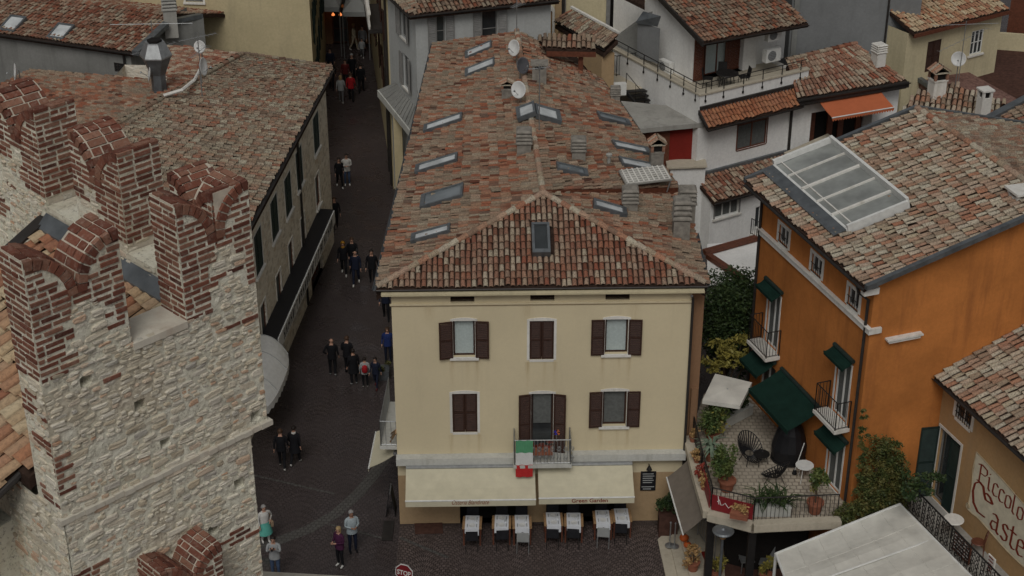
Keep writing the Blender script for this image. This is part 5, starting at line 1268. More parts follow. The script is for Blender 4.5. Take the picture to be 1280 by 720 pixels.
# ------------------------------------------------------------------ tile roofed house with the orange awning
er_ = (P(1132,100,6.3)-P(1000,122,6.3)).normalized(); eA2, eB2 = P(996,123,6.3), P(1134,100,6.3)
rear = thing('awning_house', 'low house with a red tile roof and an orange awning', 'house', (eA2.x, eA2.y, 0))
fu2 = Vector((-er_.y, er_.x, 0)); rA, rB = P(983,76,7.6), P(1070,55,7.6)
tiles(rear, eA2, eB2, rA, rB, [eA2, eB2, rB, rA], 'tile_red', pitch=.2, expo=.34, jit=.6, sink=.04)
m = MB(); beam(m, eA2-U*.3-fu2*.05, eB2-U*.3-fu2*.05, .3, .26, U); build(m, 'eave_beam', M['gutter'], rear)
gutter(rear, [eA2-fu2*.25, eB2-fu2*.25], .09); ridge(rear, [rA, rB], 'tile_red')
FR_ = Fr(eA2+fu2*.5, eB2+fu2*.5); m = MB(); skin(m, FR_, 0, 6.2, [(1.2, 4.6, 2.9, 5.2)], depth=.8); skin(m, Fr(FR_.b, FR_.b+fu2*5), 0, 6.2); skin(m, Fr(FR_.a+fu2*5, FR_.a), 0, 6.2); build(m, 'wall', M['white'], rear)
m = MB(); FR_.box(m, 1.1, 4.7, -.85, -.8, 2.8, 5.3); dk_ = build(m, 'dark_opening', M['dark'], rear)
m = MB()
for x in (1.6, 2.6, 3.2, 4.2): FR_.box(m, x, x+.3, -.78, -.7, 2.9, 5.1)
build(m, 'door_leaves', M['wood'], dk_)
oA = W(1040,150,FR_.p(0,1.7,0),FR_.p(1,1.7,0)); s_a = (oA-FR_.a).dot(FR_.t); oB = W(1118,131,FR_.p(0,1.7,0),FR_.p(1,1.7,0)); s_b = (oB-FR_.a).dot(FR_.t); print('or awn', s_a, oA.z, s_b, oB.z)
awning(rear, FR_, s_a, s_b, .2, oA.z+.6, 1.7, (oA.z+oB.z)/2, .2, 'awnorange', scallop=True)
m = MB(); b0 = P(985,196,4.0); b1 = P(1040,172,4.0); m.column([b0.xy, b1.xy, (b1+fu2*.3).xy, (b0+fu2*.3).xy], 0, 4.0); pw = build(m, 'yard_wall', M['white'], rear)
m = MB(); m.prism([b0-fu2*.08+U*.06, b1-fu2*.08+U*.06, b1+fu2*.38+U*.06, b0+fu2*.38+U*.06], .06); build(m, 'yard_coping', M['travertine'], rear)
chimney(rear, P(1098,73,7.2), .5, .5, .75, .4, 'stack', mat='trim')
# ------------------------------------------------------------------ grey block, pale yellow house, terrace and roofs at upper right
gA, gB = P(984,78,6.0), P(1143,85,6.0); gB = P(1143,78,6.0)
blk = thing('grey_block', 'tall windowless grey plastered building behind the tile roofs', 'building', (gA.x, gA.y, 0))
FGb = Fr((gA.x,gA.y), (gB.x,gB.y)); m = MB(); skin(m, FGb, 0, 17); nb = -FGb.n
for a, b in ((FGb.b, FGb.b+nb*8), (FGb.b+nb*8, FGb.a+nb*8), (FGb.a+nb*8, FGb.a)): skin(m, Fr(a, b), 0, 17)
build(m, 'wall', M['greyb'], blk)
m = MB(); m.prism([FGb.p(-.1,.1,17.1), FGb.p(FGb.L+.1,.1,17.1), FGb.p(FGb.L+.1,-8.1,17.1), FGb.p(-.1,-8.1,17.1)], .2); build(m, 'roof', M['conc'], blk)
x_ = FGb.px(1108,30)[0]; pipe(blk, [FGb.p(x_,.06,16.9), FGb.p(x_,.06,5)], .05)
m = MB(); x2 = FGb.px(1010,10)[0]; FGb.box(m, x2, x2+.5, .05, .5, 16.5, 17.0) if False else FGb.box(m, .1, .35, .0, .12, 5, 16.9); build(m, 'corner_strip', M['grey'], blk)
yA, yB = P(1143,42,8.0), P(1262,12,8.0); fy = (yB-yA).normalized(); uy = Vector((-fy.y, fy.x, 0))
pale = thing('pale_yellow_house', 'pale yellow low house with a tile roof beyond the dark roof terrace', 'house', (yA.x, yA.y, 0))
FY = Fr(yA+uy*.4, yB+uy*.4); c = FY.px(1167,64); o1_ = (c[0]-.45, c[0]+.45, c[1]-1.0, c[1]+.55); c = FY.px(1221,52); o2_ = (c[0]-.42, c[0]+.42, c[1]-.65, c[1]+.6)
m = MB(); skin(m, FY, 0, 7.9, [o1_, o2_], depth=.15); skin(m, Fr(FY.a+uy*6, FY.a), 0, 7.9); skin(m, Fr(FY.b, FY.b+uy*6), 0, 7.9); build(m, 'wall', M['yellow3'], pale)
window(pale, FY, o1_, frame='brown', back='dark', shutters='closed', smat='brown', depth=.1); window(pale, FY, o2_, frame='whitepaint', back='glass', sash=3, depth=.1, bars=1, sill='trim')
uu = lambda p, k: p+uy*k+U*.34*k
roof_plane(pale, [yA, yB, uu(yB,7), uu(yA,7)], yA, yB, mat='tile_warm', pitch=.21, expo=.36); m = MB(); beam(m, yA-U*.22, yB-U*.22, .12, .18, U); build(m, 'eave_board', M['wood'], pale)
dt = [P(1190,86,4.6), P(1246,62,4.6), P(1300,66,4.6), P(1300,135,4.6), P(1262,126,4.6)]
ter = thing('dark_roof_terrace', 'dark stained flat roof terrace with a low mottled parapet', 'terrace', (dt[0].x, dt[0].y, 0))
m = MB(); m.column([p.xy for p in dt], 0, 4.6); build(m, 'flat_roof', M['brickdark'], ter)
f8 = Fr(dt[1], dt[2]); m = MB(); f8.box(m, 0, 8, -.2, 0, 4.6, 5.5); build(m, 'parapet', M['yellow3'], ter)
f9 = Fr(P(1258,40,5.6), P(1300,40,5.6)); f9 = Fr(f8.p(.6,-3,0), f8.p(9,-3,0)); m = MB(); skin(m, f9, 0, 12, [(1.2,6,5.4,8.4)], depth=.3); rw = build(m, 'rear_wall', M['wood'], ter); window(rw if False else ter, f9, (1.2,6,5.4,8.4), frame='whitepaint', back='glass', sash=3, depth=.2)
pk = [P(1104,72,5.3), P(1122,68,5.3), P(1200,84,5.0), P(1272,124,4.9), P(1262,140,4.9), P(1165,112,5.2)]
m = MB(); m.prism(pk, .3); pks = thing('shingle_roof', 'narrow pinkish shingle roof strip between the tile roofs', 'roof', (pk[0].x, pk[0].y, 0)); build(m, 'shingle_slope', M['shingle'], pks)
m = MB(); beam(m, pk[0]+U*.0, pk[5]+U*.0, .25, .2, U); build(m, 'gutter', M['zinc'], pks); m = MB(); m.column([((p-Vector((8.5,50,0))).xy*.995+Vector((8.5,50))) for p in pk], 0, 4.7); build(m, 'wall', M['conc'], pks)
# tiled roof with chimneys behind the orange house
zS = 10.0
sq = [P(1120,150,9.4), P(1222,160,9.4), P(1262,127,10.6), P(1185,103,10.6), P(1150,112,10.4)]
sp = [P(1118,148,9.5), P(1225,160,9.5)]; sn = (sp[1]-sp[0]).normalized(); su = Vector((-sn.y,sn.x,0))
pS = lambda u, v: PL(u, v, sp[0], sp[1], sp[0]+su+U*.35)
so_ = [sp[0], sp[1], pS(1258,128), pS(1188,104), pS(1150,112)]
nbr = thing('neighbour_house', 'tile roofed house with two chimneys behind the orange house', 'house', (sp[0].x, sp[0].y, 0))
roof_plane(nbr, so_, sp[0], sp[1], mat='tile_pale', pitch=.21, expo=.36)
cxy = sum((Vector((p.x,p.y,0)) for p in so_), Vector((0,0,0)))/5
m = MB(); m.column([(cxy+(Vector((p.x,p.y,0))-cxy)*.9).xy for p in so_], 0, 9.2); build(m, 'wall', M['ochre'], nbr)
chimney(nbr, pS(1170,118), .55, .5, 1.25, .3, 'tiles', mat='trim', sub=.6); chimney(nbr, pS(1227,148), .42, .42, 1.25, .3, 'slab', mat='trim', sub=.6)
tq = [P(1222,160,10.6), P(1290,124,11.2), P(1330,205,10.6), P(1300,215,10.3)]
nb2 = thing('right_edge_house', 'tile roofed house beyond the ridge of the orange house at the right edge', 'house', (tq[0].x, tq[0].y, 0))
roof_plane(nb2, tq, tq[0], tq[3], mat='tile_mix', pitch=.21, expo=.36); m = MB(); cxy = sum((Vector((p.x,p.y,0)) for p in tq), Vector((0,0,0)))/4; m.column([(cxy+(Vector((p.x,p.y,0))-cxy)*.85).xy for p in tq], 0, 9.9); build(m, 'wall', M['ochre'], nb2)
m = MB(); beam(m, tq[0], tq[1], .3, .25, U); build(m, 'flashing', M['zinc'], nb2)
# ------------------------------------------------------------------ buildings behind the main roof (top centre)
kA, kB = P(612,52,8.5), P(700,52,8.5)
y5 = 76.5
def vpt(u, v, y): r = ray(u, v); t = y/r.y; return CAM+r*t
ycr = thing('cream_house', 'cream plastered house with an arched window behind the long roof', 'house', (1.0, y5, 0))
FK = Fr((vpt(652,30,y5).x, y5), (vpt(706,30,y5).x, y5+.3)); ar = FK.rect(682,14,690,50); m = MB(); skin(m, FK, 0, 15, [ar], depth=.2); skin(m, Fr(FK.a+Vector((0,8,0)), FK.a), 0, 15); skin(m, Fr(FK.b, FK.b+Vector((0,8,0))), 0, 15); build(m, 'wall', M['yellow'], ycr)
window(ycr, FK, ar, frame='tanwood', back='tanwood', sash=2, surround='trim', sw=.12, arch=.25, depth=.15)
m = MB()
for u in (665, 698): x = FK.px(u, 20)[0]; FK.box(m, x-.18, x+.18, .0, .12, 0, 15)
build(m, 'pilaster', M['tan'], ycr)
pipe(ycr, [FK.p(FK.L-.1,.1,14), FK.p(FK.L-.1,.1,6)], .09)
y6 = 77.0; plain_ = thing('cream_rear_house', 'cream house with a tiled lean-to and roof gear at the top', 'house', (5.0, y6, 0))
FK2 = Fr((vpt(707,30,y6).x, y6), (vpt(812,30,y6).x, y6+1.0)); dr = FK2.rect(763,-6,769,38); m = MB(); skin(m, FK2, 0, 10.9, [dr], depth=.3); skin(m, Fr(FK2.b, FK2.b+Vector((0,8,0))), 0, 10.9); build(m, 'wall', M['yellow3'], plain_)
window(plain_, FK2, dr, frame='greyshut', back='dark', sash=1, surround='greyshut', sw=.2, depth=.2)
lt = [P(694,25,8.6), P(755,61,8.6), P(773,44,9.2), P(714,12,9.2)]
tiles(plain_, lt[0], lt[1], lt[3], lt[2], lt, 'tile_old', pitch=.2, expo=.34, name='lean_to_tiles', sink=.04); gutter(plain_, [lt[0]-U*.03, lt[1]-U*.03], .08)
m = MB(); beam(m, lt[3]+U*.08, lt[2]+U*.08, .12, .1, U); build(m, 'lean_to_coping', M['trim'], plain_)
m = MB(); cq_ = sum((Vector((p.x,p.y,0)) for p in lt), Vector((0,0,0)))/4; m.column([(cq_+(Vector((p.x,p.y,0))-cq_)*.9).xy for p in lt], 0, 8.3); build(m, 'lean_to_wall', M['tan'], plain_)
ob = [P(778,-6,10.2), P(806,8,10.2), P(806,-22,11.0), P(770,-22,11.0)]; roof_plane(plain_, ob, ob[0], ob[1], mat='tile_warm', pitch=.2, name='upper_tiles')
y7 = 75.0; gy = thing('grey_side_wall', 'grey brown gable wall with a small metal hood beside the white house', 'wall', (7, y7, 0))
F9 = Fr((vpt(770,60,y7).x, y7), (vpt(816,60,y7).x, y7-.5)); m = MB(); zt1, zt0 = F9.px(803,10)[1], F9.px(772,48)[1]
m.q([F9.a, F9.b, F9.b+U*zt1, F9.a+U*zt0]); m.q([F9.a, F9.a+U*zt0, F9.a+U*zt0+Vector((0,.3,0)), F9.a+Vector((0,.3,0))]); m.q([F9.a+U*zt0, F9.b+U*zt1, F9.b+U*zt1+Vector((0,.3,0)), F9.a+U*zt0+Vector((0,.3,0))]); m.q([F9.a+Vector((0,.3,0)), F9.b+Vector((0,.3,0)), F9.b+U*zt1+Vector((0,.3,0)), F9.a+U*zt0+Vector((0,.3,0))]); build(m, 'wall', M['grey'], gy)
hd = [P(795,27,9.2), P(822,32,9.2), P(826,20,9.7), P(804,14,9.7)]; m = MB(); m.prism(hd, .06); build(m, 'metal_hood', M['zinc'], gy); m = MB(); m.column([(hd[0]+Vector((.1,.2,0))).xy, (hd[1]+Vector((-.2,.2,0))).xy, (hd[2]).xy, (hd[3]).xy], 7.4, 9.1); build(m, 'cabinet', M['greyb'], gy)
# ------------------------------------------------------------------ grey white house left of the long roof
Cg = P(519,15,10.4); Cg.z = 0; g1 = Vector((sin(R(72)),cos(R(72)),0)); g2v = Vector((-sin(R(22)),cos(R(22)),0))
gh = thing('grey_white_house', 'grey white house with grey shutters at the bend of the lane', 'house', (Cg.x, Cg.y, 0))
FGf = Fr(Cg, Cg+g1*6.4); FGl = Fr(Cg+g2v*4.0, Cg)
fo = [FGf.rect(545,18,557,60), FGf.rect(602,12,622,60)]
def lwin(u, v, w, h): c = FGl.px(u, v); return (c[0]-w/2, c[0]+w/2, c[1]-h/2, c[1]+h/2)
lo_ = [lwin(505,28,.8,1.5), lwin(508,90,.8,1.6)]
m = MB(); skin(m, FGf, 0, 10.3, fo, depth=.2); skin(m, FGl, 0, 10.3, lo_, depth=.2); skin(m, Fr(FGf.b, FGf.b+g2v*6), 0, 10.3); build(m, 'wall', M['greyw'], gh)
for o in fo: window(gh, FGf, o, frame='greyshut', back='glass', sash=1, shutters='open', smat='greyshut', swid=.4, depth=.15, bars=1)
for o in lo_: window(gh, FGl, o, frame='greyshut', back='glass', sash=1, shutters='open', smat='greyshut', swid=.42, depth=.15, sill='trim')
ge = [Cg-g1*.4-g2v*.45+U*10.4, Cg+g1*6.6-g2v*.45+U*10.4]; bk_ = lambda p, k: p+g2v*k+U*.3*k
roof_plane(gh, [ge[0], ge[1], bk_(ge[1],4), bk_(ge[0]+g1*3.2,4)], ge[0], ge[1], mat='tile_mix', pitch=.2, expo=.34)
el = [ge[0]+g2v*4.6, ge[0], bk_(ge[0]+g1*3.2,4), bk_(ge[0]+g1*3.2,4)+g2v*1.5]
roof_plane(gh, el, el[0], el[1], mat='tile_old', pitch=.2, expo=.34, name='side_roof_tiles')
gutter(gh, [ge[0]-g2v*.05, ge[1]-g2v*.05], .07); gutter(gh, [ge[0]+g2v*4.6-g1*.05, ge[0]-g1*.05], .07)
lnt = [P(473,112,5.2), P(513,162,5.2), P(524,128,5.9), P(494,103,5.9)]
m = MB(); n = 12
for k in range(n):
    a, b = k/n+.006, (k+1)/n-.006; z_ = U*random.uniform(0,.025); m.prism([lnt[0].lerp(lnt[1],a)+z_, lnt[0].lerp(lnt[1],b)+z_, lnt[3].lerp(lnt[2],b)+z_, lnt[3].lerp(lnt[2],a)+z_], .05)
ln = build(m, 'lean_to_boards', M['grey'], gh); m = MB(); beam(m, lnt[0]-U*.35, lnt[1]-U*.35, .12, .34, U); build(m, 'lean_to_fascia', M['ledge'], ln)
for p in (lnt[1], lnt[0].lerp(lnt[1],.5)): m = MB(); m.box(p.x-.05, p.x+.35, p.y-.1, p.y+.3, 0, 4.9); build(m, 'lean_to_post', M['yellow2'], gh)
m = MB(); FGl.box(m, .3, 3.7, .0, .03, 0, 2.5); build(m, 'shop_opening', M['dark'], gh)
# lane houses beyond
Lb = Cg+g2v*4.0-g1*.05; lnr = Fr(Vector((-9.0,99,0)), Lb); LQ = lnr.L-17.4
lane = thing('lane_house', 'narrow yellow lane house with a white balustrade balcony', 'house', (Lb.x, Lb.y, 0))
ow = [(LQ+15.2+k*-3.2, LQ+16.1+k*-3.2, z, z+1.8) for k in range(4) for z in (3.6, 6.6)]
m = MB(); skin(m, lnr, 0, 13, ow, depth=.2); skin(m, Fr(lnr.b, lnr.b+g1*1.5), 0, 13); build(m, 'wall', M['yellow2'], lane)
for o in ow: window(lane, lnr, o, frame='brown', back='glass', sash=2, shutters='open', smat='brown', swid=.4, depth=.15)
bb = lnr.px(478,42); zbx = 7.2; m = MB(); lnr.box(m, bb[0]-1.6, bb[0]+2.3, 0, .8, zbx-.2, zbx); ba = build(m, 'balcony', M['gutter'], lane)
m = MB(); x = bb[0]-1.55
while x < bb[0]+2.25: m.lathe([(.04,0),(.07,.15),(.035,.5),(.05,.75)], lnr.p(x,.72,zbx), 8); x += .2
lnr.box(m, bb[0]-1.6, bb[0]+2.3, .64, .8, zbx+.75, zbx+.85); build(m, 'balustrade', M['trim'], ba)
pipe(lane, [lnr.p(lnr.L-.3,.08,12.9), lnr.p(lnr.L-.3,.08,.1)], .06); pipe(lane, [lnr.p(lnr.L-1.9,.08,7), lnr.p(lnr.L-1.9,.08,.1)], .06)
# yellow house left of the lane
yc = Vector((-9.75,77,0)); yh = thing('yellow_lane_house', 'large yellow plastered house at the top behind the left roofs', 'house', yc)
fy1 = Fr((-27,78.5), yc); fy2 = Fr(yc, yc+Vector((-1.9,24,0))); wy = fy1.rect(230,-22,254,3)
so2 = [(k*3.+1.2, k*3.+2.1, z, z+1.7) for k in range(6) for z in (3.4, 6.4)]
m = MB(); skin(m, fy1, 0, 13.5, [wy], depth=.2); skin(m, fy2, 0, 13.5, so2, depth=.2); build(m, 'wall', M['yellow2'], yh)
window(yh, fy1, wy, frame='greyshut', back='glass', sash=2, surround='trim', sw=.1, depth=.15, sill='trim')
for o in so2: window(yh, fy2, o, frame='brown', back='glass', sash=2, shutters='open', smat='darkgreen', swid=.4, depth=.15)
m = MB(); m.prism([(-27,78.4,13.6), (-9.4,76.7,13.6), (-11.4,101,13.6), (-27,101,13.6)], .2); build(m, 'roof', M['terracotta'], yh)
# the end of the lane
ye = 95.3; eh = thing('lane_end_house', 'dim house closing the far end of the lane with a lit shop door', 'house', (-9, ye, 0))
fe = Fr((-16,ye), (-5,ye)); od = fe.rect(415,26,437,70); od = (od[0], od[1], 0, 3.6)
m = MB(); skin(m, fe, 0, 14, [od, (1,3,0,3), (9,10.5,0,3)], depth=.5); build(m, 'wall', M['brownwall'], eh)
m = MB(); fe.box(m, 0, 11, -.6, -.5, 0, 4); build(m, 'interior', M['dark'], eh); window(eh, fe, od, frame='wood', back='glass', sash=2, depth=.3, bars=3, name='shop_door')
lm = NT('lamp_glow'); lm.b.inputs['Emission Color'].default_value = (1,.28,.07,1); lm.b.inputs['Emission Strength'].default_value = 1.6; M['glow'] = lm.mat
for i, (u, lab) in enumerate(((416.5, 'small orange shop lamp, left of the pair over the far lane door'), (425.5, 'small orange shop lamp, right of the pair over the far lane door'))):
    p = vpt(u, 19, ye-.5); m = MB(); m.lathe([(.02,.16),(.09,.06),(.10,0),(.03,-.04)][::-1], p, 10); build(m, 'shop_lamp', M['glow'], None, smooth=True, label=lab, cat='lamp', group='lamps over the far shop door')
def gazebo(u0, u1, v, y, name, lab):
    a, b = vpt(u0, v, y), vpt(u1, v, y); c = (a+b)/2+Vector((0,1.2,.7)); t = thing(name, lab, 'awning', ((a.x+b.x)/2, y+1.2, 0), 'pale canopies at the far end of the lane')
    m = MB(); d = [a, b, b+Vector((0,2.4,0)), a+Vector((0,2.4,0))]
    for i in range(4): m.q([d[i], d[(i+1) % 4], c])
    build(m, 'canopy_top', M['greycanvas'], t); m = MB()
    for i in range(4): p, q = d[i], d[(i+1) % 4]; m.q([p, q, q-U*.28, p-U*.28])
    build(m, 'valance', M['greycanvas'], t)
    for p in d: m = MB(); m.tube([Vector((p.x,p.y,0)), p], .035, 6); build(m, 'leg', M['steel'], t)
gazebo(394, 424, 9, 93.2, 'shop_canopy', 'pale peaked market canopy, left of the pair closing the lane'); gazebo(428, 460, 15, 92.6, 'shop_canopy', 'pale peaked market canopy, right of the pair closing the lane')
# ------------------------------------------------------------------ top left grey house
tA, tB = P(-60,34,9.0), P(165,66,9.0); tl = thing('grey_left_house', 'grey plastered house with a zinc edged tile roof at upper left', 'house', (tB.x, tB.y, 0))
FT = Fr(tA+Vector((0,.3,0)), tB+Vector((-.15,.3,0))); tt = (tB-tA).normalized(); tu = Vector((-tt.y,tt.x,0))
gv = W(203,30,tB,tB+tu); k0 = (gv-tB).dot(tu); pt2 = (gv.z-9)/((gv-tB).dot(tu)); wr2 = (W(254,19,tB,tB+tu)-tB).dot(tu); print('TL pitch', pt2, (gv-tB).dot(tu))
tw_ = FT.rect(142,78,160,92); FT2 = Fr(FT.b, FT.b+tu*5)
m = MB(); skin(m, FT, 0, 8.95, [tw_], depth=.1); m.q([FT2.a, FT2.b, FT2.b+U*8.9, FT2.a+U*8.95]); m.q([FT2.a+U*8.9, FT2.b+U*8.9, FT2.b+U*(8.95+pt2*k0), FT2.a+tu*k0+U*(8.95+pt2*k0), FT2.a+U*8.95]); gw = P(254,20,8.95+pt2*k0); m.q([FT2.a+tu*k0, Vector((gw.x,gw.y,0)), gw, FT2.a+tu*k0+U*(8.95+pt2*k0)]); build(m, 'wall', M['grey'], tl)
w_ = window(tl, FT, tw_, frame='gutter', back='glass', sash=4, depth=.1, bars=2)
tv = lambda p, k, e=0.: p+tu*k+tt*e*0+U*pt2*k; KR = k0*1.35
roof_plane(tl, [tA, tB, tv(tB,KR,1.2), tv(tA,KR)], tA, tB, mat='tile_red', pitch=.2, expo=.34)
bk5 = lambda p: p+tu*5-U*1.6
roof_plane(tl, [tv(tB,KR,1.2), bk5(tv(tB,KR,1.2)), bk5(tv(tA,KR)), tv(tA,KR)], bk5(tv(tA,KR)), bk5(tv(tB,KR,1.2)), mat='tile_red', name='rear_roof_tiles')
m = MB(); strip(m, tB-U*.1, tv(tB,k0)-U*.1, .34, .2, tt); strip(m, tv(tB,k0)-U*.1, gw-U*.1, .3, .2, -tt); build(m, 'verge_flashing', M['zinc'], tl); gutter(tl, [tA-tu*.06, tB-tu*.06], .09); pipe(tl, [FT.p(FT.L-.3,.1,8.9), FT.p(FT.L-.3,.1,5)], .06)
for u, v in ((17,32), (77,42)): c = PL(u, v, tA, tB, tv(tA,5)); skylight(tl, c, tt, tu+U*.32, .7, .9, 'skyglass')
chimney(tl, PL(213,24,tA,tB,tv(tA,5)), .6, .6, 1.1, .2, 'stack', mat='conc', sub=.8)
# ================================================================== PLANTS
def leaves(mb, c, rx, ry, rz, n, size, rg, shell=.55):
    cl = [(Vector((rg.uniform(-1,1), rg.uniform(-1,1), rg.uniform(-1,1)))) for _ in range(max(3, n//55))]
    for i in range(n):
        k = cl[rg.randrange(len(cl))]; p = k*.72+Vector((rg.gauss(0,.24), rg.gauss(0,.24), rg.gauss(0,.22)))
        if p.length > 1.15: p = p.normalized()*rg.uniform(.8, 1.12)
        q = Vector(c)+Vector((p.x*rx, p.y*ry, p.z*rz)); s = size*rg.uniform(.6, 1.4)
        a = Vector((rg.uniform(-1,1), rg.uniform(-1,1), rg.uniform(-.6,.6))).normalized(); b = a.cross(Vector((rg.uniform(-1,1), rg.uniform(-1,1), rg.uniform(-1,1)))).normalized()
        mb.q([q-a*s, q-b*s*.45, q+a*s, q+b*s*.45])
def bush(name, label, cat, blobs, mat, n, size, base=None, trunk=None, group=None, extra=None, seed=1):
    rg = random.Random(seed); c0 = Vector(blobs[0][:3]) if base is None else Vector(base)
    t = thing(name, label, cat, c0, group); m = MB(); tot = sum(b[3]*b[5] for b in blobs)
    for b in blobs: leaves(m, b[:3], b[3], b[4], b[5], int(n*b[3]*b[5]/tot), size, rg)
    build(m, 'crown', M[mat], t)
    if extra:
        m = MB()
        for b in extra[1]: leaves(m, b[:3], b[3], b[4], b[5], extra[2], size, rg)
        build(m, 'blossom' if extra[0] != 'leafy' else 'yellow_leaves', M[extra[0]], t)
    m = MB()
    top = Vector(blobs[0][:3]); b0 = c0
    m.tube([b0, b0.lerp(top,.5)+Vector((.03,.02,0)), top], [trunk or .06, (trunk or .06)*.75, (trunk or .06)*.4], 7)
    for b in blobs[:5]: m.tube([b0.lerp(top,.45), Vector(b[:3])], [(trunk or .06)*.5, (trunk or .06)*.2], 5)
    build(m, 'trunk', M['bark'], t); return t
def pot(par, c, r=.22, h=.35, mat='terracotta', name='pot'):
    m = MB(); m.lathe([(r*.7,0), (r*.95,h*.85), (r*1.1,h*.86), (r*1.1,h), (r*.9,h), (r*.88,h*.9)], c, 14); return build(m, name, M[mat], par)
g0 = P(915,470,1.0)
gx = lambda u, v, z: P(u, v, z)
bl = []; rg = random.Random(21)
for u, v, z, r in ((905,372,6.2,1.1), (930,382,5.9,1.1), (915,405,5.2,1.2), (938,412,4.8,1.0), (900,400,5.0,1.0), (925,360,6.0,.9), (940,362,5.7,.8), (897,430,4.2,.9), (925,440,3.9,1.1)):
    p = P(u, v, z); bl.append((p.x, p.y, p.z, r, r, r*.85))
bush('garden_tree', 'dense dark green garden tree between the yellow and orange houses', 'tree', bl, 'leafd', 16000, .07, base=(bl[2][0], bl[2][1]+.3, 0), trunk=.16)
bl = []
for u, v, z, r in ((905,425,5.0,.7), (928,412,5.3,.55), (893,445,4.4,.6), (918,440,4.7,.6), (940,425,5.0,.4)):
    p = P(u, v, z)-Vector((0,.5,0)); bl.append((p.x, p.y, p.z, r, r*.6, r*.5))
bush('garden_shrub', 'yellow leaved shrub in front of the dark garden tree', 'shrub', bl, 'leafy', 1300, .08, base=(bl[0][0], bl[0][1]+.4, 0), trunk=.07, seed=5)
# vine on the orange wall
vb = []
for u, v, r in ((1100,556,.42), (1112,566,.45), (1120,585,.45), (1100,582,.5), (1092,600,.5), (1118,606,.5), (1104,622,.5), (1082,628,.45), (1064,640,.42), (1122,628,.45), (1090,645,.5), (1050,648,.35), (1079,578,.22), (1080,566,.2), (1079,555,.18), (1080,544,.17), (1079,533,.15), (1080,522,.14), (1079,512,.12), (1079,590,.25), (1078,602,.28), (1077,614,.3), (1110,645,.45)):
    p = W(u, v, FG.p(0,.35,0), FG.p(1,.35,0)) if u > 1085 else W(u, v, FG.p(0,.5,0), FG.p(1,.5,0)); vb.append((p.x, p.y, p.z, r, r*.6, r*.95))
bush('climbing_vine', 'bushy climbing vine turning yellow at the corner of the orange house', 'vine', vb, 'leafv', 16000, .048, base=(vb[4][0], vb[4][1]+.2, 0), trunk=.08, seed=9)
bb = [(P(1148,612,4.8)[:]+(.5,.5,.35)), (P(1165,598,4.8)[:]+(.4,.4,.25)), (P(1135,590,4.6)[:]+(.4,.4,.3))]
bush('balcony_shrub', 'small sparse shrub behind the scrolled iron balcony', 'shrub', bb, 'leafd', 900, .07, base=bb[0][:3], trunk=.03, seed=12)
# terrace plants
def potted(u, v, z, r, hgt, name, label, mat, n, size, potmat='terracotta', pr=.22, ph=.35, seed=3, tall=1.3, cat='potted plant', group=None, leaf2=None):
    p = P(u, v, z); t = thing(name, label, cat, p, group); pot(t, p, pr, ph, potmat); rg = random.Random(seed); m = MB()
    c = p+U*hgt
    for k in range(4): leaves(m, c+Vector((rg.uniform(-.4,.4)*r, rg.uniform(-.4,.4)*r, rg.uniform(-.5,.5)*r*tall)), r*.65, r*.65, r*.6*tall, n//4, size, rg)
    build(m, 'foliage', M[mat], t)
    if leaf2: m = MB(); leaves(m, c, r*.9, r*.9, r*tall*.9, n//7, size, rg); build(m, 'yellow_leaves', M[leaf2], t)
    m = MB(); m.tube([p+U*ph*.8, c], [.03, .02], 6); 
    for k in range(3): m.tube([p.lerp(c,.6), c+Vector((rg.uniform(-.5,.5)*r, rg.uniform(-.5,.5)*r, r*.3))], [.015,.008], 4)
    build(m, 'stem', M['bark'], t); return t
Z = ZT_+.02
GP = 'plants on the roof terrace'
potted(890,550,Z,.58,.95,'lemon_tree','leafy potted tree with yellow tinges at the back left corner of the terrace','leaf',2400,.055,seed=31,group=GP,leaf2='leafy',pr=.25)
potted(908,612,Z,.60,.95,'lemon_tree','bushy potted tree beside the left railing above the red banner','leaf',1500,.06,seed=32,group=GP,pr=.28,ph=.4)
potted(1018,640,Z,.42,1.15,'lemon_tree','slender potted tree with a bare stem at the front right of the terrace','leaf',800,.055,seed=33,group=GP,leaf2='leafy',pr=.26,ph=.42)
def spiky(u, v, z, label, n, L, mat, seed, potmat=None, name='agave', w=.05, sc=1., up=.5):
    p = P(u, v, z); t = thing(name, label, 'potted plant', p, GP); rg = random.Random(seed); h0 = .0
    if potmat: pot(t, p, .2*sc, .3*sc, potmat); h0 = .28*sc
    m = MB(); c = p+U*h0
    for k in range(n):
        a = rg.uniform(0, 2*pi); e = rg.uniform(.15, 1.)*up; d = Vector((cos(a), sin(a), 0)); l = L*rg.uniform(.7,1.15); s = Vector((-sin(a),cos(a),0))*w*.5
        p1 = c+d*l*.35*cos(e)+U*l*(.5*e+.25); p2 = c+d*l*cos(e*.7)+U*l*(e*.7-.05)
        m.q([c-s*.6, c+s*.6, p1+s, p1-s]); m.q([p1-s, p1+s, p2+s*.1, p2-s*.1])
    build(m, 'leaves', M[mat], t); return t
spiky(888,575,Z,'grey green agave in a pot against the left railing',34,.75,'agave',41,'terracotta',up=1.1,w=.09)
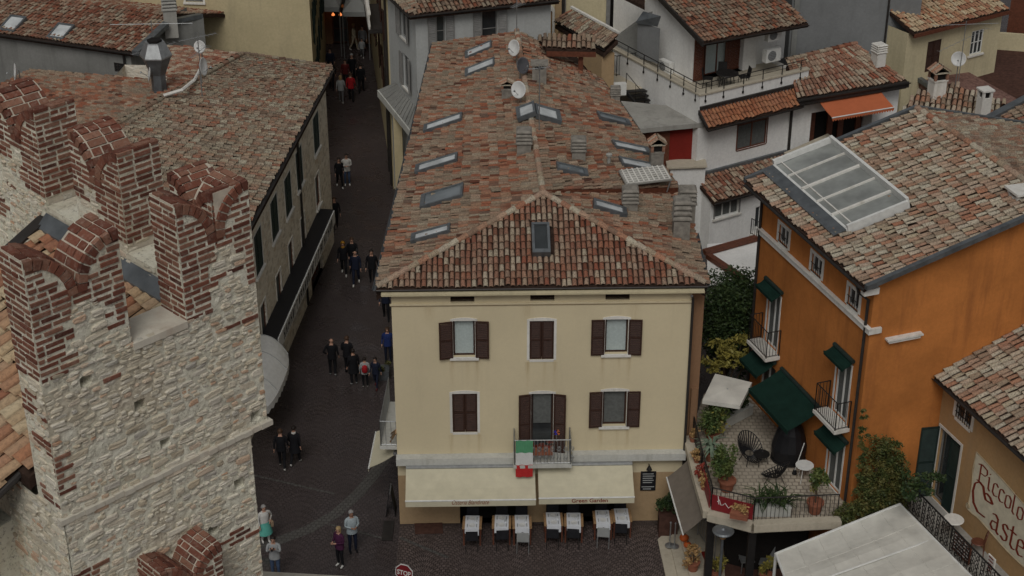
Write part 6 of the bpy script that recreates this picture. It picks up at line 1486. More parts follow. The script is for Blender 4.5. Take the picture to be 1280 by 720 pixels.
def trough(u, v, u2, v2, z, w, h, mat, label, plant, n, size, ph, seed, name='planter', group=GP):
    a, b = P(u, v, z), P(u2, v2, z); f = Fr(a, b); t = thing(name, label, 'planter', a, group); m = MB()
    f.box(m, 0, f.L, -w, 0, z, z+h); f.box(m, -.02, f.L+.02, .0, .02, z+h-.06, z+h); build(m, 'trough', M[mat], t)
    rg = random.Random(seed)
    m = MB(); c = f.p(f.L/2, -w/2, z+h+ph*.4)
    if plant[0] == 'P':
        for q in range(4):
            cc_ = f.p(f.L*(q+.5)/4, -w/2, z+h)
            for k in range(26):
                aa = rg.uniform(0,2*pi); d = Vector((cos(aa), sin(aa), 0)); l = ph*rg.uniform(.7,1.2); s = Vector((-sin(aa),cos(aa),0))*.03; e = rg.uniform(.3,1.1)
                p1 = cc_+d*l*.4*cos(e)+U*l*e*.6; p2 = cc_+d*l*cos(e*.6)+U*l*e*.55; m.q([cc_, cc_+s*.3, p1+s, p1-s]); m.q([p1-s, p1+s, p2, p2-s*.2])
        build(m, 'leaves', M[plant[1:]], t)
    else:
        for q in range(max(2, int(f.L/.35))): leaves(m, f.p(f.L*(q+.5)/max(2, int(f.L/.35)), -w/2, z+h+ph*.35), .24, w*.6, ph*.55, n, size, rg)
        build(m, 'leaves', M[plant], t)
    return t
trough(905,537,941,518,Z,.45,.4,'ledge','long pale trough with a dark conifer hedge at the back of the terrace','leafd',420,.05,.75,51)
trough(943,646,988,646,Z,.4,.38,'ledge','ribbed white trough with spiky palm leaves behind the front railing','Pleafd',0,.05,.75,52)
trough(912,648,934,652,Z+.55,.25,.22,'terracotta','flower trough with amber and red leaves over the red banner','leafo',140,.05,.3,53)
for i, (u, v, mt, lab) in enumerate(((866,552,'leafo','amber flowering pot on the outer ledge, nearest the yellow house'), (871,578,'leafo','amber flowering pot on the outer ledge, second from the yellow house'), (876,598,'leafr','dark red plant in a pot on the outer ledge between two amber ones'), (880,612,'leafo','yellow amber flowering pot on the outer ledge beside the red banner'))):
    potted(u, v, ZT_+.1, .26, .38, 'flower_pot', lab, mt, 260, .05, seed=60+i, pr=.13, ph=.22, tall=1., group='flower pots on the terrace ledge')
# ================================================================== TERRACE FURNITURE
def T3(p, rz, s=1.): r = Matrix.Rotation(rz, 4, 'Z'); return lambda x, y, z: p+r@Vector((x*s, y*s, z*s))
def acapulco(u, v, rz, label):
    p = P(u, v, Z); t = thing('wicker_chair', label, 'chair', p, 'round string chairs on the terrace'); T = T3(p, rz)
    m = MB(); rim = [T(.42*cos(a), -.02+.15*sin(a)+.30*(sin(a)), .62+.42*sin(a)*.9) for a in [2*pi*k/28 for k in range(29)]]; m.tube(rim, .014, 5); 
    low = [T(.16*cos(a), .02+.14*sin(a), .34+.03*sin(a)) for a in [2*pi*k/28 for k in range(29)]]; m.tube(low, .012, 5); build(m, 'hoop_frame', M['iron'], t)
    m = MB()
    for k in range(28):
        mid_ = rim[k].lerp(low[k], .5)-U*.06; m.tube([rim[k], mid_, low[k]], .02, 4, cap=False)
    build(m, 'string_seat', M['black'], t)
    for x, y in ((-.25,-.22),(.25,-.22),(-.22,.25),(.22,.25)): m = MB(); m.tube([T(x*.5,y*.5,.36), T(x,y,0)], .012, 5); build(m, 'leg', M['iron'], t)
acapulco(936,577,.5,'round string chair at the back of the terrace by the conifer trough'); acapulco(968,605,-2.4,'round string chair nearer the front of the terrace beside the little table')
def small_table(u, v, r, h, mat, label, name='side_table'):
    p = P(u, v, Z); t = thing(name, label, 'table', p); m = MB(); m.lathe([(r*.96,h-.03),(r,h-.02),(r,h),(r*.9,h)], p, 20); build(m, 'table_top', M[mat], t)
    for k in range(3): a = k*2.1; m = MB(); m.tube([p+Vector((cos(a)*r*.5,sin(a)*r*.5,h-.03)), p+Vector((cos(a)*r*.85,sin(a)*r*.85,0))], .012, 5); build(m, 'leg', M['iron' if mat != 'whitepaint' else 'whitepaint'], t)
small_table(951,580,.27,.42,'iron','small round black table between the two string chairs'); small_table(1004,600,.30,.6,'whitepaint','small round white table by the terrace door','white_table')
p = P(993,592,Z); t = thing('broom', 'broom leaning beside the white table', 'broom', p); m = MB(); m.tube([p+U*.12, p+Vector((.25,.1,1.15))], .015, 5); build(m, 'handle', M['whitepaint'], t); m = MB(); m.lathe([(.05,.14),(.09,0)], p, 8); build(m, 'bristles', M['black'], t)
p = P(985,572,Z); t = thing('folded_canopy', 'black covered bundle standing below the large green awning', 'cover', p); m = MB(); m.lathe([(.55,0),(.60,.5),(.45,1.1),(.22,1.55),(.05,1.7)], p, 14); build(m, 'fabric_cover', M['black'], t); m = MB(); m.lathe([(.6,0),(.6,.05)], p, 14); build(m, 'foot', M['iron'], t)
# grey white parasol at the back
pc = P(908,487,5.2); t = thing('square_parasol', 'square off white parasol behind the terrace plants', 'parasol', (pc.x, pc.y, ZT_)); m = MB()
cs = [P(894,467,5.1), P(940,478,5.1), P(925,507,5.0), P(878,500,5.0)]; cc_ = sum(cs, Vector((0,0,0)))/4+U*.06
for i in range(4): m.q([cs[i], cs[(i+1) % 4], cc_]); m.q([cs[i]-U*.15, cs[(i+1) % 4]-U*.15, cs[(i+1) % 4], cs[i]])
build(m, 'parasol_canopy', M['canvas'], t); m = MB(); m.tube([Vector((cc_.x,cc_.y,ZT_)), cc_], .03, 8); build(m, 'pole', M['steel'], t); m = MB()
for c in cs: m.tube([cc_-U*.05, c-U*.03], .012, 4)
build(m, 'ribs', M['steel'], t)
sq_ = [P(915,420,4.6), P(942,418,4.6), P(942,440,4.3)]; t = thing('shade_sail', 'small cream shade sail below the garden tree', 'shade sail', sq_[0]); m = MB(); m.prism(sq_, .02); build(m, 'sail', M['cream'], t); m = MB(); m.tube([sq_[1]-U*2.2, sq_[1]], .03, 6); build(m, 'pole', M['iron'], t)
# white flat roofs in the courtyard
fq = [P(884,305,3.0), P(955,300,3.0), P(955,352,3.0), P(884,352,3.0)]
t = thing('courtyard_roof', 'flat white courtyard roof crossed by dark beams behind the yellow house', 'roof', fq[3]); m = MB(); m.prism(fq, .2); build(m, 'roof_sheet', M['white'], t)
m = MB(); m.column([p.xy for p in [fq[0].lerp(fq[2],.05), fq[1].lerp(fq[3],.05), fq[2].lerp(fq[0],.05), fq[3].lerp(fq[1],.05)]], 0, 2.8); build(m, 'wall', M['greyw'], t)
for a, b in (((880,318),(945,300)), ((885,322),(930,352))): m = MB(); beam(m, P(*a,3.05), P(*b,3.05), .25, .2, U); build(m, 'beam', M['wood'], t)
# cactus
p = P(858,206,3.3); t = thing('cactus', 'clump of column cacti before the red wall', 'cactus', p); pot(t, p-U*.05, .3, .3); rg = random.Random(8)
for k in range(7):
    a = k*.9; b = p+Vector((cos(a)*.14*(k>0), sin(a)*.14*(k>0), .2)); h = .95-.10*k; m = MB(); m.tube([b, b+U*h*.5, b+U*h*.93+Vector((cos(a)*.05,0,0)), b+U*h+Vector((cos(a)*.05,0,0))], [.07,.08,.06,.01], 9); build(m, 'stem', M['cactus'], t)
# loggia table and chairs
def cafe_chair(p, rz, label, mat='iron', group=None, s=1., seatmat=None, name='cafe_chair', style='round'):
    t = thing(name, label, 'chair', p, group); T = T3(p, rz, s)
    for x, y in ((-.19,-.19),(.19,-.19)): m = MB(); m.tube([T(x,y,0), T(x*.9,y*.9,.45)], .016*s, 5); build(m, 'leg', M[mat], t)
    for x in (-.19,.19): m = MB(); m.tube([T(x,.22,0), T(x*.95,.18,.45)], .016*s, 5); build(m, 'leg', M[mat], t)
    m = MB()
    if style == 'round': m.lathe([(.2*s,0),(.22*s,.02*s),(.2*s,.045*s)], T(0,0,.44), 16)
    else:
        q = [T(-.22,-.22,.43), T(.22,-.22,.43), T(.21,.2,.42), T(-.21,.2,.42)]; m.hexa(q, [a+U*.035*s for a in q])
    build(m, 'seat', M[seatmat or mat], t); m = MB()
    if style == 'round':
        m.tube([T(-.19,.18,.45)]+[T(.2*cos(a)*1., .2+.06*sin(a), .62+.30*sin(a)) for a in [pi-pi*k/8 for k in range(9)]]+[T(.19,.18,.45)], .015*s, 5); m.tube([T(-.09,.19,.45)]+[T(.1*cos(a), .22, .6+.18*sin(a)) for a in [pi-pi*k/6 for k in range(7)]]+[T(.09,.19,.45)], .011*s, 5)
    else:
        q0 = [T(-.21,.2,.45), T(.21,.2,.45), T(.21,.235,.45), T(-.21,.235,.45)]; q1 = [T(-.2,.27,.88), T(.2,.27,.88), T(.2,.30,.88), T(-.2,.30,.88)]; m.hexa(q0, q1)
    build(m, 'backrest', M[seatmat or mat], t); return t
pt_ = P(908,110,6.85); t = thing('garden_table', 'dark round garden table on the loggia terrace', 'table', pt_); m = MB(); m.lathe([(.5,.70),(.52,.72),(.5,.74)], pt_, 20); build(m, 'table_top', M['iron'], t)
for k in range(4): a = k*pi/2+.4; m = MB(); m.tube([pt_+Vector((cos(a)*.3,sin(a)*.3,.7)), pt_+Vector((cos(a)*.42,sin(a)*.42,0))], .02, 5); build(m, 'leg', M['iron'], t)
for (dx, dy, a, lab) in ((-.85,.1,1.4,'dark garden chair on the loggia terrace, left of the round table'), (.8,.3,-1.4,'dark garden chair on the loggia terrace, right of the round table'), (-.1,.75,0.,'dark garden chair on the loggia terrace behind the round table, by the glazed door')):
    cafe_chair(pt_+Vector((dx,dy,0)), a, lab, 'iron', 'garden chairs on the loggia terrace', style='square')
# ochre balcony furniture
bq = FQ.p(4.6,.55,zq)
cafe_chair(FQ.p((FQ.px(1236,668)[0]),.35,zq), -1.9, 'bentwood chair with a cream seat under the painted scroll', 'wood', None, seatmat='wood')
p = FQ.p(FQ.px(1218,672)[0]-.3,.65,zq); t = thing('balcony_table', 'small pale topped table on the ochre house balcony', 'table', p); m = MB(); m.lathe([(.3,.70),(.32,.73),(.3,.75)], p, 16); build(m, 'table_top', M['trim'], t); m = MB(); m.tube([p, p+U*.7], .03, 6); build(m, 'leg', M['iron'], t)
def banner(s, wd, mat, label, d, h=.8, text=False):
    p = FQ.p(s,d,zq); t = thing('menu_holder' if text else 'parcel', label, 'menu board' if text else 'crate', p); m = MB(); FQ.box(m, s, s+wd, d-.05, d, zq+.05, zq+h); build(m, 'board', M[mat], t)
    m = MB(); 
    for k in range(5): FQ.box(m, s+.06, s+wd-.06, d+.001, d+.006, zq+.15+k*.12, zq+.19+k*.12)
    build(m, 'stripe', M['letterw' if mat != 'trim' else 'letter'], t)
ss = FQ.px(1205,690)[0]
banner(ss+.6, .9, 'wood', 'reddish slatted crate behind the iron railing of the ochre house', .95, .75)
banner(ss+1.9, .35, 'trim', 'white menu card standing on the ochre house balcony', .6, .7, True)
# ================================================================== TABLES ON THE SQUARE
def dining_table(label):
    t = thing('dining_table', label, 'table', (0,0,0), 'laid tables under the cream awnings'); m = MB(); m.box(-.33,.33,-.36,.36,.71,.745); build(m, 'table_top', M['tanwood'], t)
    for x in (-.28,.28):
        for y in (-.3,.3): m = MB(); m.box(x-.025,x+.025,y-.025,y+.025,0,.71); build(m, 'leg', M['wood'], t)
    return t
def runner():
    m = MB(); n = 8
    m.box(-.24,.24,-.38,.38,.748,.754)
    for k in range(n):
        a, b = -.24+.48*k/n, -.24+.48*(k+1)/n; l = lambda x: .60-.04*abs(sin(x*9)); m.q([(a,-.385,.752),(b,-.385,.752),(b,-.40,l(b)),(a,-.40,l(a))])
    m.box(.16,.24,-.42,-.39,.50,.752)
    return m
def place_setting(par):
    for y in (-.2, .2):
        m = MB(); m.lathe([(.0,0),(.07,.0),(.115,.014),(.112,.018),(.06,.006)], (0,y,.756), 14); build(m, 'plate', M['dishw'], par)
        for x in (-.16,.16): m = MB(); m.box(x-.012,x+.012,y-.09,y+.09,.756,.761); build(m, 'cutlery', M['steel'], par)
    m = MB(); m.lathe([(.03,0),(.035,.09),(.03,.09)], (.13,.0,.756), 8); build(m, 'glass', M['skyglass'], par)
def mesh_chair(mat, label, pulled):
    t = thing('dining_chair', label, 'chair', (0,0,0), 'dining chairs at the laid tables'); q = M[mat]
    m = MB(); m.box(-.21,.21,-.21,.21,.43,.46); build(m, 'seat', q, t)
    m = MB(); m.hexa([(-.21,-.23,.46),(.21,-.23,.46),(.21,-.20,.46),(-.21,-.20,.46)], [(-.205,-.31,.88),(.205,-.31,.88),(.205,-.285,.88),(-.205,-.285,.88)]); build(m, 'backrest', q, t)
    for x in (-.2,.2):
        for y, yy in ((-.2,-.27),(.2,.22)): m = MB(); m.tube([(x,yy,0),(x,y,.44)], .014, 6); build(m, 'leg', M['steel' if mat == 'greycanvas' else 'iron'], t)
    return t
def copy_tree(o, parent=None):
    c = o.copy(); COL.objects.link(c); WL[c.name] = LOC(o)
    if parent is not None: c.parent = parent
    for ch in list(o.children): copy_tree(ch, c)
    return c
ordn = ['leftmost', 'second from the left', 'third from the left', 'middle', 'third from the right', 'second from the right', 'rightmost']
ordn = ['leftmost', 'second from the left', 'third from the left', 'fourth from the left', 'third from the right', 'second from the right', 'rightmost']
TB = [(590,661,.72), (627,661,.72), (652.5,661,.72), (692,658,.72), (717.5,657,.72), (754,655,.72), (778,652,.72)]
t_proto = dining_table('x'); cl = None
rm = runner(); cloth_me = build(rm, 'table_runner', M['cloth'], None, label='x', cat='tablecloth', group='white runners on the laid tables', loc=(0,0,0)); place_setting(cloth_me)
ch_l = mesh_chair('greycanvas', 'x', 0); ch_d = mesh_chair('charcoal', 'x', 0)
used = set()
def take(o): 
    if o.name in used: return copy_tree(o)
    used.add(o.name); return o
for i, (u, v, z) in enumerate(TB):
    q = P(u, v, .75); rj = random.Random(i*7+3); loc = Vector((q.x, q.y+.40+rj.uniform(-.05,.05), .0)); rz_ = -.02+.01*i+rj.uniform(-.04,.04)
    a = take(t_proto); a.location = loc; a.rotation_euler.z = rz_; a['label'] = 'laid restaurant table, %s of the seven below the awnings' % ordn[i]
    c = take(cloth_me); c.location = loc; c.rotation_euler.z = rz_; c['label'] = 'white runner with plates on the %s of the seven tables' % ordn[i]
    light = i in (2, 5)
    b = take(ch_l if light else ch_d); b.location = loc+Vector((rj.uniform(-.04,.04), -.52 if light else -.36-rj.uniform(0,.10), 0)); b.rotation_euler.z = rz_+rj.uniform(-.15,.15)
    b['label'] = ('light grey chair before the %s of the seven tables' if light else 'charcoal chair before the %s of the seven tables') % ordn[i]
    b = take(ch_d); b.location = loc+Vector((0, .42, 0)); b.rotation_euler.z = pi+rz_; b['label'] = 'charcoal chair behind the %s of the seven tables' % ordn[i]
# menu board and wall lamp by the right awning
mb_ = F.rect(801,589,819,612); t = thing('menu_board', 'black chalk menu board on the yellow house wall right of the awnings', 'menu board', F.p(mb_[0],.03,mb_[2])); m = MB(); F.box(m, mb_[0], mb_[1], .01, .05, mb_[2], mb_[3]); build(m, 'board', M['black'], t); m = MB(); rg = random.Random(2)
h_ = mb_[3]-mb_[2]
for k in range(8):
    if k == 2: continue
    x0 = mb_[0]+.04+rg.uniform(0,.05); x1 = mb_[1]-.04-rg.uniform(0,.12); F.box(m, x0, x1, .051, .055, mb_[2]+h_*(.07+k*.115), mb_[2]+h_*(.11+k*.115))
build(m, 'chalk_lines', M['greycanvas'], t)
c = F.px(811,584); t = thing('wall_lamp', 'small dark wall lamp above the chalk menu board', 'lamp', F.p(c[0],.1,c[1])); m = MB(); m.lathe([(.04,.14),(.10,.0),(.09,-.01)][::-1], F.p(c[0],.14,c[1]), 10); build(m, 'lamp_shade', M['iron'], t); m = MB(); m.tube([F.p(c[0],0,c[1]+.14), F.p(c[0],.14,c[1]+.14)], .015, 5); build(m, 'bracket', M['iron'], t)
m = MB(); F.box(m, .95, 1.95, .0, .05, .05, .50) if False else None
q = [P(518,655,.008), P(553,654,.008), P(554,667,.008), P(519,668,.008)]; m = MB(); m.prism([p+U*.03 for p in q], .025); build(m, 'doormat', M['brickdark'], label='dark red doormat at the foot of the yellow house wall', cat='doormat')
lettering(a1o.children[0] if a1o.children else a1o, 'Osteria Blandinate', .26, F.p((F.px(566,631)[0]),1.475,1.86), F.t, U, 'letter', off=.002, shear=.35, width=1.25)
lettering(a2o.children[0] if a2o.children else a2o, 'Green Garden', .22, F.p((F.px(711,627)[0]),1.475,1.88), F.t, U, 'letter', off=.002, bold=.004, width=1.22)
# balcony with the flag
bs = F.px(641,560)[0], F.px(713,560)[0]; bz = 2.98
m = MB(); F.box(m, bs[0], bs[1], .005, .85, bz-.12, bz); mb2 = build(m, 'balcony', M['ledge'], house)
railing(mb2, [F.p(bs[0]+.04,.05,bz), F.p(bs[0]+.04,.80,bz), F.p(bs[1]-.04,.80,bz), F.p(bs[1]-.04,.05,bz)], .98, bars=.11, mat='steel', r=.012, top=.02)
m = MB(); x = bs[0]+.1
while x < bs[1]-.1:
    for zz in (.25,.62): 
        for sg in (-1, 1): m.tube([F.p(x+.11+sg*.075*cos(a)*(1-a/9),.805,bz+zz+sg*.12*sin(a)*(1-a/9)) for a in [i*.8 for i in range(9)]], .009, 4)
    x += .22
build(m, 'scrollwork', M['steel'], mb2)
fs, fe_ = F.px(642,560)[0]+.05, F.px(665,560)[0]; t = thing('italian_flag', 'Italian tricolour flag draped over the balcony rail', 'flag', F.p(fs,.83,bz-.3))
for k, mt in enumerate(('flag_g', 'flag_w', 'flag_r')):
    m = MB(); n = 12; z1 = bz+1.0-.49*k; z0 = z1-.49
    for i in range(n):
        a, b = i/n, (i+1)/n; X = lambda q: fs+(fe_-fs)*q; D = lambda q, z: .845+.018*sin(q*13+z*2); m.q([F.p(X(a),D(a,z0),z0), F.p(X(b),D(b,z0),z0), F.p(X(b),D(b,z1),z1), F.p(X(a),D(a,z1),z1)])
    build(m, ('green_band', 'white_band', 'red_band')[k], M[mt], t)
p = F.p(F.px(679,560)[0]-.35,.72,bz+.45); t = thing('window_box', 'terracotta flower box with red blooms hooked on the balcony', 'flower box', p); m = MB(); F.box(m, F.px(679,560)[0]-.42, F.px(679,560)[0]+.28, .55, .78, bz+.35, bz+.60); build(m, 'trough', M['terracotta'], t); m = MB(); rg = random.Random(3)
for k in range(3): leaves(m, F.p(F.px(679,560)[0]-.3+.22*k,.66,bz+.72), .16,.12,.12,90,.035,rg)
build(m, 'flowers', M['leafr'], t)
c = F.px(694,541); t = thing('pinwheel', 'small coloured pinwheel on the balcony rail', 'pinwheel', F.p(c[0],.8,bz+1)); m = MB(); m.tube([F.p(c[0],.8,bz+.9), F.p(c[0],.8,bz+1.3)], .008, 4); build(m, 'stick', M['steel'], t); m = MB(); m.q([F.p(c[0],.82,bz+1.3), F.p(c[0]-.1,.82,bz+1.28), F.p(c[0]-.04,.82,bz+1.4)]); m.q([F.p(c[0],.82,bz+1.3), F.p(c[0]+.02,.82,bz+1.2), F.p(c[0]-.08,.82,bz+1.2)]); build(m, 'blue_vane', plain('vane_blue', (.03,.03,.35)), t); m = MB(); m.q([F.p(c[0],.82,bz+1.3), F.p(c[0]+.1,.82,bz+1.33), F.p(c[0]+.05,.82,bz+1.42)]); m.q([F.p(c[0],.82,bz+1.3), F.p(c[0]+.12,.82,bz+1.26), F.p(c[0]+.08,.82,bz+1.18)]); build(m, 'orange_vane', M['awnorange'], t)
# lane side balcony and awning of the yellow house
FSd = Fr(inset(BL,.4,-.4), A0); sL = FSd.L
m = MB(); FSd.box(m, sL-3.1, sL-.25, .0, .62, 2.95, 3.07); sb_ = build(m, 'side_balcony', M['ledge'], house); railing(sb_, [FSd.p(sL-3.1,.58,3.07), FSd.p(sL-.28,.58,3.07), FSd.p(sL-.28,.03,3.07)], 1.0, bars=.14, mat='steel')
awning(house, FSd, sL-2.6, sL-.35, .1, 2.7, 1.05, 2.1, .15, 'cream', name='side_awning')
m = MB(); p = FSd.p(sL-1.0,.3,3.1)
for k in range(3): m.tube([p+Vector((.0,-.25*k,.0)), p+Vector((.25,-.9-.1*k,.75))], .035, 4)
t = build(m, 'wooden_boards', M['tanwood'], label='pale wooden boards leaning on the narrow side balcony over the lane', cat='boards')
# ================================================================== RIGHT FRONT: planter, pumpkins, lamp, barriers
p = P(834,672,0); t = thing('tall_planter', 'tall dark red planter box with a bay bush beside the stone steps', 'planter', p); m = MB(); f = Fr(P(823,672,0), P(846,672,0)); f.box(m, 0, f.L, -.5, 0, 0, .85); build(m, 'box', M['brickdark'], t); m = MB(); rg = random.Random(6)
for k in range(5): leaves(m, f.p(f.L*(.2+.15*k),-.25,1.2+.12*(k % 3)), .32,.3,.35,260,.055,rg)
build(m, 'foliage', M['leafd'], t)
for i, (u, v, r, lab) in enumerate(((855,676,.17,'larger orange pumpkin behind the other on the stone steps'), (859,684,.14,'smaller orange pumpkin in front on the stone steps'))):
    p = P(u, v, .21); t = thing('pumpkin', lab, 'pumpkin', p, 'pumpkins on the steps'); m = MB(); vs = []; n = 24
    for j in range(9):
        ph = pi*j/8
        for k in range(n):
            a = 2*pi*k/n; rr = r*(sin(ph)+.02)*(1-.10*abs(cos(a*4))); vs.append(p+Vector((cos(a)*rr, sin(a)*rr, r*.78*(1-cos(ph)))))
    m.raw(vs, [(j*n+k, j*n+(k+1) % n, (j+1)*n+(k+1) % n, (j+1)*n+k) for j in range(8) for k in range(n)]); build(m, 'body', M['pumpkin'], t, smooth=True); m = MB(); m.tube([p+U*r*1.5, p+U*r*1.85+Vector((.02,0,0))], [.03,.02], 6); build(m, 'stalk', M['bark'], t)
for i, (u, v, lab) in enumerate(((837,682,'chrome rope stanchion on the steps, left one'), (843,683,'chrome rope stanchion on the steps, right one'))):
    p = P(u, v, .15); t = thing('rope_stanchion', lab, 'stanchion', p, 'rope stanchions'); m = MB(); m.lathe([(.16,0),(.16,.02),(.05,.05)], p, 14); build(m, 'base', M['steel'], t); m = MB(); m.tube([p, p+U*.95], .022, 8); m.lathe([(.02,0),(.04,.03),(.02,.07)], p+U*.93, 8); build(m, 'post', M['steel'], t)
lp = P(904,664,3.0); t = thing('street_lamp', 'round topped grey street lamp in front of the terrace', 'street lamp', (lp.x, lp.y, 0)); m = MB(); m.tube([(lp.x,lp.y,0),(lp.x,lp.y,1.),(lp.x,lp.y,2.75)], [.06,.05,.045], 10); build(m, 'pole', M['zinc'], t); m = MB(); m.lathe([(.10,-.12),(.33,-.02),(.35,.02),(.30,.06),(.10,.10),(.05,.14)], lp, 24); build(m, 'lamp_head', M['zinc'], t); m = MB(); m.lathe([(.06,-.30),(.10,-.26),(.09,-.12)], lp, 12); build(m, 'collar', M['tanwood'], t)
GC = 'steel chairs on the dining floor'
cafe_chair(P(932,712,.22), .1, 'grey ladder backed chair right of the street lamp, below the terrace', 'steel', GC, s=1.05, style='square', name='terrace_chair')
cafe_chair(P(957,716,.22), -.3, 'grey ladder backed chair next to the white canopy', 'steel', GC, s=1.05, style='square', name='terrace_chair')
p = P(932,690,.22); t = thing('folding_table', 'dark table with reddish edges below the terrace', 'table', p); m = MB(); m.box(p.x-.4,p.x+.4,p.y-.3,p.y+.3,.92,.96); build(m, 'table_top', M['wood'], t)
for x in (-.35,.35):
    for y in (-.25,.25): m = MB(); m.tube([(p.x+x,p.y+y,.22),(p.x+x,p.y+y,.92)], .02, 5); build(m, 'leg', M['steel'], t)
for i, (u, v, mt, r, lab) in enumerate(((866,712,'leafo',.42,'amber leaved plant in a pot at the lower end of the stone steps'), (893,724,'leafy',.4,'yellow green plant beside the foot of the street lamp'), (957,728,'leafy',.35,'yellow green plant below the edge of the white canopy'))):
    potted(u, v, .22, r, .62, 'potted_shrub', lab, mt, 420, .06, seed=80+i, pr=.22, ph=.35, group='potted shrubs before the restaurant', tall=1.)
a, b = P(872,668,.22), P(893,700,.22); t = thing('metal_barrier', 'grey metal barrier between the steps and the lamp', 'barrier', a); m = MB(); m.tube([a, a+U*1.0, b+U*1.0, b], .02, 6); m.tube([a+U*.15, b+U*.15], .014, 5); build(m, 'frame', M['steel'], t); m = MB()
for k in range(1,8): q = a.lerp(b,k/8); m.tube([q+U*.15, q+U*1.0], .008, 4)
build(m, 'bars', M['steel'], t)
a, b = P(880,690,.23), P(890,712,.23); m = MB(); beam(m, a+U*.01, b+U*.01, .22, .02, U); build(m, 'door_strip', M['redwall'], label='dark red strip mat beside the metal barrier', cat='mat')
# sandwich board leaning by the lane corner of the yellow house
a = P(491,640,0); t = thing('sandwich_board', 'slim dark sandwich board standing at the lane corner of the yellow house', 'sign board', a)
for s in (-1,1): m = MB(); m.hexa([a+Vector((-.06+s*.17,-.3,0)), a+Vector((-.04+s*.17,-.3,0)), a+Vector((-.04+s*.17,.3,0)), a+Vector((-.06+s*.17,.3,0))], [a+Vector((-.06+s*.03,-.3,1.)), a+Vector((-.04+s*.03,-.3,1.)), a+Vector((-.04+s*.03,.3,1.)), a+Vector((-.06+s*.03,.3,1.))]); build(m, 'panel', M['black'], t)
m = MB(); m.tube([a+Vector((-.05,-.31,1.0)), a+Vector((-.05,.31,1.0))], .02, 5); build(m, 'hinge_rail', M['steel'], t)
m = MB(); q = P(483,672,0); m.box(q.x-.15,q.x+.22,q.y-.2,q.y+.9,.01,.06); build(m, 'drain_cover', M['gutter'], label='dark drain cover in the paving at the corner of the yellow house', cat='drain cover')
# stop sign, seen at the bottom edge
sp_ = P(505,716,4.2); sp_.z = 4.2; t = thing('stop_sign', 'red octagonal stop sign at the bottom edge', 'road sign', (sp_.x, sp_.y+.04, 0))
nrm = Vector((-.35,-.92,.12)).normalized(); xx = nrm.cross(U).normalized()*-1; yy = nrm.cross(xx)*-1
if yy.z < 0: yy = -yy
xx = yy.cross(nrm)
def octo(r, off): return [sp_+xx*cos(pi/8+k*pi/4)*r+yy*sin(pi/8+k*pi/4)*r+nrm*off for k in range(8)]
m = MB(); a, b = octo(.30,-.02), octo(.30,0); m.raw(a+b, [tuple(range(7,-1,-1)), tuple(range(8,16))]+[(k,(k+1)%8,8+(k+1)%8,8+k) for k in range(8)]); pl = build(m, 'rim', M['whitepaint'], t); m = MB(); a, b = octo(.272,.0), octo(.272,.004); m.raw(a+b, [tuple(range(8,16))]+[(k,(k+1)%8,8+(k+1)%8,8+k) for k in range(8)]); pf = build(m, 'sign_face', M['red'], t)
lettering(pf, 'STOP', .22, sp_-xx*.22-yy*.08, xx, yy, 'letterw', off=.006, bold=.006, width=.44)
m = MB(); m.tube([(sp_.x,sp_.y+.05,0),(sp_.x,sp_.y+.05,4.1)], .03, 8); build(m, 'pole', M['steel'], t)
# planter box by the lane wall
p = P(481,471,0); t = thing('lane_planter', 'small planter box against the lane side of the yellow house', 'planter', p); m = MB(); m.box(p.x-.2,p.x+.2,p.y-.3,p.y+.3,0,.4); build(m, 'box', M['zinc'], t); m = MB(); leaves(m, p+U*.5,.25,.3,.2,200,.05,random.Random(4)); build(m, 'foliage', M['leafv'], t)
# ================================================================== DISHES, MASTS, TURRET
def dish(u, v, B, r, label, mat='dishw', mast=1.1, face=(-.3,-1,.35), pt=None, name='satellite_dish'):
    base = pt if pt is not None else P(u, v, B); top = base+U*mast; t = thing(name, label, 'satellite dish', base, 'satellite dishes on the roofs'); m = MB(); m.tube([base-U*.3, top+U*.1], .025, 6); build(m, 'mast', M['steel'], t)
    n = Vector(face).normalized(); m = MB(); prof = [(r*k/6, .16*r*(k/6)**2*1.6) for k in range(7)]; m.lathe([(max(a,.005), b) for a, b in prof]+[(r*.99,.16*r*1.6+.012)]+[(max(a,.005)*.98, b+.015) for a, b in prof[::-1]], top+n*.08, 24, axis=n); d = build(m, 'dish', M[mat], t, smooth=True); m = MB(); tip = top+n*(.08+r*1.0)-U*.05; m.tube([top+n*.08-U*r*.85, tip], .012, 4); m.lathe([(.03,0),(.045,.03),(.03,.07)], tip, 8, axis=n); build(m, 'receiver_arm', M['steel'], t)
rt = lambda B, u, v: B.hit(u, v)[0]
dish(0,0,0,.33,'white satellite dish on the long roof ridge, farthest of three','dishw',.75,(-.85,-.75,.3),rt(LB,646,82))
dish(0,0,0,.33,'dark grey satellite dish on the long roof ridge, between two white ones','dishg',.6,(.7,-.7,.3),rt(LB,650,100))
dish(0,0,0,.33,'white satellite dish on the long roof ridge, nearest of three','dishw',.65,(-.6,-.85,.3),rt(LB,651,132))
dish(0,0,0,.38,'white satellite dish standing over the left end of the stone house roof','dishw',1.0,(-1,-.35,.15),PL(28,118,Ra,Rb,dn(Ra,3)))
dish(0,0,0,.38,'narrow white dish left of the zinc turret on the stone house roof','dishw',.95,(-1,-.25,.15),PL(195,118,Ra,Rb,dn(Ra,3)))
dish(0,0,0,.36,'narrow white dish upright in the middle of the stone house roof','dishw',.95,(1,-.2,.15),PL(252,112,Ra,Rb,dn(Ra,3)))
dish(0,0,0,.26,'small round white dish beside the yellow house, above the stone roof','dishw',.9,(-.3,-1,.3),PL(254,84,Ra,Rb,dn(Ra,3)))
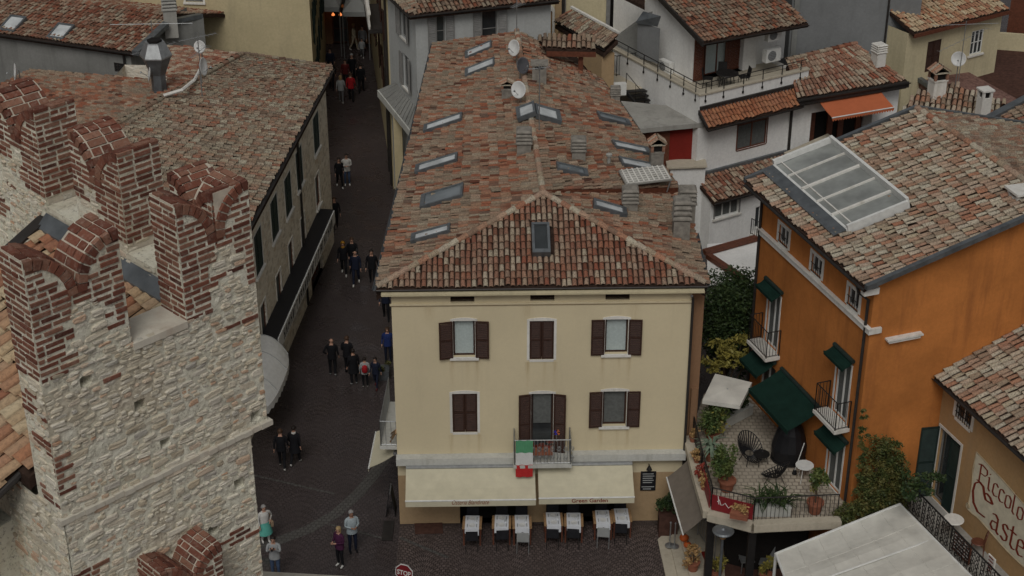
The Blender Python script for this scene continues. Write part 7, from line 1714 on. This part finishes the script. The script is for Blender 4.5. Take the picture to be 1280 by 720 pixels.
dish(0,0,0,.36,'large white dish on a tall mast before the pale yellow house','dishw',1.1,(-.35,-1,.25),P(1195,100,5.4))
def antenna(base, h, label, arms=((.9,.8),), rz=.3):
    t = thing('tv_antenna', label, 'antenna', base, 'television antennas'); m = MB(); m.tube([base-U*.3, base+U*h], .02, 5); build(m, 'mast', M['steel'], t)
    for k, (zf_, L) in enumerate(arms):
        d = Vector((cos(rz+k*.7), sin(rz+k*.7), 0)); s = Vector((-d.y,d.x,0)); c = base+U*h*zf_; m = MB(); m.tube([c-d*L, c+d*L], .012, 4)
        for j in range(9): q = c+d*L*(-1+2*j/8); w = .12+.05*j/8*2; m.tube([q-s*w, q+s*w], .006, 4)
        build(m, 'boom', M['steel'], t)
antenna(rt(RQ,674,165), 2.6, 'thin antenna mast rising from the glazed ridge light', ((.95,.4),)); antenna(rt(LB,646,45), 1.9, 'antenna mast at the far end of the long roof', ((.9,.5),(.7,.35)))
antenna(PL(198,112,Ra,Rb,dn(Ra,3)), 2.9, 'antenna with long booms above the zinc turret', ((.95,1.6),(.6,1.0)), .05); antenna(PL(252,100,Ra,Rb,dn(Ra,3)), 2.0, 'antenna beside the upright white dish on the stone house', ((.9,.8),(.6,.7)), .6)
antenna(P(1197,108,5.2), 3.3, 'tall mast with wide antenna booms before the pale yellow house', ((.95,1.6),(.72,2.2)), .1)
zt = PL(200,116,Ra,Rb,dn(Ra,3))+U*.55; t = thing('zinc_turret', 'faceted zinc chimney turret with a six sided cap', 'turret', zt); s_z = .98
m = MB(); m.lathe([(.30*s_z,-1.1),(.30*s_z,.25),(.62*s_z,1.0)], zt, 6); build(m, 'funnel', M['zinc'], t); m = MB(); m.lathe([(.66*s_z,1.0),(.66*s_z,1.06),(.42*s_z,1.55),(.40*s_z,1.6)], zt, 6); build(m, 'cap', M['steel'], t); m = MB(); m.lathe([(.3*s_z,1.6),(.3*s_z,1.68)], zt, 6); build(m, 'flue', M['dark'], t)
c = PL(220,100,Ra,Rb,dn(Ra,3)); m = MB()
# cable duct on the stone house roof
m.tube([PL(u,v,Ra,Rb,dn(Ra,3))+U*.15 for u,v in ((250,92),(243,105),(228,117),(205,124))], .07, 6); build(m, 'roof_duct', M['trim'], stone)
# ================================================================== PEOPLE
def cm(name, c, rough=.85): return plain('cloth_'+name, c, rough, .15, var=.15)
CLC = {'black': (.010,.010,.012), 'navy': (.014,.018,.035), 'blue': (.02,.035,.13), 'jeans': (.05,.075,.13), 'white': (.50,.49,.46), 'grey': (.12,.12,.125), 'lgrey': (.30,.31,.31), 'red': (.33,.015,.02), 'purple': (.06,.016,.045), 'teal': (.10,.36,.30), 'mustard': (.30,.15,.02), 'cream': (.42,.36,.26), 'palebl': (.33,.38,.40), 'brown': (.06,.035,.022), 'darkred': (.10,.015,.015), 'tan': (.28,.2,.13)}
CM = {k: cm(k, v) for k, v in CLC.items()}
SKIN = [plain('skin_light', (.42,.24,.17), .6, .3, var=.1), plain('skin_tan', (.30,.165,.11), .6, .3, var=.1)]
HAIR = {'dark': plain('hair_dark', (.015,.010,.008), .6, .3), 'brown': plain('hair_brown', (.06,.032,.018), .6, .3), 'blond': plain('hair_blond', (.36,.25,.12), .6, .3), 'grey': plain('hair_grey', (.28,.27,.26), .6, .3), 'bald': None}
def body_mesh(pose):
    """one continuous skinned body, 1.72 m tall, facing -Y; returns vertices, faces and a zone per face"""
    J = {}; E = []
    def j(n, p, r, par=None): J[n] = (Vector(p), r); 
    def e(a, b): E.append((a, b))
    st = pose.get('step', 0.); tw = pose.get('lean', 0.)
    j('pel',(0,0,.93),(.155,.115)); j('wst',(0,0,1.08),(.135,.10)); j('chs',(0,-.01+tw*.5,1.28),(.165,.115)); j('nck0',(0,0+tw,1.43),(.085,.075)); j('nck',(0,-.01+tw,1.50),(.052,.055)); j('hd0',(0,-.025+tw,1.57),(.07,.08)); j('hd1',(0,-.02+tw,1.64),(.078,.093)); j('hd2',(0,-.01+tw,1.70),(.055,.065))
    for a, b in (('pel','wst'),('wst','chs'),('chs','nck0'),('nck0','nck'),('nck','hd0'),('hd0','hd1'),('hd1','hd2')): e(a, b)
    for s, n in ((1,'r'), (-1,'l')):
        k = st*s
        j('hip'+n,(s*.09,0,.86),(.088,.10)); j('kn'+n,(s*.10,-.5*k*.45-.03,.48+abs(k)*.01),(.058,.065)); j('an'+n,(s*.105,-.5*k*.9+(.08 if k < 0 else .02),.09+(.05 if k < 0 else 0)),(.04,.045)); j('to'+n,(s*.12,-.5*k*.9-.13+(.08 if k < 0 else 0),.035),(.042,.032))
        e('pel','hip'+n); e('hip'+n,'kn'+n); e('kn'+n,'an'+n); e('an'+n,'to'+n)
        arm = pose.get('arm'+n, 'down'); sx = s*.19
        if arm == 'down': el, wr = (s*.235,.03+.25*-k*-.4,1.13), (s*.25,-.06+.3*k,.90)
        elif arm == 'front': el, wr = (s*.23,-.02,1.14), (s*.07,-.26,1.18)
        elif arm == 'camera': el, wr = (s*.22,-.14,1.20), (s*.07,-.27,1.40)
        elif arm == 'hip': el, wr = (s*.33,.08,1.14), (s*.20,-.05,1.0)
        else: el, wr = (s*.23,.02,1.12), (s*.10,-.18,.98)
        j('sh'+n,(sx,tw*.8,1.385),(.062,.065)); j('el'+n,(el[0],el[1]+tw*.5,el[2]),(.043,.043)); j('wr'+n,(wr[0],wr[1]+tw*.5,wr[2]),(.029,.029))
        d = (Vector(wr)-Vector(el)).normalized(); hp = Vector((wr[0],wr[1]+tw*.5,wr[2]))+d*.075; j('ha'+n, hp, (.036,.022))
        e('nck0','sh'+n); e('sh'+n,'el'+n); e('el'+n,'wr'+n); e('wr'+n,'ha'+n)
    names = list(J); me = bpy.data.meshes.new('sk'); me.from_pydata([J[n][0] for n in names], [(names.index(a), names.index(b)) for a, b in E], [])
    ob = bpy.data.objects.new('sk', me); COL.objects.link(ob); sm = ob.modifiers.new('s', 'SKIN'); sm.use_smooth_shade = True
    for i, n in enumerate(names): me.skin_vertices[0].data[i].radius = J[n][1]; me.skin_vertices[0].data[i].use_root = (n == 'pel')
    sb = ob.modifiers.new('b', 'SUBSURF'); sb.levels = 1; sb.render_levels = 1
    dgp = bpy.context.evaluated_depsgraph_get(); dgp.update(); ev = bpy.data.meshes.new_from_object(ob.evaluated_get(dgp))
    vs = [v.co.copy() for v in ev.vertices]; fs = [tuple(p.vertices) for p in ev.polygons]; bpy.data.objects.remove(ob); bpy.data.meshes.remove(ev)
    seg = [(J[a][0], J[b][0], a, b) for a, b in E]; zone = []
    for f in fs:
        c = sum((vs[i] for i in f), Vector((0,0,0)))/len(f); best = None
        for a, b, na, nb in seg:
            t = max(0, min(1, (c-a).dot(b-a)/(b-a).length_squared)); d = (c-a.lerp(b, t)).length
            if best is None or d < best[0]: best = (d, na, nb, t)
        _, na, nb, t = best
        if nb.startswith('hd') or nb == 'nck': z = 0
        elif nb.startswith('ha') or (nb.startswith('wr') and t > .92): z = 0
        elif nb.startswith('to'): z = 3
        elif nb.startswith(('kn','an','hip')): z = 3 if (nb.startswith('an') and t > .93) else 2
        elif (na == 'pel' and c.z < .93): z = 2
        else: z = 1
        zone.append(z)
    # fingers, ears and nose are part of the same mesh
    mb = MB(); mb.v = [tuple(v) for v in vs]; mb.f = fs; mb.m = zone
    for n, s in (('r',1), ('l',-1)):
        h = J['ha'+n][0]; d = (h-J['wr'+n][0]).normalized(); sd = Vector((0,1,0)) if abs(d.y) < .7 else Vector((1,0,0)); sd = (sd-d*sd.dot(d)).normalized(); cu = d.cross(sd)*s
        for k, L in enumerate((.062,.072,.068,.052)):
            b = h+sd*(-.026+.0175*k)+d*.005; mb.tube([b, b+d*L*.55, b+d*L*.85+cu*L*.35], [.0095,.009,.007], 5, 0)
        b = h-sd*.026-d*.035; mb.tube([b, b-sd*.03+d*.02, b-sd*.035+d*.045], [.0105,.010,.008], 5, 0)
    hc = J['hd1'][0]
    mb.tube([hc+Vector((0,-.088,.015)), hc+Vector((0,-.112,-.012)), hc+Vector((0,-.09,-.03))], [.008,.016,.010], 6, 0)
    for s in (-1,1): mb.lathe([(.012,-.008),(.026,0),(.014,.008)], hc+Vector((s*.078,.005,-.005)), 8, 0, axis=(s,.2,0))
    for s in (-1,1): mb.lathe([(.004,0),(.011,.002),(.004,.005)], hc+Vector((s*.03,-.088,.012)), 8, 4, axis=(0,-1,0))
    mb.box(hc.x-.022, hc.x+.022, hc.y-.092, hc.y-.084, hc.z-.052, hc.z-.046, 5)
    return mb, J
EYE = plain('eye', (.02,.015,.012), .3, .5); LIP = plain('lip', (.25,.08,.07), .6, .3)
PB = {}
def pose_mesh(key, pose):
    if key not in PB: PB[key] = body_mesh(pose)
    return PB[key]
POSES = {'stand': {}, 'walk': {'step': .42}, 'walk2': {'step': -.42}, 'wide': {'step': .12, 'armr': 'rest', 'arml': 'down'}, 'front': {'armr': 'front', 'arml': 'front'}, 'camera': {'armr': 'camera', 'arml': 'camera', 'lean': -.03}, 'hip': {'armr': 'hip', 'arml': 'down', 'step': .08}}
def person(u, v, label, top, legs, shoes='black', hair='dark', pose='stand', face=0., h=1.72, skin=0, coat=None, hat=None, bag=None, skirt=None, pack=None, group='people in the lane', scarf=None, camera=False, hood=None):
    p = P(u, v, .0) if not isinstance(u, Vector) else u; t = thing('person', label, 'person', p, group); mb, J = pose_mesh(pose, POSES[pose]); s = h/1.75; r = Matrix.Rotation(face, 4, 'Z')
    X = lambda q: p+r@(Vector(q)*s)
    m = MB(); m.v = [tuple(X(q)) for q in mb.v]; m.f = list(mb.f); m.m = list(mb.m)
    build(m, 'body', [SKIN[skin], CM[top], CM[legs], CM[shoes], EYE, LIP], t, smooth=True)
    def cap(mat, k=1.09, low=-.035, nm='hair', back=0.):
        m = MB(); hc = J['hd1'][0]+Vector((0,.008,.012)); vs = []; n = 16
        for i in range(8):
            ph = (pi*.60)*i/7
            for q in range(n):
                a = 2*pi*q/n; front = max(0, -sin(a)); ext = .0 if front > .35 else back; 
                pp = ph*(1-.42*front) ; vs.append(X(hc+Vector((cos(a)*sin(pp)*.087*k, sin(a)*sin(pp)*.102*k, cos(pp)*.098*k-(ext if i == 7 else 0)))))
        m.raw(vs, [(i*n+q, i*n+(q+1) % n, (i+1)*n+(q+1) % n, (i+1)*n+q) for i in range(7) for q in range(n)]); build(m, nm, mat, t, smooth=True)
    if hood: cap(CM[hood], 1.22, nm='hood', back=.10)
    elif hat: cap(CM[hat], 1.13, nm='cap')
    elif HAIR.get(hair): cap(HAIR[hair], 1.08, back=(.13 if h < 1.7 and hair in ('blond', 'brown') else .0))
    tw = J['nck0'][0].y
    def shell(prof, mat, nm, cy=0.):
        m = MB(); n = 18; vs = []
        for rx, ry, z in prof:
            for q in range(n): a = 2*pi*q/n; vs.append(X((cos(a)*rx, cy+sin(a)*ry+ (tw if z > 1.3 else 0), z)))
        m.raw(vs, [(i*n+q, i*n+(q+1) % n, (i+1)*n+(q+1) % n, (i+1)*n+q) for i in range(len(prof)-1) for q in range(n)]); build(m, nm, mat, t, smooth=True)
    if coat: shell([(.23,.19,.62),(.205,.165,.80),(.19,.15,.95),(.175,.13,1.08),(.20,.145,1.27),(.17,.12,1.40),(.07,.07,1.47)], CM[coat], 'coat')
    else: shell([(.19,.145,.83),(.185,.145,.93),(.165,.125,1.08),(.19,.14,1.27),(.165,.115,1.39),(.07,.07,1.46)], CM[top], 'jacket')
    if skirt: shell([(.28,.24,.48),(.24,.21,.7),(.17,.14,1.0)], CM[skirt], 'skirt')
    if scarf: shell([(.09,.09,1.42),(.095,.095,1.47),(.075,.08,1.52)], CM[scarf], 'scarf')
    def bx(m, c, d): 
        q = [X((c[0]+i*d[0], c[1]+j*d[1], c[2]+k*d[2])) for k in (-1,1) for i, j in ((-1,-1),(1,-1),(1,1),(-1,1))]; m.hexa(q[:4], q[4:])
    if pack:
        m = MB(); prof = [(.09,.05,.98),(.14,.08,1.03),(.145,.085,1.22),(.12,.07,1.36),(.05,.03,1.41)]; n = 12; vs = []
        for rx, ry, z in prof:
            for q in range(n): a = 2*pi*q/n; vs.append(X((cos(a)*rx, .2+sin(a)*ry, z)))
        m.raw(vs, [(i*n+q, i*n+(q+1) % n, (i+1)*n+(q+1) % n, (i+1)*n+q) for i in range(4) for q in range(n)]+[tuple(range(n-1,-1,-1)), tuple(range(4*n,5*n))])
        o = bpy.data.objects; b = build(m, 'backpack', CM[pack], None, smooth=True, label='%s backpack worn by %s' % (pack, label[0].lower()+label[1:] if len(label.split()) < 11 else 'the child in the waiting group'), cat='backpack')
    if bag:
        m = MB(); bx(m, (.24,-.02,.86), (.05,.13,.11)); m.tube([X((.24,-.1,.97)), X((.21,-.02,1.38)), X((.24,.08,.97))], .009, 4); build(m, 'handbag', CM[bag], None, label='%s bag carried by the %s' % (bag, label.split(' in ')[0].lower().replace('person', 'person walking') if False else 'person in '+top+' top'), cat='bag')
    if camera:
        m = MB(); bx(m, (0,-.33,1.43), (.06,.03,.04)); m.tube([X((0,-.36,1.43)), X((0,-.42,1.43))], .03*s, 10); build(m, 'camera', M['black'], None, label='black camera held up by the person at the bottom edge', cat='camera')
    return t
person(416.5,470,'person standing in a black jacket, left of the waiting group','black','black','lgrey',hair='bald',face=pi,h=1.76,pose='hip')
person(435.5,468,'person in a dark coat standing behind the waiting group','black','black','black',hair='brown',face=pi-.3,h=1.78,pose='wide')
person(443,481,'person in a bulky black coat in the middle of the waiting group','black','black','lgrey',face=pi+.4,h=1.66,coat='black')
person(457,484.5,'child with a white and red backpack in the waiting group','lgrey','black','white',hair='dark',face=pi+.1,h=1.40,pose='stand',pack='red')
person(470.5,485,'child in a navy coat at the right end of the waiting group','navy','navy','darkred',face=-.3,h=1.42,pose='walk')
person(485.5,452,'person in blue clothes against the yellow house wall','blue','navy','black',hair='brown',h=1.62,pose='stand')
person(483,399,'person in dark clothes close to the lane side of the yellow house','navy','black','black',h=1.75,pose='walk')
person(430.5,343.5,'person in an amber hooded jacket walking in a group of three','black','black','white',hood='mustard',h=1.68,pose='walk',scarf='mustard')
person(441.5,339,'person in black walking behind the bald one in the group of three','black','black','black',hair='brown',h=1.70,pose='walk2',group='people in the lane',bag='grey')
person(445.5,356,'balding person in a dark jacket at the front of the group of three','navy','navy','white',hair='bald',h=1.72,pose='walk2')
person(466,356,'person in black walking alone beside the group of three','black','black','black',hair='dark',h=1.76,pose='walk')
person(434.5,232,'person in a white shirt and jeans walking with hands together','white','jeans','white',hair='dark',h=1.74,pose='front',face=.1)
person(425,234.5,'person in black leaning towards the one in white','black','black','white',hair='dark',h=1.62,pose='walk',face=.3)
person(419.5,287,'person in black walking past the end of the dark canopy','black','black','black',hair='brown',h=1.70,pose='walk2',face=.2)
person(353.5,586,'person in a black jacket with white soled shoes, left of a strolling pair','black','black','white',hair='brown',face=pi,h=1.74,pose='walk')
person(370,581,'person in a long black coat with a white sleeve, right of a strolling pair','black','black','white',hair='dark',face=pi-.2,h=1.70,pose='walk2',coat='black',scarf='white')
person(333,679,'person in a white top and teal skirt beside the castle wall','white','white','white',hair='grey',h=1.62,pose='hip',skirt='teal',bag='tan',face=.6)
person(345.5,722,'person photographing with a camera at the bottom edge','lgrey','jeans','black',hair='dark',h=1.74,pose='camera',camera=True,group='people in the lane')
person(426,708,'person in a purple jacket with short blond hair','purple','black','white',hair='blond',h=1.66,pose='front',face=-.7,skin=0)
person(441.5,690,'grey haired person in a pale blue shirt and dark trousers','palebl','navy','black',hair='grey',h=1.76,pose='front',face=.4,skin=1)
GF = 'people far along the lane'
person(439.5,127,'person in a bright red jacket far along the lane','red','black','black',hair='brown',h=1.70,pose='walk',face=pi,group=GF)
person(427,129,'person in a white jacket beside the one in red, far along the lane','lgrey','grey','white',hair='blond',h=1.64,pose='walk',face=pi,group=GF)
person(452,116,'person in black at the right side of the far group','black','black','black',h=1.76,pose='walk2',face=pi,group=GF)
person(441,103,'person in black with a pale cap behind the red jacket','black','black','black',hat='lgrey',h=1.74,pose='walk2',group=GF)
person(432.5,108,'person in a dark red top left behind the red jacket','darkred','black','black',h=1.62,pose='walk',group=GF)
person(415,112,'person in dark clothes near the stone house corner','black','black','black',h=1.7,pose='walk',group=GF)
person(414,95,'person in navy close to the left wall far along the lane','navy','navy','black',h=1.7,pose='stand',group=GF)
person(443,63,'person in cream clothes crossing near the far shop door','cream','cream','white',hair='blond',h=1.7,pose='walk',face=1.3,group=GF)
person(454,66,'person in grey beside the right wall near the far shop door','grey','black','black',h=1.7,pose='walk2',group=GF)
person(453,72,'child in a pale jacket near the right wall far along the lane','lgrey','grey','white',h=1.2,pose='walk',group=GF)
